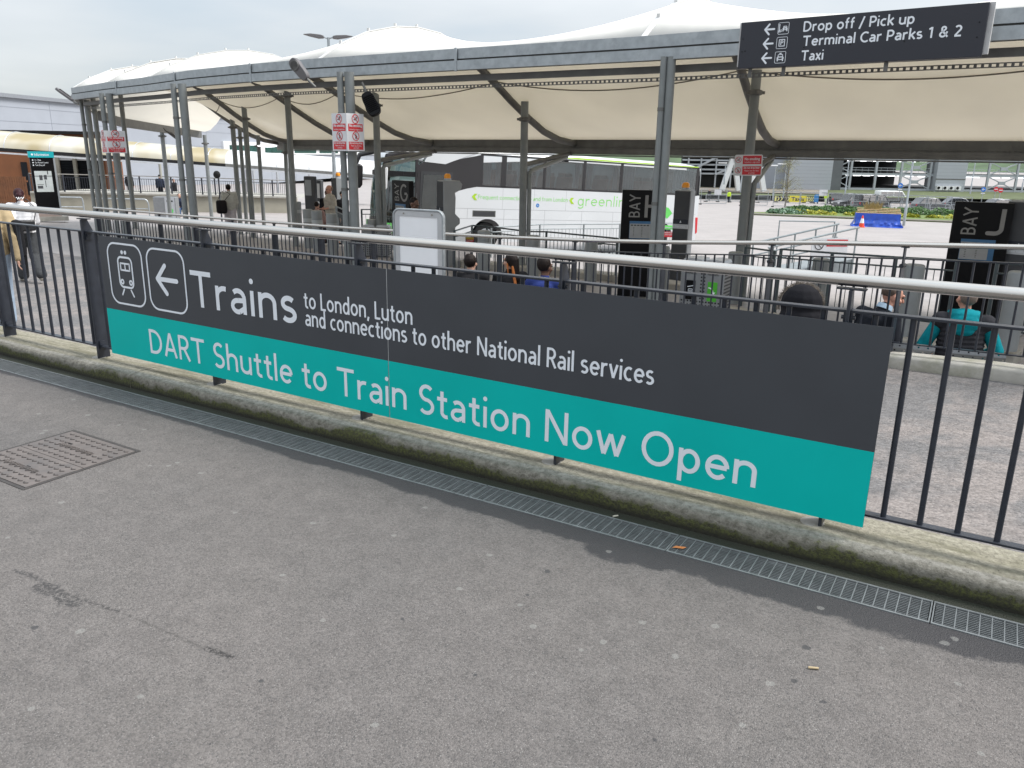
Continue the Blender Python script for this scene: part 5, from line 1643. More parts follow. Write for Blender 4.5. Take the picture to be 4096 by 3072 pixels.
for j in range(13):
    y_ = BW_ * j / 12; e_ = abs(2 * j / 12 - 1); bx_ = .02 - NOSE * (1 - e_ ** NEXP)
    fr_.append([(bx_ + .22, y_, 2.96), (bx_ + .34, y_, 3.15), (bx_ + .9, y_, 3.30)])
m = MB(); m.grid(fr_); m.build('front_dome', m_bus, bus, local=True, smooth=80)
m = MB()
for j in range(12):
    y_ = BW_ * j / 12; y2_ = BW_ * (j + 1) / 12
    for yy in (y_,):
        e1 = abs(2 * j / 12 - 1); e2 = abs(2 * (j + 1) / 12 - 1)
        b1 = .02 - NOSE * (1 - e1 ** NEXP); b2 = .02 - NOSE * (1 - e2 ** NEXP)
        m.beam((b1 + .06, y_, 2.5), (b2 + .06, y2_, 2.5), .03, .16); m.beam((b1 - .03, y_, .96), (b2 - .03, y2_, .96), .03, .10)
m.box2((.0, -.0, .95), (.10, .05, 3.0)); m.box2((.0, BW_ - .05, .95), (.10, BW_, 3.0))
m.build('windscreen_frame', m_busgrey, bus, local=True)
m = MB(); m.box2((.25, .2, .9), (.55, BW_ - .2, 1.25)); m.tube([(.75, 1.9, 1.2), (.62, 1.9, 1.55)], .03, 8); m.lathe((.62, 1.9, 1.55), [(.22, 0), (.22, .02)], 16); m.build('dashboard', m_busdark, bus, local=True)
m = MB(); m.prism([(1.0, 1.0), (1.45, 1.0), (1.6, 2.1), (1.42, 2.15), (1.35, 1.4), (1.0, 1.35)], 1.6, 2.15, 'y'); m.build('driver_seat', m_busdark, bus, local=True, bevel=.04)
m = MB(); m.box2((-1.0, .9, .62), (-.94, 1.6, .78)); m.build('number_plate', m_board, bus, local=True)
m = MB(); m.box2((-.86, .3, .55), (-.70, .75, .9)); m.box2((-.86, 1.75, .55), (-.70, 2.2, .9)); m.build('lower_grille', m_green2, bus, local=True)
# mirrors on long curved arms
for y_, out_, nm in ((.12, -.62, 'mirror'), (BW_ - .12, -.50, 'mirror')):
    m = MB(); m.tube([(.2, y_, 3.10), (-.5, y_ - (.1 if y_ < 1 else -.1), 3.18), (-1.0, y_ - (.14 if y_ < 1 else -.14), 3.04), (-1.16, y_ - (.16 if y_ < 1 else -.16), 2.6)], [.09, .085, .08, .06], 10); a_ = m.build('mirror_arm', m_busgrey, bus, local=True)
    m = MB(); m.prism([(-1.26, 1.98), (-1.12, 1.92), (-1.02, 2.05), (-1.0, 2.68), (-1.12, 2.76), (-1.26, 2.68)], y_ - .26, y_ + .06, 'y'); m.build('mirror', m_busgrey if y_ > 1 else m_bus, bus, local=True, bevel=.05)
# panel lines, vents, wheels, lights
m = MB()
for z_, a, b_ in ((1.46, 1.4, 12.4), (1.12, 1.4, 12.3)): m.box2((a, -.0015, z_ - .006), (b_, .01, z_ + .006))
for x_ in (1.95, 3.4, 5.1, 6.75, 8.2, 11.6): m.box2((x_ - .005, -.0015, .36 if x_ > 3 else 1.12), (x_ + .005, .01, 1.46))
for x_ in (3.32, 4.62, 6.0): m.box2((x_ - .004, -.0015, 1.46), (x_ + .004, .01, 2.18))
m.build('panel_gap', M('panel_gap_grey', (.30, .31, .32), .6), bus, local=True)
m = MB(); m.box2((2.15, -.004, 1.19), (3.06, .012, 1.40)); m.build('vent', M('vent_olive_grey', (.09, .095, .085), .6), bus, local=True)
m = MB(); m.box2((2.19, -.008, 1.22), (3.02, -.003, 1.37)); m.build('vent_grille', m_busdark, bus, local=True)
m_rim = M('wheel_rim', (.40, .42, .44), .4, .6, .05, 6)
for (cx, cz, r_) in WHE:
    for y_ in (.10, BW_ - .38):
        m = MB(); m.tube([(cx, y_, cz), (cx, y_ + .28, cz)], .50, 28); t_ = m.build('wheel', m_rubber, bus, local=True, bevel=.04)
        m = MB(); m.tube([(cx, y_ - .01, cz), (cx, y_ + .02, cz)], .29, 24); m.tube([(cx, y_ - .05, cz), (cx, y_, cz)], .10, 14)
        o = m.build('rim', m_rim, bus, local=True); o.parent = t_
m = MB(); m.prism([(12.42, 1.34), (12.56, 1.34), (12.60, .72), (12.50, .66)], -.012, .10, 'y'); m.build('tail_light', m_red, bus, local=True, bevel=.02)
m = MB(); m.box2((12.32, .0, 3.05), (12.40, .01, 3.1)); 
# writing on the side
tx = MB(); tx.prism([(2.20, 1.96), (2.31, 1.96), (2.22, 1.86), (2.31, 1.745), (2.20, 1.745), (2.10, 1.86)], -.006, -.003, 'y'); tx.prism([(6.22, 1.94), (6.34, 1.94), (6.25, 1.84), (6.36, 1.72), (6.24, 1.72), (6.14, 1.84)], -.006, -.003, 'y'); tx.build('chevron', m_lime, bus, local=True)
tx = MB(); tx.mono('Frequent connections to and from London', 2.34, 1.785, 3.74, .15, -.004, .10); tx.build('lettering', m_green, bus, local=True, smooth=0)
tx = MB(); tx.mono('greenline', 6.52, 1.665, 2.55, .38, -.004, .085); tx.build('lettering', m_green, bus, local=True, smooth=0)
tx = MB()
tx.prism([(9.9, 1.50), (10.2, 1.74), (10.6, 1.76), (10.95, 1.68), (11.16, 1.48), (10.92, 1.26), (10.62, 1.44), (10.3, 1.42)], -.006, -.003, 'y')
tx.prism([(11.48, 1.80), (11.62, 1.92), (11.66, .86), (11.42, .84)], -.006, -.003, 'y')
tx.prism([(10.70, 1.0), (11.36, 1.0), (11.40, .84), (10.82, .84)], -.006, -.003, 'y')
tx.build('swoosh', m_green2, bus, local=True)
tx = MB(); tx.tube([(4.78, -.005, 1.63), (4.78, 0, 1.63)], .07, 18); tx.build('blue_badge', M('badge_blue', (.05, .2, .5), .4), bus, local=True)
tx = MB(); tx.text('A', 4.78, 1.605, .05, .05, -.006, 0, .002, 'C'); tx.build('badge_letter', m_board, bus, local=True, smooth=0)
tx = MB(); tx.box2((5.4, .012 - .05, 3.30), (12.35, .012 - .044 + .01, 3.345)); 
gs = MB(); gs.prism([(5.2, 3.31), (12.3, 3.29), (12.3, 3.325), (6.4, 3.36)], -.012, -.004, 'y'); gs.build('roof_stripe', m_lime, bus, local=True)

# ------------------------------------------------------------------ mobile loading ramp with handrails
p = atd(3272, 940, 24.0); zg = zC(p.y)
rp = thing('access_ramp', 'grey mobile access ramp with handrails and a red no access board', 'access ramp', (p.x, p.y, zg), faceang(p, 28))
m_rgrey = M('ramp_grey', (.27, .30, .31), .5, .3, .1, 5)
m = MB(); m.prism([(-1.9, .02), (.9, .02), (.9, .62), (-1.9, .10)], -.55, .55, 'y'); m.build('ramp_deck', m_rgrey, rp, local=True)
for y_ in (-.58, .58):
    m = MB(); m.tube([(-1.8, y_, .95), (.95, y_, 1.55)], .03, 8); m.build('handrail', m_grail2, rp, local=True)
    m = MB(); m.tube([(-1.8, y_, .58), (.95, y_, 1.15)], .022, 8); m.build('midrail', m_grail2, rp, local=True)
    for k in range(5):
        x_ = -1.75 + k * .66; m = MB(); m.tube([(x_, y_, .1), (x_, y_, .96 + (x_ + 1.75) * .218)], .026, 8); m.build('post', m_grail2, rp, local=True)
m = MB(); m.tube([(-.9, .75, .2), (-.9, .75, 1.62), (.9, .75, 1.60), (.9, .75, .2)], .025, 8); m.build('end_frame', m_grail2, rp, local=True)
m = MB(); m.box2((-.5, -.66, .7), (.62, -.63, 1.24)); m.build('board', m_board, rp, local=True)
m = MB(); m.box2((-.05, -.665, 1.0), (.6, -.662, 1.2)); m.build('red_band', m_red, rp, local=True)
m = MB(); m.text('No access', .275, 1.05, .56, .10, -.667, .02, .002, 'C'); m.build('lettering', m_board, rp, local=True, smooth=0)
m = MB(); ringd(m, -.28, 1.04, .14, .115, -.668, -.663); stroke(m, (-.38, 1.12), (-.19, .95), .02, -.668, -.663); m.build('no_entry_symbol', m_ink, rp, local=True, smooth=0)
# ------------------------------------------------------------------ far left: hangar, covered walkway, wall and railings
def frame_at(p, q):
    """rotation about z with local x from p to q"""
    return math.atan2(q.y - p.y, q.x - p.x)
h0 = atd(-260, 590, 76.0); h1 = atd(1640, 605, 250.0)
hz0 = -4.5
hang = thing('hangar', 'huge pale grey clad hangar behind the station on the left', 'building', (h0.x, h0.y, hz0), frame_at(h0, h1))
HL = math.hypot(h1.x - h0.x, h1.y - h0.y)
m = MB(); m.box2((0, 0, 0), (HL, 40, 11.0)); m.build('wall', m_cladding, hang, local=True)
m = MB(); m.box2((-.3, -.35, 10.95), (HL + .3, 40.3, 11.35)); m.build('roof_edge', M('roof_edge_grey', (.22, .235, .26), .5), hang, local=True)
m = MB()
for z_ in (8.55, 10.0, 6.4, 4.9): m.box2((0, -.02, z_), (HL, .01, z_ + .05))
for k in range(16): m.box2((k * 12 + 5, -.02, 0), (k * 12 + 5.05, .01, 10.9))
m.build('panel_joint', M('cladding_joint', (.25, .27, .31), .5), hang, local=True)
m = MB(); m.box2((58, -.3, 5.2), (150, -.01, 7.3)); m.build('white_band', m_white, hang, local=True)
m = MB()
for k in range(6): m.box2((60 + k * 14, -.36, 5.5), (72 + k * 14, -.28, 6.7))
m.build('window', M('green_window_glass', (.012, .06, .055), .12, 0, .2, .5), hang, local=True)
# brown building with shutters below the walkway roof
b0 = atd(-60, 700, 55.0); b1 = atd(420, 715, 56.5)
bb = thing('brown_building', 'rust-brown clad building with black shutters at the far left', 'building', (b0.x, b0.y, -2.6), frame_at(b0, b1))
BLn = math.hypot(b1.x - b0.x, b1.y - b0.y)
def bx_u(u): return (u + 60) / 480.0 * BLn
m = MB(); m.box2((0, 0, 0), (bx_u(205), 5, 5.0)); m.box2((bx_u(205), .6, 0), (BLn, 5, 5.0)); m.build('wall', m_brick, bb, local=True)
m = MB(); m.box2((-.2, -.2, 5.0), (BLn + .2, 5.2, 5.2)); m.build('roof', m_rubber, bb, local=True)
m = MB(); m.box2((bx_u(88), -.06, .9), (bx_u(112), .02, 3.1)); m.build('door', m_black2, bb, local=True)
for a, b_ in ((200, 212), (236, 290), (306, 352), (356, 400)):
    m = MB(); n = 26; rows = []
    for k in range(n + 1):
        z_ = .4 + 2.85 * k / n
        rows += [[(bx_u(a), .52, z_), (bx_u(b_), .52, z_)], [(bx_u(a), .47, z_ + .06), (bx_u(b_), .47, z_ + .06)]]
    m.grid(rows); m.build('shutter', m_black2, bb, local=True, smooth=0)
m_beige = M('beige_post', (.34, .335, .29), .6, 0, .06, 3)
for a, b_ in ((216, 234), (292, 305)):
    m = MB(); m.box2((bx_u(a), .2, .2), (bx_u(b_), .5, 3.5)); m.build('pier', m_beige, bb, local=True)
m = MB(); m.box2((bx_u(196), .44, 3.25), (BLn, .6, 3.6)); m.build('lintel', m_alu, bb, local=True)
# brown timber fence in front
f0 = atd(-60, 740, 50.0); f1 = atd(112, 742, 50.2)
tf = thing('timber_fence', 'brown upright board fence below the brown building', 'fence', (f0.x, f0.y, -2.3), frame_at(f0, f1))
fl = math.hypot(f1.x - f0.x, f1.y - f0.y)
m = MB(); n = int(fl / .14)
for k in range(n): m.box((k * .14 + .06, 0, 1.15), (.115, .03, 1.75))
m.build('boards', M('brown_board', (.17, .068, .028), .7, 0, .2, 3), tf, local=True)
m = MB(); m.box2((0, .02, .7), (fl, .06, .8)); m.box2((0, .02, 1.7), (fl, .06, 1.8)); m.build('rail', m_brick, tf, local=True)
# covered walkway with a stained barrel roof
t0 = atd(-80, 586, 50.0); t1 = atd(900, 655, 60.0); t2 = atd(1420, 694, 66.0); t3 = atd(1560, 704, 68)
wk = thing('covered_walkway', 'cream barrel-roofed covered walkway stepping down behind the station', 'walkway', (t0.x, t0.y, -2.3))
EV = [t0, t0.lerp(t1, .33), t0.lerp(t1, .66), t1, t1.lerp(t2, .5), t2, t3]
m_barrel = Mfoil('stained_walkway_skin', (.50, .49, .43), .10, .5, stripes=((.9, .3, .02), (.34, .29, .17)))
m_barrel2 = Mfoil('clean_walkway_skin', (.70, .72, .73), .12, .5)
bk = Vector((-.5136, .858, 0))
def barrel(a, b_, hh, mat):
    m = MB(); rows = []
    for k in range(9):
        t = k / 8; p = a.lerp(b_, t)
        rows.append([p + bk * (1.6 - 1.6 * math.cos(PI * j / 12)) + Vector((0, 0, hh * math.sin(PI * j / 12))) for j in range(13)])
    m.grid(rows); return m.build('roof_skin', mat, wk, smooth=60)
for i, (a, b_) in enumerate(zip(EV, EV[1:])):
    barrel(a, b_, 1.02 if i < 4 else 1.1, m_barrel if i < 3 else m_barrel2)
    m = MB(); m.beam(a - Vector((0, 0, .10)), b_ - Vector((0, 0, .10)), .15, .22); m.build('gutter', m_rubber if i < 3 else m_coldark, wk)
    m = MB(); m.beam(a - Vector((0, 0, .30)), b_ - Vector((0, 0, .30)), .12, .10); m.build('eaves_beam', m_alu, wk)
    for s_ in (.25, .75):
        m = MB(); p = a.lerp(b_, s_)
        rows = []
        for j in range(13):
            q = p + bk * (1.6 - 1.6 * math.cos(PI * j / 12)) + Vector((0, 0, 1.05 * math.sin(PI * j / 12) - .02)); rows.append(q)
        m.tube(rows, .03, 6); m.build('hoop', m_alu, wk)
for u in (470, 640, 760, 980, 1012, 1105, 1235, 1330, 1352):
    # find eaves point
    best = min(((abs((lambda P: 2048 + F * (P - CAM).dot(RIGHT) / (P - CAM).dot(FWD))(a.lerp(b_, s / 20)) - u), a.lerp(b_, s / 20)) for a, b_ in zip(EV, EV[1:]) for s in range(21)), key=lambda q: q[0])
    p = best[1]; m = MB(); m.cyl((p.x, p.y, -2.6), .09, p.z - .35 + 2.6, 12); m.build('post', m_alu if u > 900 else m_beige, wk)
# retaining wall with railing on top
w0 = atd(120, 772, 47.0); w1 = atd(560, 780, 49.0); w2 = atd(860, 786, 50.5); w3 = atd(1185, 794, 52.5)
WL = [w0, w1, w2, w3]
rw = thing('retaining_wall', 'long pale concrete retaining wall below the far railing', 'wall', (w1.x, w1.y, zC(w1.y)))
m = MB()
for a, b_ in zip(WL, WL[1:]):
    a2 = Vector((a.x, a.y, zC(a.y) - .3)); b2 = Vector((b_.x, b_.y, zC(b_.y) - .3))
    m.add([a2, b2, b_, a, a2 + bk * .3, b2 + bk * .3, b_ + bk * .3, a + bk * .3], [(0, 1, 2, 3), (3, 2, 6, 7), (4, 7, 6, 5), (0, 3, 7, 4), (1, 5, 6, 2)])
m.build('wall', M('pale_wall_concrete', (.29, .275, .225), .85, 0, .12, .8, .2, 6, tint=(.20, .19, .15), tintscale=.5), rw)
m = MB()
for a, b_ in zip(WL, WL[1:]): m.beam(a + bk * .1 + Vector((0, 0, .05)), b_ + bk * .1 + Vector((0, 0, .05)), .5, .10)
m.build('coping', m_conc, rw)
wr = thing('far_railing', 'dark railing with upright bars standing on the far concrete wall', 'railing', (w1.x, w1.y, w1.z))
for a, b_ in zip(WL, WL[1:]):
    A, B = a + bk * .15, b_ + bk * .15
    m = MB(); m.beam(A + Vector((0, 0, 1.12)), B + Vector((0, 0, 1.12)), .05, .05); m.build('handrail', m_steel, wr)
    m = MB(); m.beam(A + Vector((0, 0, .95)), B + Vector((0, 0, .95)), .04, .03); m.beam(A + Vector((0, 0, .2)), B + Vector((0, 0, .2)), .04, .03); m.build('rail', m_navy, wr)
    m = MB(); n = int((B - A).length / .125)
    for k in range(n):
        c = A.lerp(B, k / n); m.beam(c + Vector((0, 0, .2)), c + Vector((0, 0, .95)), .018, .018, (1, 0, 0))
        if k % 14 == 0: m.beam(c + Vector((0, 0, .1)), c + Vector((0, 0, 1.1)), .07, .07, (1, 0, 0))
    m.build('bars', m_navy, wr)
# upper walkway floor behind the wall, with far brick plinth
m = MB(); A = [q + bk * .3 for q in WL]; B = [q + bk * 6 for q in WL]
m.grid([[a + Vector((0, 0, -.02)) for a in A], [b_ + Vector((0, 0, -.02)) for b_ in B]]); struct(m.build('upper_path', m_conc))
# hoop barriers in front of the wall
def hoop(lab, u0, u1, v0, d):
    a, b_ = atd(u0, v0, d), atd(u1, v0 + (u1 - u0) * .02, d + .6)
    t = thing('hoop_barrier', lab, 'barrier', (a.x, a.y, zC(a.y)), 0, 'hoop barriers by the far wall')
    za, zb = zC(a.y) - .1, zC(b_.y) - .1; d_ = (b_ - a) * .06
    m = MB(); m.tube([(a.x, a.y, za), a - Vector((0, 0, .25)), a + d_ * .4 - Vector((0, 0, .06)), a + d_, b_ - d_, b_ - d_ * .4 - Vector((0, 0, .06)), b_ - Vector((0, 0, .25)), (b_.x, b_.y, zb)], .035, 8); m.build('hoop', m_galv, t)
    m = MB(); m.tube([a - Vector((0, 0, .5)), b_ - Vector((0, 0, .5))], .025, 8); m.build('rail', m_galv, t)
hoop('galvanised hoop barrier behind the leftmost column cluster', 368, 592, 793, 42)
hoop('galvanised hoop barrier between the information totem and the columns', 232, 330, 788, 42)
# speaker-headed pole by the walking woman
p = atd(873, 705, 42); t = thing('camera_pole', 'slim pole with a dark camera head beyond the walking woman', 'pole', (p.x, p.y, zC(p.y)))
m = MB(); m.cyl((p.x, p.y, zC(p.y)), .045, p.z - zC(p.y), 10); m.build('pole', m_navy, t)
m = MB(); m.ell((p.x - .10, p.y, p.z + .08), (.22, .16, .2)); m.build('camera_head', m_rubber, t)

# information totem
p = atd(160, 606, 29.0); pb = atd(173, 880, 29.0); zg = zC(pb.y)
zg = pb.z
it = thing('information_totem', 'tall black information totem with a teal top and a pale map', 'sign', (p.x, p.y, zg), faceang(p, 6))
hh = p.z - zg; wd = .74
m = MB(); m.box2((-wd / 2, -.10, .30), (wd / 2, .10, hh - .21)); m.build('panel', m_black, it, local=True)
m = MB(); m.box2((wd / 2, -.105, .30), (wd / 2 + .06, .105, hh - .21)); m.build('side_trim', m_gtotem, it, local=True)
m = MB(); m.box2((-wd / 2 - .03, -.12, hh - .21), (wd / 2 + .04, .12, hh)); m.build('teal_header', M('totem_teal', (.01, .38, .42), .4, 0, .04, 3), it, local=True)
m = MB(); m.text('Information', .02, hh - .15, .46, .09, -.122, .01, .002, 'C'); disc(m, -.28, hh - .105, .035, -.124, -.121); m.build('header_lettering', m_letter, it, local=True, smooth=0)
m = MB()
for i, s_ in enumerate(('A - C Bays', 'Car Rental Centre', 'Taxi, Drop off')):
    m.text(s_, -.22, hh - .32 - i * .09, (.2, .42, .3)[i], .05, -.102, .0, .001); disc(m, -.28, hh - .298 - i * .09, .022, -.104, -.101)
m.build('direction_lettering', m_letter, it, local=True, smooth=0)
m = MB(); m.box2((-.29, -.104, hh - 1.42), (.26, -.101, hh - .68)); mp_ = m.build('map', M('pale_map', (.50, .54, .54), .5, 0, .06, 8), it, local=True)
m = MB()
for a in ((-.15, hh - 1.0, .10, .17), (0.0, hh - .98, .09, .16), (-.24, hh - 1.16, .2, .015), (-.24, hh - 1.30, .17, .10), (.02, hh - 1.25, .02, .24), (-.29, hh - .87, .55, .02), (.12, hh - .80, .03, .12)): m.box2((a[0], -.108, a[1]), (a[0] + a[2], -.1045, a[1] + a[3]))
m.build('map_print', m_dtotem, it, local=True)
m = MB(); m.box2((-.36, -.16, .08), (.40, .16, .30)); m.build('plinth', M('pinkish_plinth', (.33, .26, .235), .8, 0, .06, 5), it, local=True)
m = MB(); m.box2((-.46, -.26, -.08), (.60, .26, .08)); m.build('base', m_conc, it, local=True)

# twin lamp post beyond the domes
p = atd(1313, 150, 37.0); zg = zC(p.y)
lp = thing('lamp_post', 'tall twin-headed lamp post rising behind the white canopy', 'lamp post', (p.x, p.y, zg), faceang(p, 0))
hh = p.z - zg
m = MB(); m.tube([(0, 0, 0), (0, 0, hh * .5), (0, 0, hh)], [.11, .08, .06], 12); m.build('pole', m_galv, lp, local=True)
for s_ in (-1, 1):
    m = MB(); m.tube([(0, 0, hh - .05), (s_ * .22, 0, hh + .02)], .035, 8); m.build('arm', m_galv, lp, local=True)
    m = MB(); m.prism([(s_ * .2, hh - .04), (s_ * .42, hh - .06), (s_ * .8, hh + .01), (s_ * 1.12, hh + .09), (s_ * .8, hh + .13), (s_ * .35, hh + .10), (s_ * .2, hh + .06)], -.15, .15, 'y'); m.build('lamp_head', m_lamp, lp, local=True, bevel=.02)

# ------------------------------------------------------------------ far right: multi-storey car park on its bank
K = 150 / 3200.0
cp0 = atd(3300, 750, 150.0)
axr = math.atan2(RIGHT.y, RIGHT.x)
def LX(u): return (u - 3300) * K
def LZ(v, u=3300): return (750 + (u - 3300) * .016 - v) * K
cpk = thing('car_park', 'open steel multi-storey car park with cross bracing beyond the apron', 'building', cp0, axr)
m_frame = M('pale_steel_frame', (.42, .45, .48), .45, .2, .05, 2)
m_deck = M('dark_deck', (.05, .052, .055), .8, 0, .2, .3)
U0, U1 = 3340, 4420
FL = [-.15, 2.55, 5.3, 8.1]
for i, z_ in enumerate(FL):
    m = MB(); m.box2((LX(U0), .4, z_ - .12), (LX(3830) if i else LX(U1), 26, z_ + .08))
    if i: m.box2((LX(3830), .4, z_ - .12), (LX(U1), 15, z_ + .08))
    m.build('deck', m_deck, cpk, local=True)
    m = MB(); m.box2((LX(U0), 0, z_ - .22), (LX(U1), .35, z_ + .20)); m.build('edge_beam', m_frame, cpk, local=True)
    if 0 < i < 3:
        m = MB()
        m.tube([(LX(U0), .05, z_ + 1.15), (LX(U1), .05, z_ + 1.15)], .04, 6); m.tube([(LX(U0), .05, z_ + .7), (LX(U1), .05, z_ + .7)], .05, 6)
        for u in range(U0, U1, 25): m.tube([(LX(u), .05, z_ + .1), (LX(u), .05, z_ + 1.15)], .025, 5)
        m.build('guard_rail', m_frame, cpk, local=True)
m = MB(); m.box2((LX(U0), 26, -.3), (LX(3830), 26.4, 8)); m.build('back_wall', m_deck, cpk, local=True)
for u in (3396, 3496, 3597, 3712, 3852, 3945, 4060, 4180, 4300):
    m = MB(); m.box2((LX(u) - .18, -.12, -.5), (LX(u) + .18, .25, 8.2)); m.build('column', m_frame, cpk, local=True)
for a, b_ in ((3345, 3396), (3597, 3712), (3945, 4060)):
    for z_ in (0, 2.6):
        m = MB()
        if a == 3345:
            m.beam((LX(a), 0, z_ + 1.3), (LX(b_), 0, z_ + 2.4), .16, .16); m.beam((LX(a), 0, z_ + 1.3), (LX(b_), 0, z_ + .1), .16, .16)
        else:
            m.beam((LX(a), 0, z_ + .1), (LX(b_), 0, z_ + 2.4), .18, .18); m.beam((LX(a), 0.02, z_ + 2.4), (LX(b_), .02, z_ + .1), .16, .16)
            m.box(((LX(a) + LX(b_)) / 2, -.04, z_ + 1.25), (1.3, .25, .6))
        m.build('cross_brace', m_frame, cpk, local=True)
m_strip = Memit('car_park_tube_light', (.95, .97, 1.0), 1.2)
for z_ in (2.3, 5.0):
    for u in (3430, 3470, 3530, 3570, 3640, 3690, 3880, 3910, 3990, 4030, 4090):
        m = MB(); m.box2((LX(u) - .65, 1.0, z_ - .12), (LX(u) + .65, 1.2, z_)); m.build('tube_light', m_strip, cpk, local=True)
    m = MB()
    for k in range(20): m.box2((LX(3400) + k * .85, 9 + (k % 3), z_ - .2), (LX(3400) + k * .85 + .35, 9.2 + (k % 3), z_ - .05))
    m.build('rear_lights', m_strip, cpk, local=True)
# clad stair towers
def tower(lab, u0, u1, v0, dp, mat, side=None, ac=False):
    t = thing('stair_tower', lab, 'building', cp0, axr)
    t.location = cpk.matrix_world @ Vector((0, 0, 0)) if False else cp0
    m = MB(); m.box2((LX(u0), -dp, -.6), (LX(u1), 3, LZ(v0))); m.build('cladding', mat, t, local=True)
    m = MB()
    for k in range(1, int(LZ(v0) / .62)): m.box2((LX(u0), -dp - .012, k * .62), (LX(u1), -dp + .01, k * .62 + .03))
    m.build('panel_joint', M('joint_grey', (.30, .32, .34), .5), t, local=True)
    if side:
        m = MB(); m.box2((LX(u1), -dp + .05, -.6), (LX(side), 3, LZ(v0))); m.build('dark_return', M('dark_metal_return', (.13, .14, .15), .5, .2, .15, .4), t, local=True)
    if ac:
        m = MB(); m.box2((LX(u0) - .05, -dp - .04, LZ(712)), (LX(u1), -dp + .02, LZ(708))); m.build('dark_joint', m_coldark, t, local=True)
        for k in range(4):
            x_ = LX(3738 + k * 25)
            m = MB(); m.box2((x_ - .45, -dp - .55, LZ(752)), (x_ + .55, -dp - .05, LZ(736))); a_ = m.build('cooling_unit', m_white, t, local=True)
            m = MB(); m.tube([(x_ - .12, -dp - .58, LZ(743.5)), (x_ - .12, -dp - .54, LZ(743.5))], .27, 16); m.build('fan_grille', m_rubber, t, local=True)
    return t
m_pale = M('pale_blue_grey_cladding', (.40, .425, .46), .45, 0, .03, .3)
tower('large pale grey clad tower left of the open car park decks', 3136, 3305, 560, 2.0, m_pale, 3345)
tower('mid-grey recessed cladding block behind the small birch', 2975, 3136, 600, .3, m_cladding)
tower('pale clad stair tower with four cooling units in the car park', 3726, 3842, 600, 1.2, m_pale, None, True)
# bridge support with white raking legs
br = thing('footbridge', 'white raking legs of a footbridge behind the coach rear', 'bridge', cp0, axr)
for (x0_, x1_) in (((2845, 628), (2812, 742)), ((2845, 628), (2872, 742)), ((2935, 640), (2906, 744)), ((2935, 640), (2965, 744))):
    m = MB(); m.beam((LX(x0_[0]), -14, LZ(x0_[1])), (LX(x1_[0]), -14, LZ(x1_[1]) - .6), .75, .9, (0, 1, 0)); m.build('raking_leg', m_white, br, local=True)
m = MB(); m.box2((LX(2740), -15, LZ(632)), (LX(2985), -9, LZ(600))); m.build('deck', m_coldark, br, local=True)
st = thing('steel_stair', 'grey steel stair and landing structure behind the footbridge legs', 'stair', cp0, axr)
for v in (640, 655, 672, 690, 706):
    m = MB(); m.box2((LX(2735), -1, LZ(v)), (LX(2975), 3, LZ(v) + .28)); m.build('landing', m_frame, st, local=True)
for u in (2740, 2790, 2850, 2910, 2970):
    m = MB(); m.box2((LX(u), -1.1, -.5), (LX(u) + .25, -.85, LZ(620))); m.build('post', m_frame, st, local=True)
m = MB(); m.box2((LX(2735), 3, -.5), (LX(2976), 4, LZ(600))); m.build('dark_back', m_deck, st, local=True)
for a, b_ in (((2740, 700), (2850, 640)), ((2850, 706), (2960, 655))):
    m = MB(); m.beam((LX(a[0]), -1.2, LZ(a[1])), (LX(b_[0]), -1.2, LZ(b_[1])), .3, .35); m.build('stair_flight', m_frame, st, local=True)
# grass bank below the car park
m = MB()
def wp(u, v, d): return atd(u, v, d)
rows = []
for (v, d) in ((786, 131), (776, 136), (764, 146), (754, 152), (752, 175)):
    rows.append([atd(u, v + (u - 3300) * .016, d) for u in (2300, 2700, 3000, 3300, 3600, 3900, 4400, 5200)])
m.grid(rows); struct(m.build('grass_bank', M('dull_bank_grass', (.085, .105, .045), .9, 0, .25, .6, .3, 3)))
m = MB()
rows = [[atd(u, v + (u - 3300) * .016, d) + Vector((0, 0, .03)) for u in (2700, 3000, 3300)] for (v, d) in ((776, 134.6), (764, 146.2), (757, 150))]
m.grid(rows); struct(m.build('gravel_bank', M('bare_bank', (.20, .18, .15), .9, 0, .2, .5)))
# wooded hills on the skyline
m_wood = M('far_woodland', (.06, .10, .045), .9, 0, .35, .05)
m = MB(); rows = []
for j in range(4):
    row = []
    for i in range(61):
        a = rad(-75 + i * 2.5); r_ = 620 + j * 60
        h_ = (14 + 10 * mnoise.noise(Vector((i * .35, j * .4, 3)))) * (0, .7, 1.0, .2)[j]
        row.append((CAM.x + math.sin(a) * r_, CAM.y + math.cos(a) * r_, -6 + h_))
    rows.append(row)
m.grid(rows); o = m.build('hills', m_wood); o['kind'] = 'structure'

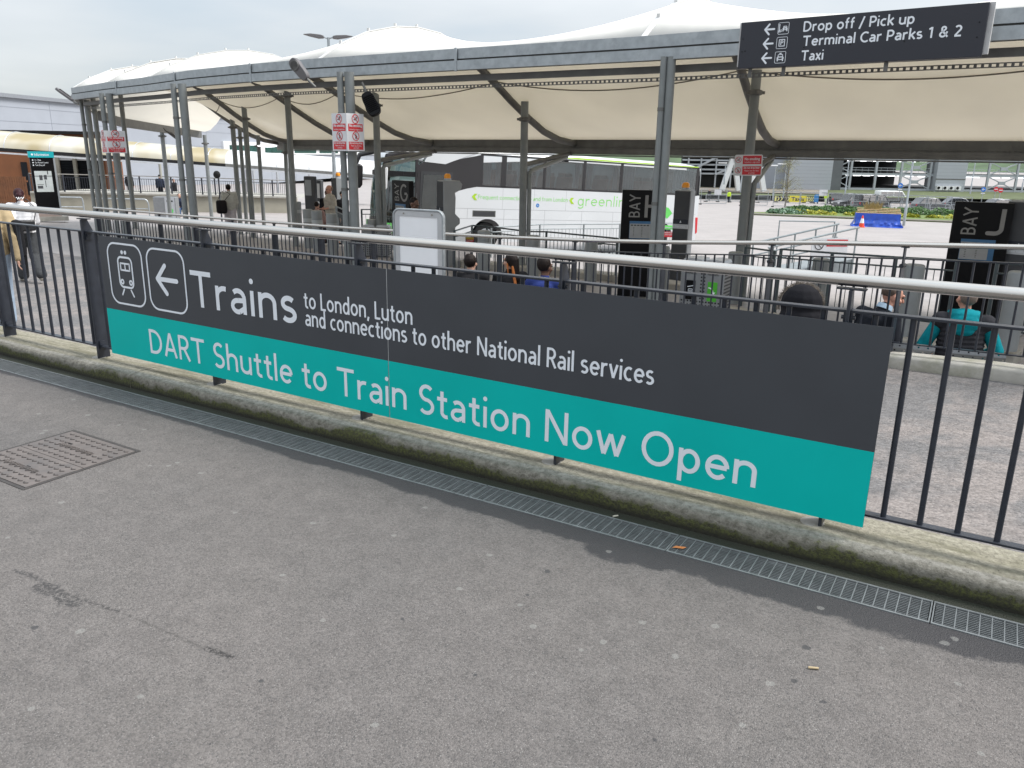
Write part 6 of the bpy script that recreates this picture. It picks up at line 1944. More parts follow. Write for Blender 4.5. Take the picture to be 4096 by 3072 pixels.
# ------------------------------------------------------------------ grass island with hedge and flowers
gi = [(2960, 852, 76), (3090, 846, 79), (3400, 850, 84), (3840, 862, 90), (4300, 872, 92), (4300, 910, 76), (3830, 893, 71), (3480, 884, 72), (3200, 876, 73), (3010, 866, 74)]
m = MB(); pts = []
for (u, v, d) in gi:
    q = atd(u, v, d); pts.append(Vector((q.x, q.y, zC(q.y))))
top = [q + Vector((0, 0, .14)) for q in pts]; n = len(pts)
m.add(top + [q - Vector((0, 0, .1)) for q in pts], [tuple(range(n))[::-1]] + [(i, (i + 1) % n, (i + 1) % n + n, i + n) for i in range(n)])
struct(m.build('grass_island', m_grass, smooth=0))
m = MB()
for i in range(n):
    a, b_ = top[i], top[(i + 1) % n]; m.beam(a, b_, .16, .10)
struct(m.build('kerb', m_plat))
def leafmass(name, lab, cat, path, wd, ht, count, size, mat, stuff=True, group=None, seed=1):
    rnd = random.Random(seed); m = MB()
    for _ in range(count):
        i = rnd.randrange(len(path) - 1); t = rnd.random(); p = path[i].lerp(path[i + 1], t)
        d = (path[i + 1] - path[i]).normalized(); nn = Vector((-d.y, d.x, 0))
        hz_ = ht * (.82 + .3 * mnoise.noise(p * .8)); 
        a = rnd.uniform(0, PI); rr_ = rnd.random() ** .35
        q = p + nn * math.cos(a) * wd / 2 * rr_ * (1 if rnd.random() < .5 else .9) + Vector((0, 0, hz_ * math.sin(a) * rr_ + .05))
        u_ = Vector((rnd.gauss(0, 1), rnd.gauss(0, 1), rnd.gauss(0, .6))).normalized(); v_ = u_.orthogonal().normalized(); s_ = size * rnd.uniform(.6, 1.3)
        m.add([q - u_ * s_, q + v_ * s_ * .6, q + u_ * s_, q - v_ * s_ * .6], [(0, 1, 2, 3)])
    o = m.build(name, mat, smooth=0)
    if stuff: o['kind'] = 'stuff'
    o['label'] = lab
    o['category'] = cat
    return o
hp = []
for (u, v, d) in ((3150, 850, 80), (3330, 853, 83), (3560, 858, 85), (3850, 866, 88), (4250, 878, 90)):
    q = atd(u, v, d); hp.append(Vector((q.x, q.y, zC(q.y))))
leafmass('hedge', 'long clipped green hedge along the grass island', 'hedge', hp, 1.2, .95, 15000, .10, m_leafd, False)
m_flow = M('yellow_flower', (.62, .55, .03), .6, 0, .2, 6)
rnd = random.Random(4)
bush0 = None
for k, u in enumerate([3190, 3235, 3285, 3330, 3390, 3610, 3640, 3665, 3725, 3755, 3800, 3420]):
    q = atd(u, 868 + (u - 3190) * .018, 77.5); q = Vector((q.x, q.y, zC(q.y) + .12))
    if k < 3:
        m = MB(); r2 = random.Random(30 + k)
        for _ in range(420):
            a = r2.uniform(0, 2 * PI); e_ = math.asin(r2.random()); rr_ = r2.random() ** .4
            p = Vector((math.cos(a) * math.cos(e_) * .80 * rr_, math.sin(a) * math.cos(e_) * .5 * rr_, math.sin(e_) * .45 * rr_))
            u_ = Vector((r2.gauss(0, 1), r2.gauss(0, 1), r2.gauss(0, .6))).normalized(); v_ = u_.orthogonal().normalized(); s_ = r2.uniform(.06, .12)
            m.cur = 1 if r2.random() < .16 else 0
            m.add([p - u_ * s_, p + v_ * s_ * .6, p + u_ * s_, p - v_ * s_ * .6], [(0, 1, 2, 3)])
        o = m.build('flowering_shrub', (m_leafy, m_flow), smooth=0)
        bush0 = o
    else:
        o = bush0.copy(); COL.objects.link(o); o.rotation_euler = (0, 0, rnd.uniform(0, 6)); o.scale = (rnd.uniform(.7, 1.0),) * 3
    o.location = q
    tag(o, 'yellow-flowering low shrub in the row along the front of the hedge', 'shrub', 'yellow shrubs in front of the hedge')
# bulbs at the left tip of the bed
bp_ = []
for (u, v, d) in ((3085, 862, 76), (3150, 860, 77), (3215, 862, 78)):
    q = atd(u, v, d); bp_.append(Vector((q.x, q.y, zC(q.y) + .1)))
leafmass('flower_bed', 'blue-green bulb leaves at the left tip of the grass island', 'flower bed', bp_, 1.6, .55, 1600, .12, M('blue_green_leaf', (.10, .19, .11), .6, 0, .3, 4))
leafmass('white_flowers', 'white bulb flowers at the left tip of the grass island', 'flower bed', bp_, 1.9, .35, 120, .07, m_white, True, None, 8)
# slender birch
q = atd(3140, 826, 104); base = Vector((q.x, q.y, zC(q.y)))
tr = thing('birch_tree', 'small thin birch with few pale leaves in front of the clad tower', 'tree', base)
rnd = random.Random(11); H_ = 7.6
m = MB(); m.tube([(0, 0, 0), (.05, 0, 2), (-.05, .05, 4.4), (.05, 0, 6.4), (0, 0, H_)], [.11, .09, .06, .04, .01], 8)
br_ = []
for k in range(46):
    z_ = rnd.uniform(1.2, H_ - .3); a = rnd.uniform(0, 2 * PI); L_ = (H_ - z_) * .22 + rnd.uniform(.3, .8)
    p0_ = Vector((0, 0, z_)); p1 = p0_ + Vector((math.cos(a) * L_ * .6, math.sin(a) * L_ * .6, L_ * .55)); p2 = p1 + Vector((math.cos(a) * L_ * .45, math.sin(a) * L_ * .45, -L_ * .25))
    m.tube([p0_, p1, p2], [.03, .018, .006], 5, False); br_.append((p0_, p1, p2))
m.build('trunk', M('birch_bark', (.20, .18, .15), .8, 0, .3, 5), tr, local=True)
m = MB()
for _ in range(2300):
    p0_, p1, p2 = rnd.choice(br_); t = rnd.random(); p = p0_.lerp(p1, t) if rnd.random() < .4 else p1.lerp(p2, t)
    p = p + Vector((rnd.gauss(0, .22), rnd.gauss(0, .22), rnd.gauss(-.08, .22))); u_ = Vector((rnd.gauss(0, 1), rnd.gauss(0, 1), rnd.gauss(0, 1))).normalized(); v_ = u_.orthogonal().normalized(); s_ = rnd.uniform(.03, .065)
    m.add([p - u_ * s_, p + v_ * s_ * .7, p + u_ * s_, p - v_ * s_ * .7], [(0, 1, 2, 3)])
m.build('crown', M('pale_birch_leaf', (.20, .20, .09), .7, 0, .3, 4), tr, local=True, smooth=0)

# ------------------------------------------------------------------ planter under a blue tarpaulin, cone
m_tarp = M('blue_tarpaulin', (.012, .075, .48), .4, 0, .18, 2.5, .5, 5, coat=.2)
m_wood2 = M('pale_new_timber', (.50, .36, .21), .7, 0, .1, 5)
def planter(lab, u, v, d, w_):
    p = stand(u, v, d)
    t = thing('timber_planter', lab, 'planter', p, faceang(p, 4), 'planters wrapped in blue sheeting')
    m = MB(); m.box2((-w_ / 2, 0, .02), (w_ / 2, 1.5, .95)); m.build('box', m_wood2, t, local=True)
    m = MB(); rows = []
    for i in range(41):
        s_ = i / 40; row = []
        for j in range(9):
            z_ = .98 * (1 - j / 8); n_ = mnoise.noise(Vector((s_ * 14, j * .8, u)))
            out = .02 + (.05 * n_ if j < 5 else .10 + .14 * n_ + (j - 5) * .06)
            row.append((-w_ / 2 - .03 + (w_ + .06) * s_ + (.15 * n_ if j > 6 else 0) + ((s_ - .5) * .5 if j > 6 else 0), -abs(out), max(.01, z_ + (.03 * n_ if j > 5 else 0))))
        rows.append(row)
    m.grid(rows); m.build('tarpaulin', m_tarp, t, local=True, smooth=30)
    m = MB()
    for sx in (-1, 1): m.grid([[(sx * (w_ / 2 + .03), 1.5 * k / 6, .98), (sx * (w_ / 2 + .05 + .04 * (k % 2)), 1.5 * k / 6, .4), (sx * (w_ / 2 + .22 + .1 * (k % 2)), 1.5 * k / 6, .01)] for k in range(7)])
    m.build('tarpaulin_side', m_tarp, t, local=True)
    for k in range(4):
        m = MB(); m.beam((-w_ / 2 + .05, .12 + k * .36, 1.0 + k * .09), (w_ / 2 + .05, .12 + k * .36, 1.0 + k * .09), .30, .04); m.build('plank', m_wood2, t, local=True)
    m = MB()
    for k in range(5):
        for j in range(2): m.box((-w_ / 2 + .25 + k * (w_ - .5) / 4, .10 + j * .4, 1.03 + j * .1), (.05, .05, .03))
    m.build('bolt_head', M('rust_bolt', (.2, .05, .02), .8), t, local=True)
    return t
pl1 = planter('timber planter wrapped in crumpled blue tarpaulin beside the traffic cone', 3507, 905, 58.6, 2.95)
pl2 = planter('blue-wrapped timber planter mostly hidden behind the BAY J totem at right', 4075, 925, 56.0, 2.6)
m = MB(); r2 = random.Random(3)
for _ in range(240):
    a = r2.uniform(0, 2 * PI); L_ = r2.uniform(.3, .7); b_ = Vector((r2.uniform(-.9, .2), r2.uniform(1.0, 1.5), 1.2)); tip = b_ + Vector((math.cos(a) * L_ * .5, math.sin(a) * L_ * .3, L_)); s_ = Vector((.02, 0, 0))
    m.add([b_ - s_, b_ + s_, tip], [(0, 1, 2)])
o = m.build('ornamental_grass', M('straw_grass', (.30, .24, .10), .8, 0, .2, 5), smooth=0); o.location = pl1.location; o.rotation_euler = pl1.rotation_euler
tag(o, 'dry straw-coloured grass tuft behind the blue-wrapped planter', 'plant')
p = stand(3446, 905, 57.6)
cn_ = thing('traffic_cone', 'orange and white traffic cone in front of the blue planter', 'traffic cone', p)
m_cone = M('cone_orange', (.75, .07, .025), .5, 0, .06, 5)
m = MB(); m.box2((-.22, -.22, 0), (.22, .22, .05)); m.build('base', m_cone, cn_, local=True, bevel=.02)
m = MB(); m.lathe((0, 0, .05), [(.19, 0), (.15, .26)], 20); m.build('cone', m_cone, cn_, local=True)
m = MB(); m.lathe((0, 0, .31), [(.151, 0), (.085, .32)], 20); m.build('white_sleeve', m_white, cn_, local=True)
m = MB(); m.lathe((0, 0, .63), [(.084, 0), (.04, .20), (.02, .21)], 20); m.build('tip', m_cone, cn_, local=True)

# ------------------------------------------------------------------ lamp posts, traffic signs
def lamp(lab, u, vb, d, vt, head=True):
    p = atd(u, vb, d); zb = zC(p.y) if d < 110 else p.z; zt = zat(u, vt, p)
    t = thing('lamp_post', lab, 'lamp post', (p.x, p.y, zb), axr, 'slender lamp posts on the apron')
    m = MB(); r_ = .0017 * d if d < 100 else .0009 * d
    m.tube([(0, 0, 0), (0, 0, 1.4), (0, 0, 1.45), (0, 0, zt - zb)], [r_, r_, r_ * .7, r_ * .55], 12); m.build('pole', m_galv, t, local=True)
    if head:
        m = MB(); m.box((-.5, 0, zt - zb), (1.4, .35, .14)); m.build('lamp_head', m_white, t, local=True, bevel=.03)
    return t
lamp('stout lamp post right of the blue planter, rising behind the canopy', 3614, 903, 62.3, 300)
lamp('slender lamp post in front of the pale clad tower, its head towards the left', 3090, 800, 110, 662)
lamp('slender lamp post beside the small birch, second in front of the clad tower', 3132, 792, 112, 656)
lamp('thin lamp post between the footbridge legs', 2896, 738, 132, 652)
lamp('thin tall post with a box half way up, before the open decks', 3378, 790, 115, 560, False)
lamp('thin tall post left of the pale clad tower with cooling units', 3880, 776, 120, 560, False)
lamp('thin tall post in the middle of the car park front at right', 4085, 770, 125, 600, True)
lamp('post behind the footbridge beside the wide no smoking board', 2962, 770, 110, 560, False)
def roundsign(lab, u, v, d, mat, bar=True, arrow=False):
    p = atd(u, v, d); t = thing('round_sign', lab, 'traffic sign', (p.x, p.y, p.z), axr, 'round traffic signs before the car park')
    m = MB(); m.tube([(0, -.03, 0), (0, 0, 0)], .36, 24); m.build('disc', mat, t, local=True)
    m = MB()
    if bar: m.box((0, -.04, 0), (.52, .02, .13))
    if arrow: stroke(m, (-.2, 0), (.2, 0), .08, -.045, -.032); stroke(m, (-.2, 0), (-.05, .14), .08, -.045, -.032); stroke(m, (-.2, 0), (-.05, -.14), .08, -.045, -.032)
    m.build('symbol', m_board, t, local=True)
    m = MB(); m.tube([(0, .03, -2.2), (0, .03, .1)], .05, 8); m.build('post', m_galv, t, local=True)
    if arrow: 
        m = MB(); m.box((0, -.02, -.56), (.6, .03, .16)); m.build('plate', m_board, t, local=True)
m_bsign = M('mandatory_blue', (.02, .16, .55), .4, 0, .04, 4)
roundsign('round blue arrow sign left of the stout lamp post', 3602, 742, 118, m_bsign, False, True)
roundsign('round blue sign with white plate in front of the right car park bay', 3934, 758, 122, m_bsign, False, True)
roundsign('left of the two round red no entry signs above the parked cars', 3984, 757, 122, m_red)
roundsign('right of the two round red no entry signs above the parked cars', 4003, 761, 120, m_red)
# taxis sign board and the blue cart
p = stand(3175, 806, 126); ts = thing('taxi_sign', 'yellow Taxis board between black chevron boards on the far pavement', 'sign', p, axr)
KX = 126 / 3200
m = MB(); m.box2((-3.1, 0, .15), (-1.75, .06, 1.0)); m.build('chevron_board', m_ink, ts, local=True)
m = MB(); m.box2((-.75, 0, .08), (1.95, .06, 1.05)); m.build('yellow_board', M('taxi_yellow', (.72, .62, .04), .5, 0, .04, 3), ts, local=True)
m = MB(); m.box2((1.98, 0, .15), (3.2, .06, .98)); m.build('chevron_board', m_ink, ts, local=True)
m = MB(); m.box2((-1.72, 0, .15), (-.78, .06, 1.0)); m.build('chevron_board', m_ink, ts, local=True)
m = MB(); m.text('Taxis', -.42, .30, 2.0, .55, -.005, .02, .004); m.build('lettering', m_ink, ts, local=True, smooth=0)
m_cy = M('chevron_yellow', (.70, .68, .25), .5)
m = MB()
for x_ in (-2.6, -2.1, -1.4, -1.0, 2.35, 2.65, 2.95): stroke(m, (x_, .9), (x_ + .25, .57), .14, -.01, -.003, False); stroke(m, (x_ + .25, .57), (x_, .24), .14, -.01, -.003, False)
m.box2((-3.06, -.01, .2), (-2.75, -.002, .95)); m.box2((2.0, -.01, .2), (2.25, -.002, .92)); m.build('chevrons', m_cy, ts, local=True)
for x_ in (-2.8, -1.0, 1.6, 2.9):
    m = MB(); m.box((x_, .1, .05), (.5, .7, .1)); m.build('foot', m_rubber, ts, local=True)
p = stand(3263, 812, 124); bc = thing('blue_cart', 'small blue upright cart right of the taxis board', 'cart', p, axr)
m_blue = M('cart_blue', (.03, .20, .50), .5, 0, .1, 4)
m = MB(); m.box2((-.30, -.2, .2), (.30, .3, 1.25)); m.build('body', m_blue, bc, local=True, bevel=.05)
m = MB(); m.tube([(-.28, -.22, 1.2), (-.28, -.22, 1.4), (.28, -.22, 1.4), (.28, -.22, 1.2)], .04, 6); m.build('handle', m_blue, bc, local=True)
for x_ in (-.25, .25):
    m = MB(); m.tube([(x_ - .05, 0, .12), (x_ + .05, 0, .12)], .13, 12); m.build('wheel', m_rubber, bc, local=True)

# ------------------------------------------------------------------ site fence panels and crowd barriers
def make_panel(w_, h_, mesh=.14, mat=m_galv, name='fence_panel'):
    t = thing(name, '', 'fence panel', (0, 0, 0))
    m = MB(); rrect(m, 0, .12, w_, h_, .16, .07, -.03, .03, 5); m.build('frame', mat, t, local=True)
    m = MB()
    for k in range(1, int(w_ / mesh)): m.box2((k * mesh - .005, -.005, .15), (k * mesh + .005, .005, h_ - .05))
    for z_ in ((.55, 1.2) if h_ > 1.5 else (.4,)): m.box2((0, -.02, z_ - .02), (w_, .02, z_ + .02))
    m.build('mesh_infill', mat, t, local=True)
    m = MB(); m.box2((-.12, -.35, 0), (.12, .35, .12)); m.build('foot', m_rubber, t, local=True)
    return t
hp0 = make_panel(3.4, 2.0, .20)
first = True
def place_panels(proto, pts, wd, grp, lab, used=[False]):
    for a, b_ in zip(pts, pts[1:]):
        A, B = stand(*a), stand(*b_); L_ = (B - A).length; k = max(1, round(L_ / wd))
        for i in range(k):
            p = A.lerp(B, i / k); rz = math.atan2(B.y - A.y, B.x - A.x)
            if not proto.get('label'):
                proto.location = p; proto.rotation_euler = (0, 0, rz); proto['label'] = lab; proto['group'] = grp
            else:
                dup(proto, p, rz, lab, grp)
place_panels(hp0, [(2800, 823, 104), (2960, 823, 104), (3090, 824, 103), (3300, 826, 102)], 3.5, 'site fence panels across the apron', 'mesh site fence panel with rounded corners, one of the run before the taxi rank')
place_panels(hp0, [(3310, 822, 106), (3500, 826, 106), (3700, 830, 105), (3860, 834, 105)], 3.5, 'site fence panels across the apron', 'mesh site fence panel with rounded corners, one of the run before the taxi rank')
cb0 = make_panel(2.3, 1.12, .12, m_galv, 'crowd_barrier'); cb0['category'] = 'crowd barrier'
place_panels(cb0, [(2822, 808, 120), (2965, 808, 122), (3095, 806, 124)], 2.4, 'crowd barriers on the apron', 'low galvanised crowd barrier, one of the row beyond the coach or before the taxis')
place_panels(cb0, [(3400, 829, 101), (3560, 832, 101), (3800, 838, 100), (3990, 842, 100)], 2.4, 'crowd barriers on the apron', 'low galvanised crowd barrier, one of the row beyond the coach or before the taxis')
for u, v, d, lab in ((2872, 769, 118, 'blank white notice on the barrier near the left hi-vis worker'), (3294, 771, 101.6, 'blank white notice on the fence near the right hi-vis worker')):
    p = atd(u, v, d); m = MB(); m.box((0, 0, 0), (1.05, .02, .75)); o = m.build('white_notice', m_board); o.location = p; o.rotation_euler = (0, 0, axr); tag(o, lab, 'notice')

# ------------------------------------------------------------------ parked cars at the taxi rank
m_tyre = m_rubber
def car(lab, u, v, d, L_, H_, col, rz, kind='estate', name='parked_car'):
    p = stand(u, v, d)
    t = thing(name, lab, 'van' if kind == 'van' else 'car', p, axr + rz, 'cars waiting at the taxi rank')
    Wd = 1.85; zb = .28
    if kind == 'van':
        pr = [(-L_ / 2, zb), (L_ / 2, zb), (L_ / 2, .95), (L_ / 2 - .25, 1.15), (L_ / 2 - .9, H_ - .06), (L_ / 2 - 1.2, H_), (-L_ / 2 + .1, H_), (-L_ / 2, H_ - .15)]
        gl = [(L_ / 2 - .55, 1.15), (L_ / 2 - .98, H_ - .15), (-L_ / 2 + .25, H_ - .15), (-L_ / 2 + .2, 1.15)]
    else:
        pr = [(-L_ / 2, zb), (L_ / 2, zb), (L_ / 2, .72), (L_ / 2 - .15, .86), (L_ * .22, 1.0), (L_ * .06, H_ - .03), (-L_ * .05, H_), (-L_ * .34, H_ - .03), (-L_ * .47, 1.02), (-L_ / 2, .95)]
        gl = [(L_ * .18, 1.02), (L_ * .055, H_ - .11), (-L_ * .05, H_ - .09), (-L_ * .33, H_ - .12), (-L_ * .43, 1.04)]
    m = MB(); m.prism(pr, -Wd / 2, Wd / 2, 'y'); b_ = m.build('body', col, t, local=True, bevel=.09, bseg=3)
    m = MB(); m.prism(gl, -Wd / 2 - .012, -Wd / 2 + .002, 'y'); m.prism(gl, Wd / 2 - .002, Wd / 2 + .012, 'y'); m.build('side_window', m_glassd, t, local=True)
    m = MB()
    for x_ in (0.0, -.22 * L_): m.box2((x_ - .04, -Wd / 2 - .016, 1.0), (x_ + .04, -Wd / 2 - .006, H_ - .08))
    m.build('door_pillar', col, t, local=True)
    for sx in (-.31, .31):
        for sy in (-1, 1):
            m = MB(); m.tube([(sx * L_, sy * (Wd / 2 - .10) - .11, .33), (sx * L_, sy * (Wd / 2 - .10) + .11, .33)], .33, 20); w_ = m.build('wheel', m_tyre, t, local=True)
            m = MB(); m.tube([(sx * L_, sy * (Wd / 2 - .10) - .12, .33), (sx * L_, sy * (Wd / 2 - .10) + .12, .33)], .20, 14); r_ = m.build('rim', m_rim, t, local=True); r_.parent = w_
    for sy in (-1, 1):
        m = MB(); m.box((L_ / 2 - .03, sy * .68, .70), (.12, .35, .15)); m.build('headlight', m_white, t, local=True)
        m = MB(); m.box((-L_ / 2 + .02, sy * .72, .85), (.12, .2, .25)); m.build('tail_light', m_red, t, local=True)
    m = MB(); m.tube([(L_ * .0, -.6, H_ + .02), (-L_ * .3, -.6, H_ + .01)], .03, 6); m.tube([(L_ * .0, .6, H_ + .02), (-L_ * .3, .6, H_ + .01)], .03, 6); m.build('roof_rail', m_alu, t, local=True)
    return t
m_cblack = M('car_black', (.02, .021, .024), .2, .2, .05, 2, coat=.8)
m_cgrey = M('car_slate', (.07, .075, .085), .25, .5, .05, 2, coat=.8)
m_csil = M('car_dark_blue', (.035, .042, .06), .25, .4, .05, 2, coat=.8)
car('black taxi cab behind the fence, leftmost of the waiting cars', 3395, 830, 112, 4.6, 1.85, m_cblack, rad(196))
car('black people carrier with red tail lights behind the fence', 3482, 834, 107, 4.5, 1.95, m_cblack, rad(14), 'van')
car('white van standing behind the row of dark taxis', 3560, 800, 134, 4.8, 1.95, m_white, rad(4), 'van')
car('dark slate estate car right of the stout lamp post', 3722, 838, 108, 5.1, 1.75, m_cgrey, rad(6))
car('dark blue car partly behind the slate estate', 3838, 830, 114, 4.6, 1.65, m_csil, rad(-6))
car('slate estate car above the BAY J totem', 3972, 842, 106, 5.2, 1.85, m_cgrey, rad(186))
car('black car at the right edge behind the ticket machine', 4100, 842, 110, 4.6, 1.6, m_cblack, rad(0))
car('dark car between the white notice and the open decks', 3340, 790, 124, 4.3, 1.6, m_cblack, rad(80))
# ------------------------------------------------------------------ people
def blob(name, mb, mat, parent, voxel=.014, it=4):
    me = bpy.data.meshes.new(name); me.from_pydata(mb.v, [], mb.f); me.update()
    o = bpy.data.objects.new(name, me); COL.objects.link(o)
    r = o.modifiers.new('Remesh', 'REMESH'); r.mode = 'VOXEL'; r.voxel_size = voxel; r.use_smooth_shade = True
    s = o.modifiers.new('Smooth', 'SMOOTH'); s.iterations = it; s.factor = .5
    dg = bpy.context.evaluated_depsgraph_get()
    nm = bpy.data.meshes.new_from_object(o.evaluated_get(dg))
    nm.name = name
    o.modifiers.clear(); o.data = nm; bpy.data.meshes.remove(me)
    nm.materials.clear(); nm.materials.append(mat)
    nm.polygons.foreach_set('use_smooth', [True] * len(nm.polygons))
    o.parent = parent
    return o
def cloth(name, col, rough=.85, var=.14):
    return bpy.data.materials.get(name) or M(name, col, rough, 0, var, 14, .25, 60, spec=.12)
m_skin = M('skin_fair', (.46, .27, .20), .55, 0, .06, 12)
m_skin2 = M('skin_pink', (.50, .25, .18), .55, 0, .06, 12)
m_skin3 = M('skin_brown', (.11, .052, .032), .5, 0, .08, 12)
m_hdark = M('hair_dark_brown', (.012, .008, .007), .55, 0, .3, 40, .5, 120, spec=.15)
m_hplum = M('hair_plum', (.032, .009, .013), .5, 0, .3, 40, .5, 120, spec=.2)
m_hshort = M('hair_cropped', (.16, .12, .10), .8, 0, .2, 60)
m_eye = M('eye_dark', (.02, .018, .018), .3)
V = Vector
def hand(m, wr, d, n_, s=1.0, curl=.35):
    """palm, four fingers of unequal length and a thumb leaving its side; d: finger direction, n_: palm normal"""
    d = V(d).normalized(); n_ = (V(n_) - d * V(n_).dot(d)).normalized(); t = d.cross(n_)
    pc = wr + d * .05 * s
    m.ell(pc, (.040 * s, .050 * s, .017 * s), Matrix((t, d, n_)).transposed())
    for k, L_ in enumerate((.062, .072, .068, .052)):
        b = pc + d * .042 * s + t * (-.028 + k * .019) * s
        a = b + (d * math.cos(curl) + n_ * math.sin(curl)) * L_ * .55 * s
        e_ = a + (d * math.cos(curl * 2.4) + n_ * math.sin(curl * 2.4)) * L_ * .5 * s
        m.capsule(b, a, .0095 * s, .009 * s, 8); m.capsule(a, e_, .009 * s, .0075 * s, 8)
    tb = pc - d * .02 * s - t * .034 * s; ta = tb + (d * .7 - t * .7 + n_ * .3) * .038 * s
    m.capsule(tb, ta, .012 * s, .010 * s, 8); m.capsule(ta, ta + (d * .9 + n_ * .35) * .03 * s, .010 * s, .008 * s, 8)
def head_geo(m, c, yaw=0.0, pitch=0.0, s=1.0, face=True):
    R_ = Matrix.Rotation(yaw, 3, 'Z') @ Matrix.Rotation(pitch, 3, 'X')
    def P(x, y, z): return c + R_ @ V((x * s, y * s, z * s))
    m.ell(P(0, .012, .02), (.076 * s, .098 * s, .096 * s), R_)
    m.ell(P(0, -.030, -.040), (.060 * s, .062 * s, .072 * s), R_)
    m.ell(P(0, -.052, -.088), (.032 * s, .030 * s, .024 * s), R_)
    if face:
        m.capsule(P(0, -.092, .012), P(0, -.112, -.028), .010 * s, .015 * s, 8)
        m.capsule(P(-.03, -.088, .030), P(.03, -.088, .030), .013 * s, .013 * s, 8)
        m.capsule(P(-.018, -.084, -.062), P(.018, -.084, -.062), .010 * s, .010 * s, 8)
        for sx in (-1, 1): m.ell(P(sx * .05, -.055, -.03), (.022 * s, .025 * s, .025 * s), R_)
    for sx in (-1, 1): m.ell(P(sx * .079, .010, -.012), (.011 * s, .020 * s, .032 * s), R_)
    return R_
def eyes(par, c, R_, s=1.0):
    m = MB()
    for sx in (-1, 1): m.ell(c + R_ @ V((sx * .031 * s, -.088 * s, .010 * s)), (.012 * s, .008 * s, .008 * s), R_)
    m.build('eyes', m_eye, par, local=True)
def person(lab, loc, rz, J, skin, parts, group='people at the station', voxel=.014, hy=0.0, hp=0.0, short=False, face=True):
    """J: joints (local, facing -y); parts: functions adding clothing"""
    t = thing('person', lab, 'person', loc, rz, group)
    m = MB()
    R_ = head_geo(m, J['head'], hy, hp, J.get('hs', 1.0), face)
    m.capsule(J['neck'], J['head'] + V((0, .012, -.05)), .056, .050)
    m.capsule(J['chest'], J['neck'], .075, .055); m.capsule(J['pel'], J['chest'], .09, .09)
    for s_ in 'LR':
        m.capsule(J['chest'] + V((0, 0, .06)), J['sh' + s_], .05, .045); m.capsule(J['sh' + s_], J['el' + s_], .042, .034); m.capsule(J['el' + s_], J['wr' + s_], .035, .025)
        if J.get('hand', True):
            d = J.get('hd' + s_, (J['wr' + s_] - J['el' + s_])); hand(m, J['wr' + s_], d, J.get('hn' + s_, V((1 if s_ == 'L' else -1, .2, 0))), J.get('hs', 1.0) * .95)
        m.capsule(J['pel'], J['hip' + s_], .08, .08); m.capsule(J['hip' + s_], J['kn' + s_], .075, .052); m.capsule(J['kn' + s_], J['an' + s_], .05, .036); m.capsule(J['an' + s_], J['toe' + s_], .036, .03)
    blob('body', m, skin, t, voxel * .75, 3)
    if face: eyes(t, J['head'], R_, J.get('hs', 1.0))
    for f_ in parts: f_(t, J, R_, voxel)
    return t
def p_top(mat, name='jacket', r=.05, wide=.19, deep=.125, hem=None, sleeve='long', loose=0.0, hood=None):
    def f(t, J, R_, vx):
        m = MB()
        c, p = J['chest'], J['pel']; ax = (c - p).normalized()
        for k in range(6):
            q = p.lerp(c, k / 5.0); s_ = .88 + .12 * math.sin(k / 5 * PI * .6)
            m.ell(q, (wide * s_, deep * (.92 + .08 * k / 5), .14))
        m.ell(c + V((0, .005, .06)), (wide * .92, deep * .85, .085)); m.capsule(c + V((0, 0, .10)), J['neck'], .075, .062)
        for s_ in 'LR':
            m.capsule(c + V((0, 0, .08)), J['sh' + s_], .075, .07 + loose * .3); m.capsule(J['sh' + s_], J['el' + s_], .066 + loose * .5, .056 + loose)
            e_, w_ = J['el' + s_], J['wr' + s_]
            if sleeve == 'long': m.capsule(e_, e_.lerp(w_, .95), .057 + loose, .042 + loose * .6)
            elif sleeve == 'three': m.capsule(e_, e_.lerp(w_, .35), .056 + loose, .05 + loose * .6)
        if hem: m.ell(p + V((0, 0, hem)), (wide * .98, deep, .09))
        o = blob(name, m, mat, t, vx, 4)
    return f
def p_legs(mat, name='trousers', up=.092, lo=.062):
    def f(t, J, R_, vx):
        m = MB(); m.ell(J['pel'] + V((0, .01, -.02)), (.172, .125, .13))
        for s_ in 'LR':
            m.capsule(J['hip' + s_], J['kn' + s_], up, (up + lo) / 2); m.capsule(J['kn' + s_], J['an' + s_] + V((0, 0, .03)), (up + lo) / 2, lo)
        blob(name, m, mat, t, vx, 3)
    return f
def p_shoes(mat, sole=None):
    def f(t, J, R_, vx):
        for s_ in 'LR':
            a, b = J['an' + s_], J['toe' + s_]; m = MB(); m.capsule(a + V((0, .02, -.035)), b, .048, .038); m.ell(a, (.045, .055, .05))
            blob('shoe', m, mat, t, min(vx, .012), 2)
    return f
def p_hair(mat, items, name='hair', vx_=.009):
    def f(t, J, R_, vx):
        m = MB(); c = J['head']; s = J.get('hs', 1.0)
        for it in items:
            if len(it) == 2: m.ell(c + R_ @ (V(it[0]) * s), tuple(q * s for q in it[1]), R_)
            else: m.capsule(c + R_ @ (V(it[0]) * s), c + R_ @ (V(it[1]) * s), it[2] * s, it[3] * s)
        blob(name, m, mat, t, vx_, 2)
    return f
CROP = [((0, .030, .034), (.082, .094, .092))]
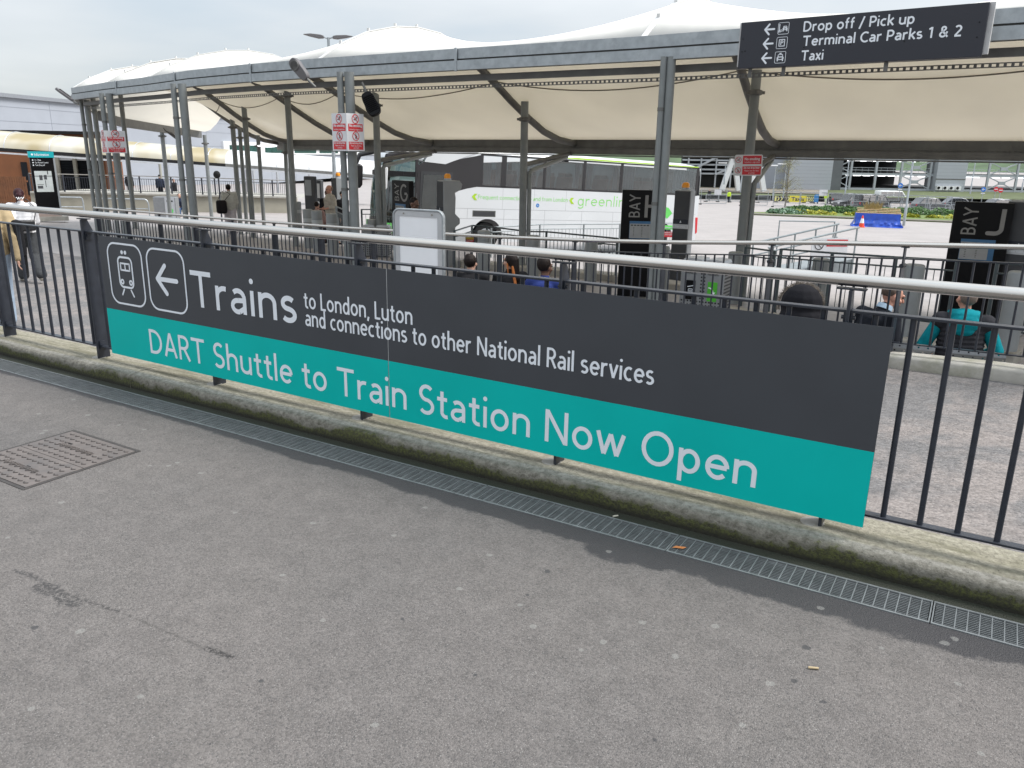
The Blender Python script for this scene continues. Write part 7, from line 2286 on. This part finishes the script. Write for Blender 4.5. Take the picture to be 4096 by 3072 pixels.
def pose(h=1.72, stride=0.0, lean=0.0, sw=0.0):
    k = h / 1.72
    P = lambda x, y, z: V((x * k, y * k, z * k))
    J = dict(pel=P(0, 0, .95), chest=P(0, -.02 - lean, 1.30), neck=P(0, -.015 - lean, 1.47), head=P(0, -.035 - lean * 1.2, 1.60), hs=k)
    for s_, sx, st in (('L', 1, stride), ('R', -1, -stride)):
        J['hip' + s_] = P(sx * .085, 0, .90); J['kn' + s_] = P(sx * .09, -.02 - st * .5 - abs(st) * .12, .50); J['an' + s_] = P(sx * .09, .03 - st + (.10 if st < 0 else 0), .09 + (.06 if st < -.05 else 0)); J['toe' + s_] = J['an' + s_] + P(sx * .02, -.15, -.055 - (.02 if st < -.05 else 0))
        J['sh' + s_] = P(sx * .185, -.01 - lean, 1.40); J['el' + s_] = P(sx * .225, .03 + st * sw - lean * .6, 1.12); J['wr' + s_] = P(sx * .215, -.06 + st * sw * 2 - lean * .4, .88)
    return J
def seated(h=1.72, lean=0.0, look=0.0):
    k = h / 1.72
    P = lambda x, y, z: V((x * k, y * k, z * k))
    J = dict(pel=P(0, 0, .54), chest=P(0, -.03 - lean, .90), neck=P(0, -.04 - lean * 1.25, 1.075), head=P(0, -.06 - lean * 1.5, 1.205), hs=k)
    for s_, sx in (('L', 1), ('R', -1)):
        J['hip' + s_] = P(sx * .10, -.05, .52); J['kn' + s_] = P(sx * .13, -.45, .50); J['an' + s_] = P(sx * .12, -.42, .09); J['toe' + s_] = J['an' + s_] + P(sx * .02, -.15, -.05)
        J['sh' + s_] = P(sx * .19, -.02 - lean, 1.0); J['el' + s_] = P(sx * .25, -.06 - lean * .7, .74); J['wr' + s_] = P(sx * .13, -.30 - lean * .3, .64)
    return J

# --- the two walkers at the left edge, on the ramp, seen from behind
def ramp_pt(u, v, d):
    p = atd(u, v, d); return V((p.x, p.y, zramp(p.x)))
def solve(u, vtop, h, zf, lo=4, hi=60):
    """depth at which a figure of height h standing on the ground zf(p) has its top at (u,vtop)"""
    best = None
    for k in range(600):
        d = lo + (hi - lo) * k / 599; p = atd(u, vtop, d); e_ = abs(p.z - h - zf(p))
        if best is None or e_ < best[0]: best = (e_, d, p)
    p = best[2]; return V((p.x, p.y, zf(p))), best[1]
zr_ = lambda p: zramp(p.x, p.y)
zc_f = lambda p: zC(p.y)
loc, d_ = solve(74, 752, 1.64, zr_, 8, 14)
m_whitecot = cloth('white_sweatshirt', (.66, .66, .68)); m_greyjean = cloth('charcoal_wide_jeans', (.055, .058, .062)); m_shoew = cloth('pale_trainers', (.42, .40, .36)); m_bagb = M('black_leather_bag', (.014, .014, .016), .35, 0, .2, 8, .1, 20)
def bag(size, at, mat=None, strap=None, name='shoulder_bag'):
    def f(t, J, R_, vx):
        m = MB(); m.box(at, size); o = m.build(name, mat or m_bagb, t, local=True, bevel=min(size) * .3, bseg=3)
        if strap:
            s_ = MB(); s_.tube([V(q) for q in strap], .009, 6); s_.build('strap', mat or m_bagb, o, local=True) if False else s_.build('bag_strap', mat or m_bagb, t, local=True)
    return f
J = pose(1.64, .22, .02, .6)
away = lambda p, off=0: faceang(p) + PI + rad(off)
person('woman with plum hair in a bun, white sweatshirt and black bag walking away', loc, away(loc, 12), J, m_skin,
       [p_top(m_whitecot, 'sweatshirt', wide=.205, deep=.15, loose=.02), p_legs(m_greyjean, up=.10, lo=.092), p_shoes(m_shoew),
        p_hair(m_hplum, [((0, .03, .034), (.088, .102, .102)), ((0, .13, .0), (.062, .055, .058)), ((.03, .14, -.02), (.06, .10, -.13), .03, .008)]),
        bag((.30, .09, .19), (.02, .19, 1.02), strap=[(-.12, .20, 1.10), (-.20, .12, 1.30), (-.10, -.02, 1.46), (.06, -.10, 1.38), (.16, .10, 1.14)]),
        lambda t, J, R_, vx: [None for mm in [MB()] for k in range(10) for _ in [mm.ell(J['head'] + V((-.03 + .012 * k, .17 + .01 * math.sin(k), -.03 - .012 * (k % 3))), (.010, .008, .010))] if k == 9 and mm.build('hair_clip', m_white, t, local=True)]],
       voxel=.012, hy=rad(-10), face=True)
loc2, d_ = solve(-78, 722, 1.74, zr_, 7.5, 13)
m_tan = cloth('tan_jacket', (.36, .28, .17)); m_lightjean = cloth('light_blue_jeans', (.32, .40, .50))
J = pose(1.72, -.2, .02, .6)
person('person in tan jacket and light blue jeans cut off by the left edge', loc2, away(loc2, 10), J, m_skin,
       [p_top(m_tan, 'jacket', wide=.215, deep=.15, loose=.025), p_legs(m_lightjean, up=.10, lo=.09), p_shoes(m_shoew), p_hair(m_hdark, CROP),
        bag((.10, .34, .42), (-.26, .05, 1.10), cloth('black_rucksack_cloth', (.016, .016, .018)), None, 'black_bag')], voxel=.012)

# --- woman with rucksack bag walking away under the canopy
loc, d_ = solve(912, 736, 1.66, zc_f, 18, 45)
J = pose(1.66, .16, .02, .7)
m_palegrey = cloth('pale_grey_hoodie', (.44, .44, .41)); m_palelilac = cloth('pale_lilac_trousers', (.50, .47, .50))
person('woman in pale grey hoodie and pale trousers carrying a big black bag', loc, away(loc, 6), J, m_skin,
       [p_top(m_palegrey, 'hoodie', wide=.225, deep=.16, loose=.03), p_legs(m_palelilac, up=.115, lo=.085), p_shoes(cloth('white_trainers', (.55, .55, .54))),
        p_hair(m_hdark, [((0, .03, .03), (.088, .10, .10)), ((0, .10, .05), (.05, .05, .05))]),
        bag((.32, .24, .42), (.27, .17, .96), cloth('black_woven_bag', (.018, .016, .018)), [(.37, .17, 1.16), (.25, .12, 1.42), (.14, -.02, 1.46), (-.02, .17, 1.36), (.10, .20, 1.24), (.17, .2, 1.15)], 'black_bag')], voxel=.016)
# --- bald man in cream top, facing left, holding a phone
loc, d_ = solve(1320, 740, 1.78, zc_f, 17, 40)
J = pose(1.78, 0, .0)
for s_, sx in (('L', 1), ('R', -1)):
    J['el' + s_] = V((sx * .245, .0, 1.16)); J['wr' + s_] = V((sx * .08, -.27, 1.10)); J['hd' + s_] = V((-sx * .4, -.9, .1)); J['hn' + s_] = V((0, 0, 1))
m_cream = cloth('cream_knit_top', (.42, .385, .33))
def phone(t, J, R_, vx):
    m = MB(); m.box((0, -.36, 1.125), (.07, .13, .012)); m.build('phone', m_rubber, t, local=True, bevel=.003)
person('bald man in a cream top looking left, phone in hand, by the bollards', loc, faceang(loc, -68), J, m_skin2,
       [p_top(m_cream, 'top', wide=.215, deep=.19, sleeve='three', loose=.015), p_legs(cloth('stone_trousers', (.30, .27, .23)), up=.10, lo=.075), p_shoes(m_shoew),
        p_hair(m_hshort, [((0, .045, .012), (.080, .082, .072))], 'cropped_hair'), phone], voxel=.014, hp=rad(8))
# --- man with bowed head in a beige jacket in front of BAY G
loc, d_ = solve(1640, 790, 1.74, zc_f, 13, 26)
J = pose(1.74, .12, .05, .5)
person('dark-haired man with bowed head and beige jacket, behind the blank poster frame', loc, faceang(loc, 58), J, m_skin3,
       [p_top(cloth('beige_jacket', (.26, .235, .19)), 'jacket', wide=.205, deep=.15), p_legs(cloth('dark_trousers', (.03, .03, .034))), p_shoes(m_rubber),
        p_hair(m_hdark, [((0, .03, .04), (.080, .092, .088))])], voxel=.014, hp=rad(26), hy=rad(-4))

# --- three people on a bench, seen from behind through the railing
def bench(lab, a, b_, zseat, n_):
    """perforated steel bench from a to b_ (plan points); n_ = direction the sitters face"""
    a, b_ = V((a[0], a[1], 0)), V((b_[0], b_[1], 0)); d = (b_ - a); L_ = d.length; rz = math.atan2(d.y, d.x); mid = (a + b_) / 2
    zg = zC(mid.y)
    t = thing('bench', lab, 'bench', (a.x, a.y, zg), rz, 'perforated steel benches')
    m_p = bpy.data.materials.get('bench_grey') or M('bench_grey', (.20, .21, .225), .45, .4, .1, 8)
    def perf(name, x0_, x1_, pts, par):
        # a curved strip pierced by diamond holes
        m = MB(); step = .042; cols = int((x1_ - x0_) / step)
        P_ = [V((0, p[0], p[1])) for p in pts]
        S = []
        for q, r_ in zip(P_, P_[1:]):
            k = max(1, int((r_ - q).length / step))
            for i in range(k): S.append(q.lerp(r_, i / k))
        S.append(P_[-1])
        for i in range(cols):
            for j in range(len(S) - 1):
                x_ = x0_ + i * step
                if (i % 2) == (j % 2):
                    c = [V((x_, 0, 0)) + S[j], V((x_ + step, 0, 0)) + S[j], V((x_ + step, 0, 0)) + S[j + 1], V((x_, 0, 0)) + S[j + 1]]
                    m.add(c, [(0, 1, 2, 3)])
                else:
                    c = [V((x_, 0, 0)) + S[j], V((x_ + step, 0, 0)) + S[j], V((x_ + step, 0, 0)) + S[j + 1], V((x_, 0, 0)) + S[j + 1]]
                    cen = sum(c, V((0, 0, 0))) / 4; inn = [cen + (q - cen) * .35 for q in c]
                    m.add(c + inn, [(0, 1, 5, 4), (1, 2, 6, 5), (2, 3, 7, 6), (3, 0, 4, 7)])
        o = m.build(name, m_p, par, local=True, smooth=0)
        sm = o.modifiers.new('Solidify', 'SOLIDIFY'); sm.thickness = .003
        return o
    k = max(1, round(L_ / .62)); w_ = L_ / k
    for i in range(k):
        perf('seat', i * w_ + .03, (i + 1) * w_ - .03, [(.40, .47), (.30, .45), (.05, .43), (.0, .46)], t)
        perf('backrest', i * w_ + .03, (i + 1) * w_ - .03, [(.0, .46), (-.05, .52), (-.08, .66), (-.10, .80), (-.085, .845)], t)
    m = MB(); m.tube([(0, .2, .40), (L_, .2, .40)], .03, 10); m.build('beam', m_coldark, t, local=True)
    for x_ in (.2, L_ - .2):
        m = MB(); m.box((x_, .2, .2), (.06, .06, .40)); m.box((x_, .2, .02), (.10, .42, .03)); m.build('leg', m_coldark, t, local=True)
    for i in range(k + 1):
        x_ = i * w_; m = MB(); m.tube([(x_, -.07, .52), (x_, .0, .62), (x_, .30, .63), (x_, .36, .58), (x_, .34, .46)], .014, 8); m.build('armrest', m_steel, t, local=True)
    return t
def sit(u, vhead, h, lo, hi, headz):
    best = None
    for k in range(600):
        d = lo + (hi - lo) * k / 599; p = atd(u, vhead, d); e_ = abs(p.z - headz - zC(p.y))
        if best is None or e_ < best[0]: best = (e_, d, p)
    p = best[2]; return V((p.x, p.y, zC(p.y))), best[1]
def place_seated(lab, u, vh, h, lo, hi, rz_off, J, skin, parts, vx=.011, hy=0, hp=0, face=True):
    hd = J['head']
    loc, d = sit(u, vh, h, lo, hi, hd.z)
    rz = away(loc, rz_off)
    off = Matrix.Rotation(rz, 3, 'Z') @ V((hd.x, hd.y, 0))
    loc = loc - off
    person(lab, loc, rz, J, skin, parts, voxel=vx, hy=hy, hp=hp, face=face)
    return loc, rz
m_blk = cloth('black_coat', (.014, .014, .016)); m_blue = cloth('royal_blue_jacket', (.025, .04, .16)); m_dkj = cloth('dark_denim', (.02, .025, .035))
J = seated(1.64)
s1, r1 = place_seated('seated woman with dark hair in a loose bun and white earphones, leftmost of three', 1884, 1050, 1.6, 9, 20, -8, J, m_skin, [p_top(m_blk, 'coat', wide=.21, deep=.15), p_legs(m_dkj), p_shoes(m_rubber),
    p_hair(m_hdark, [((0, .03, .03), (.094, .104, .10)), ((.01, .05, .085), (.06, .06, .05))]), lambda t, J, R_, vx: (lambda m: (m.ell(J['head'] + R_ @ V((.088, -.01, -.03)), (.010, .014, .02)), m.build('earphone', m_white, t, local=True)))(MB())], hy=rad(-20))
J = seated(1.66)
s2, r2 = place_seated('seated woman with long dark hair and a ginger streak, middle of three', 2040, 1046, 1.6, 9, 20, 14, J, m_skin, [p_top(m_blk, 'coat', wide=.215, deep=.15), p_legs(m_dkj), p_shoes(m_rubber),
    p_hair(m_hdark, [((0, .03, .03), (.092, .104, .104)), ((0, .085, .02), (0, .15, -.24), .075, .05)]), p_hair(M('hair_ginger', (.42, .13, .025), .5, 0, .3, 40, .4, 90), [((.04, .115, -.06), (.05, .18, -.34), .03, .022), ((.075, .03, -.02), (.085, .06, -.16), .016, .01)], 'ginger_lock')], hy=rad(28))
J = seated(1.70)
s3, r3 = place_seated('seated person with short dark hair and a royal blue jacket, right of three', 2182, 1070, 1.6, 9, 20, -16, J, m_skin3, [p_top(m_blue, 'jacket', wide=.215, deep=.155, loose=.01), p_legs(m_dkj), p_shoes(m_rubber),
    p_hair(m_hdark, [((0, .034, .05), (.092, .10, .110))])], hy=rad(-26))
def bench_behind(lab, locs, rz, pad=.35):
    rz = sum(rz) / len(rz); fwd_ = Matrix.Rotation(rz, 3, 'Z') @ V((0, -1, 0)); side = V((fwd_.y, -fwd_.x, 0))     # sitter's right-hand side
    c = sum(locs, V((0, 0, 0))) / len(locs); ss = [(l - c).dot(side) for l in locs]
    # bench local x runs so that +y is the sitters' forward direction
    x_ax = V((fwd_.y, -fwd_.x, 0))
    base = c - fwd_ * .17
    a = base + x_ax * (min(ss) - pad); b_ = base + x_ax * (max(ss) + pad)
    return bench(lab, (a.x, a.y), (b_.x, b_.y), .45, fwd_)
bench_behind('perforated steel bench under the three people seated in the middle', [s1, s2, s3], [r1, r2, r3], .30)
# --- person in parka with fur-trimmed hood, rucksack on the back
J = seated(1.74, .10)
m_parka = cloth('black_parka', (.012, .012, .015)); m_fur = M('pale_fur_trim', (.22, .185, .155), .95, 0, .4, 60, .6, 120)
def parka_hood(t, J, R_, vx):
    m = MB(); c = J['head']; m.ell(c + V((0, .06, -.02)), (.205, .17, .205)); m.ell(c + V((0, .10, -.16)), (.215, .16, .15)); blob('hood', m, m_parka, t, .012, 4)
    # bristling fur along the rim
    f_ = MB(); rr_ = random.Random(5)
    for k in range(900):
        a = rad(-15 + 210 * rr_.random()); b_ = c + V((.20 * math.cos(a), -.015 + rr_.gauss(0, .012), -.04 + .205 * math.sin(a)))
        o = V((math.cos(a), rr_.gauss(0, .6) - .2, math.sin(a))).normalized() * rr_.uniform(.025, .05) + V((rr_.gauss(0, .008), 0, rr_.gauss(0, .008))); s_ = V((-math.sin(a), 0, math.cos(a))) * .003
        f_.add([b_ - s_, b_ + s_, b_ + o], [(0, 1, 2)])
    f_.build('fur_trim', m_fur, t, local=True, smooth=0)
def rucksack(t, J, R_, vx):
    m = MB(); m.ell((0, .23, .80), (.17, .13, .27)); m.ell((0, .32, .72), (.13, .07, .15)); blob('rucksack', m, cloth('dark_grey_rucksack', (.03, .028, .033)), t, .012, 3)
    z = MB(); z.tube([(-.03, .37, .96), (-.035, .385, .90), (-.04, .39, .88)], .008, 6); z.tube([(.06, .37, .95), (.065, .38, .90)], .006, 6); z.build('zip_pull', m_steel, t, local=True)
    z = MB(); z.box((.12, .375, .79), (.006, .004, .05)); z.build('red_tab', m_red, t, local=True)
s4, r4 = place_seated('seated person hunched in a black parka with a fur-trimmed hood and rucksack', 3205, 1205, 1.7, 6, 13, 4, J, m_skin, [p_top(m_parka, 'parka', wide=.24, deep=.17, loose=.02), p_legs(m_dkj), p_shoes(m_rubber), parka_hood, rucksack, p_hair(m_hdark, CROP)], .011, 0, rad(20))
# --- man in dark suit jacket leaning forward, looking right
J = seated(1.82, .22); J['head'] += V((0, -.02, -.03))
m_suit = cloth('navy_black_suit', (.016, .018, .024)); m_collar = cloth('pale_blue_collar', (.40, .52, .64))
def collar(t, J, R_, vx):
    m = MB(); n_ = J['neck']; m.lathe((0, 0, 0), [(.073, -.02), (.068, .035), (.062, .04)], 16); m.xf = None
    m2 = MB(Matrix.Translation(n_) @ Matrix.Rotation(rad(25), 4, 'X')); m2.lathe((0, 0, 0), [(.080, -.02), (.074, .03), (.066, .032)], 18); m2.build('collar', m_collar, t, local=True)
s5, r5 = place_seated('seated man in a dark suit with pale blue collar leaning forward', 3572, 1186, 1.8, 6, 13, -40, J, m_skin2, [p_top(m_suit, 'jacket', wide=.23, deep=.165, loose=.015), p_legs(m_suit), p_shoes(m_rubber), collar,
    p_hair(M('hair_mousy', (.09, .06, .045), .7, 0, .3, 40), [((0, .042, .042), (.080, .085, .080))])], .010, rad(-28), rad(14))
# --- bald man in teal hoodie and dark gilet
J = seated(1.80, .02)
m_tealc = cloth('teal_hoodie', (.005, .21, .25)); m_gilet = cloth('dark_grey_gilet', (.032, .032, .037))
for s_, sx in (('L', 1), ('R', -1)): J['el' + s_] = V((sx * .33, -.02, .76)); J['wr' + s_] = V((sx * .24, -.28, .66))
def gilet(t, J, R_, vx):
    m = MB(); c, p = J['chest'], J['pel']
    for k in range(9):
        q = p.lerp(c, k / 8) + V((0, .012, 0)); m.ell(q, (.228, .168, .058))
    m.ell(c + V((0, .01, .05)), (.215, .15, .09))
    for s_ in 'LR': m.capsule(c + V((0, 0, .05)), J['sh' + s_] + V((0, .01, -.02)), .10, .098)
    blob('gilet', m, m_gilet, t, .011, 1)
def tealhood(t, J, R_, vx):
    m = MB(); n_ = J['neck'] + V((0, .01, -.045))
    m.ell(n_ + V((0, .07, .02)), (.155, .105, .075)); m.ell(n_ + V((0, .13, -.05)), (.145, .075, .10)); m.ell(n_ + V((0, .15, -.12)), (.10, .05, .06)); m.capsule(n_ + V((-.11, -.02, .02)), n_ + V((.11, -.02, .02)), .05, .05); blob('hood', m, m_tealc, t, .010, 3)
s6, r6 = place_seated('seated bald man in a teal hoodie and dark gilet at the right edge', 3868, 1193, 1.8, 6, 12, 6, J, m_skin2, [p_top(m_tealc, 'hoodie', wide=.205, deep=.145, loose=.012), gilet, tealhood, p_legs(m_dkj), p_shoes(m_rubber),
    p_hair(m_hshort, [((0, .035, .022), (.0785, .088, .088))], 'cropped_hair')], .010, rad(18), 0)
bench_behind('perforated steel bench under the bald man in teal and the man in the suit', [s5, s6], [r6, r6], .42)
bench_behind('perforated steel bench under the person in the fur-trimmed hood', [s4], [r4], .60)

# --- small far figures
def far(lab, u, vt, h, zf, lo, hi, turn, skin, top, legs, hair, J=None, vx=.024, dfix=None, extra=()):
    if dfix:
        p = atd(u, vt, dfix); loc = V((p.x, p.y, p.z - h))
    else:
        loc, _ = solve(u, vt, h, zf, lo, hi)
    return person(lab, loc, faceang(loc, turn), J or pose(h, .05, 0, .4), skin, [p_top(top, 'jacket', wide=.22, deep=.155, loose=.01), p_legs(legs), p_shoes(m_rubber), p_hair(hair, CROP, vx_=.018)] + list(extra), voxel=vx, face=False)
m_nav = cloth('navy_coat', (.02, .026, .045)); m_pink = cloth('dusty_pink_jumper', (.34, .22, .20)); m_hivis = cloth('hi_vis_yellow', (.55, .78, .06)); m_hiw = cloth('hi_vis_white', (.6, .68, .5))
far('person in a dark coat with rucksack behind the far railing', 636, 698, 1.74, None, 0, 0, 170, m_skin, m_nav, m_blk, m_hdark, dfix=53.0, extra=(bag((.32, .2, .45), (0, .22, 1.18), m_nav, None, 'rucksack'),))
far('second person in black close beside the far rucksack wearer', 692, 715, 1.70, None, 0, 0, 40, m_skin, m_blk, m_blk, m_hdark, dfix=54.0)
far('person in black behind the far railing, beside the leftmost column cluster', 513, 690, 1.74, None, 0, 0, 160, m_skin, m_blk, m_blk, m_hdark, dfix=53.0)
Js = seated(1.74, .08)
loc, _ = sit(712, 782, 1.7, 30, 60, Js['head'].z)
person('man in dark top and jeans seated against the far concrete wall', loc, faceang(loc, 18), Js, m_skin, [p_top(m_nav, 'jacket', wide=.22, deep=.16), p_legs(cloth('blue_jeans', (.07, .12, .22))), p_shoes(m_shoew), p_hair(m_hdark, CROP, vx_=.018)], voxel=.024, face=False)
Jp = seated(1.66)
loc, _ = sit(1262, 768, 1.6, 24, 46, Jp['head'].z)
person('person in dusty pink jumper sitting behind the dark totems near the bollards', loc, away(loc, -25), Jp, m_skin, [p_top(m_pink, 'jumper', wide=.22, deep=.16), p_legs(m_dkj), p_shoes(m_rubber), p_hair(m_hdark, CROP, vx_=.018)], voxel=.024, face=False)
far('person in black behind the bald man in the cream top', 1306, 733, 1.74, zc_f, 26, 48, 20, m_skin3, m_blk, m_blk, m_hdark)
far('person in black and white beside the far ticket machine', 1366, 728, 1.74, zc_f, 26, 48, 40, m_skin, m_blk, m_blk, m_hdark)
hv = (p_hair(M('helmet_orange', (.6, .2, .04), .5), [((0, .01, .05), (.10, .12, .09))], 'helmet'),)
far('hi-vis worker in yellow jacket behind the barriers right of the coach', 2918, 762, 1.78, None, 0, 0, 165, m_skin2, m_hivis, m_dkj, m_hshort, dfix=119.0, vx=.03)
far('hi-vis worker in yellow and white with orange helmet behind the mesh fence', 3307, 768, 1.78, None, 0, 0, -30, m_skin2, m_hivis, m_hiw, m_hshort, dfix=112.0, vx=.03, extra=hv)
far('dark figure behind the barriers left of the hi-vis worker', 2839, 757, 1.78, None, 0, 0, 10, m_skin, m_blk, m_blk, m_hdark, dfix=121.0, vx=.03)
# queue totems and shelter posts near the far bollards
for u, v0, d, w_, lab in ((1240, 705, 26.5, .42, 'slim dark information totem left of the man in the cream top'), (1278, 720, 28.5, .22, 'narrow dark totem with a white notice left of the man in the cream top')):
    p = atd(u, v0, d); zg = zC(p.y); t = thing('information_totem', lab, 'sign', (p.x, p.y, zg), faceang(p, -35))
    m = MB(); m.box2((-w_ / 2, -.08, 0), (w_ / 2, .08, p.z - zg)); m.build('panel', m_dtotem, t, local=True, bevel=.03)
    m = MB(); m.box2((-w_ * .38, -.085, p.z - zg - .62), (w_ * .2, -.081, p.z - zg - .12)); m.build('notice', m_gtotem if w_ > .3 else m_board, t, local=True)
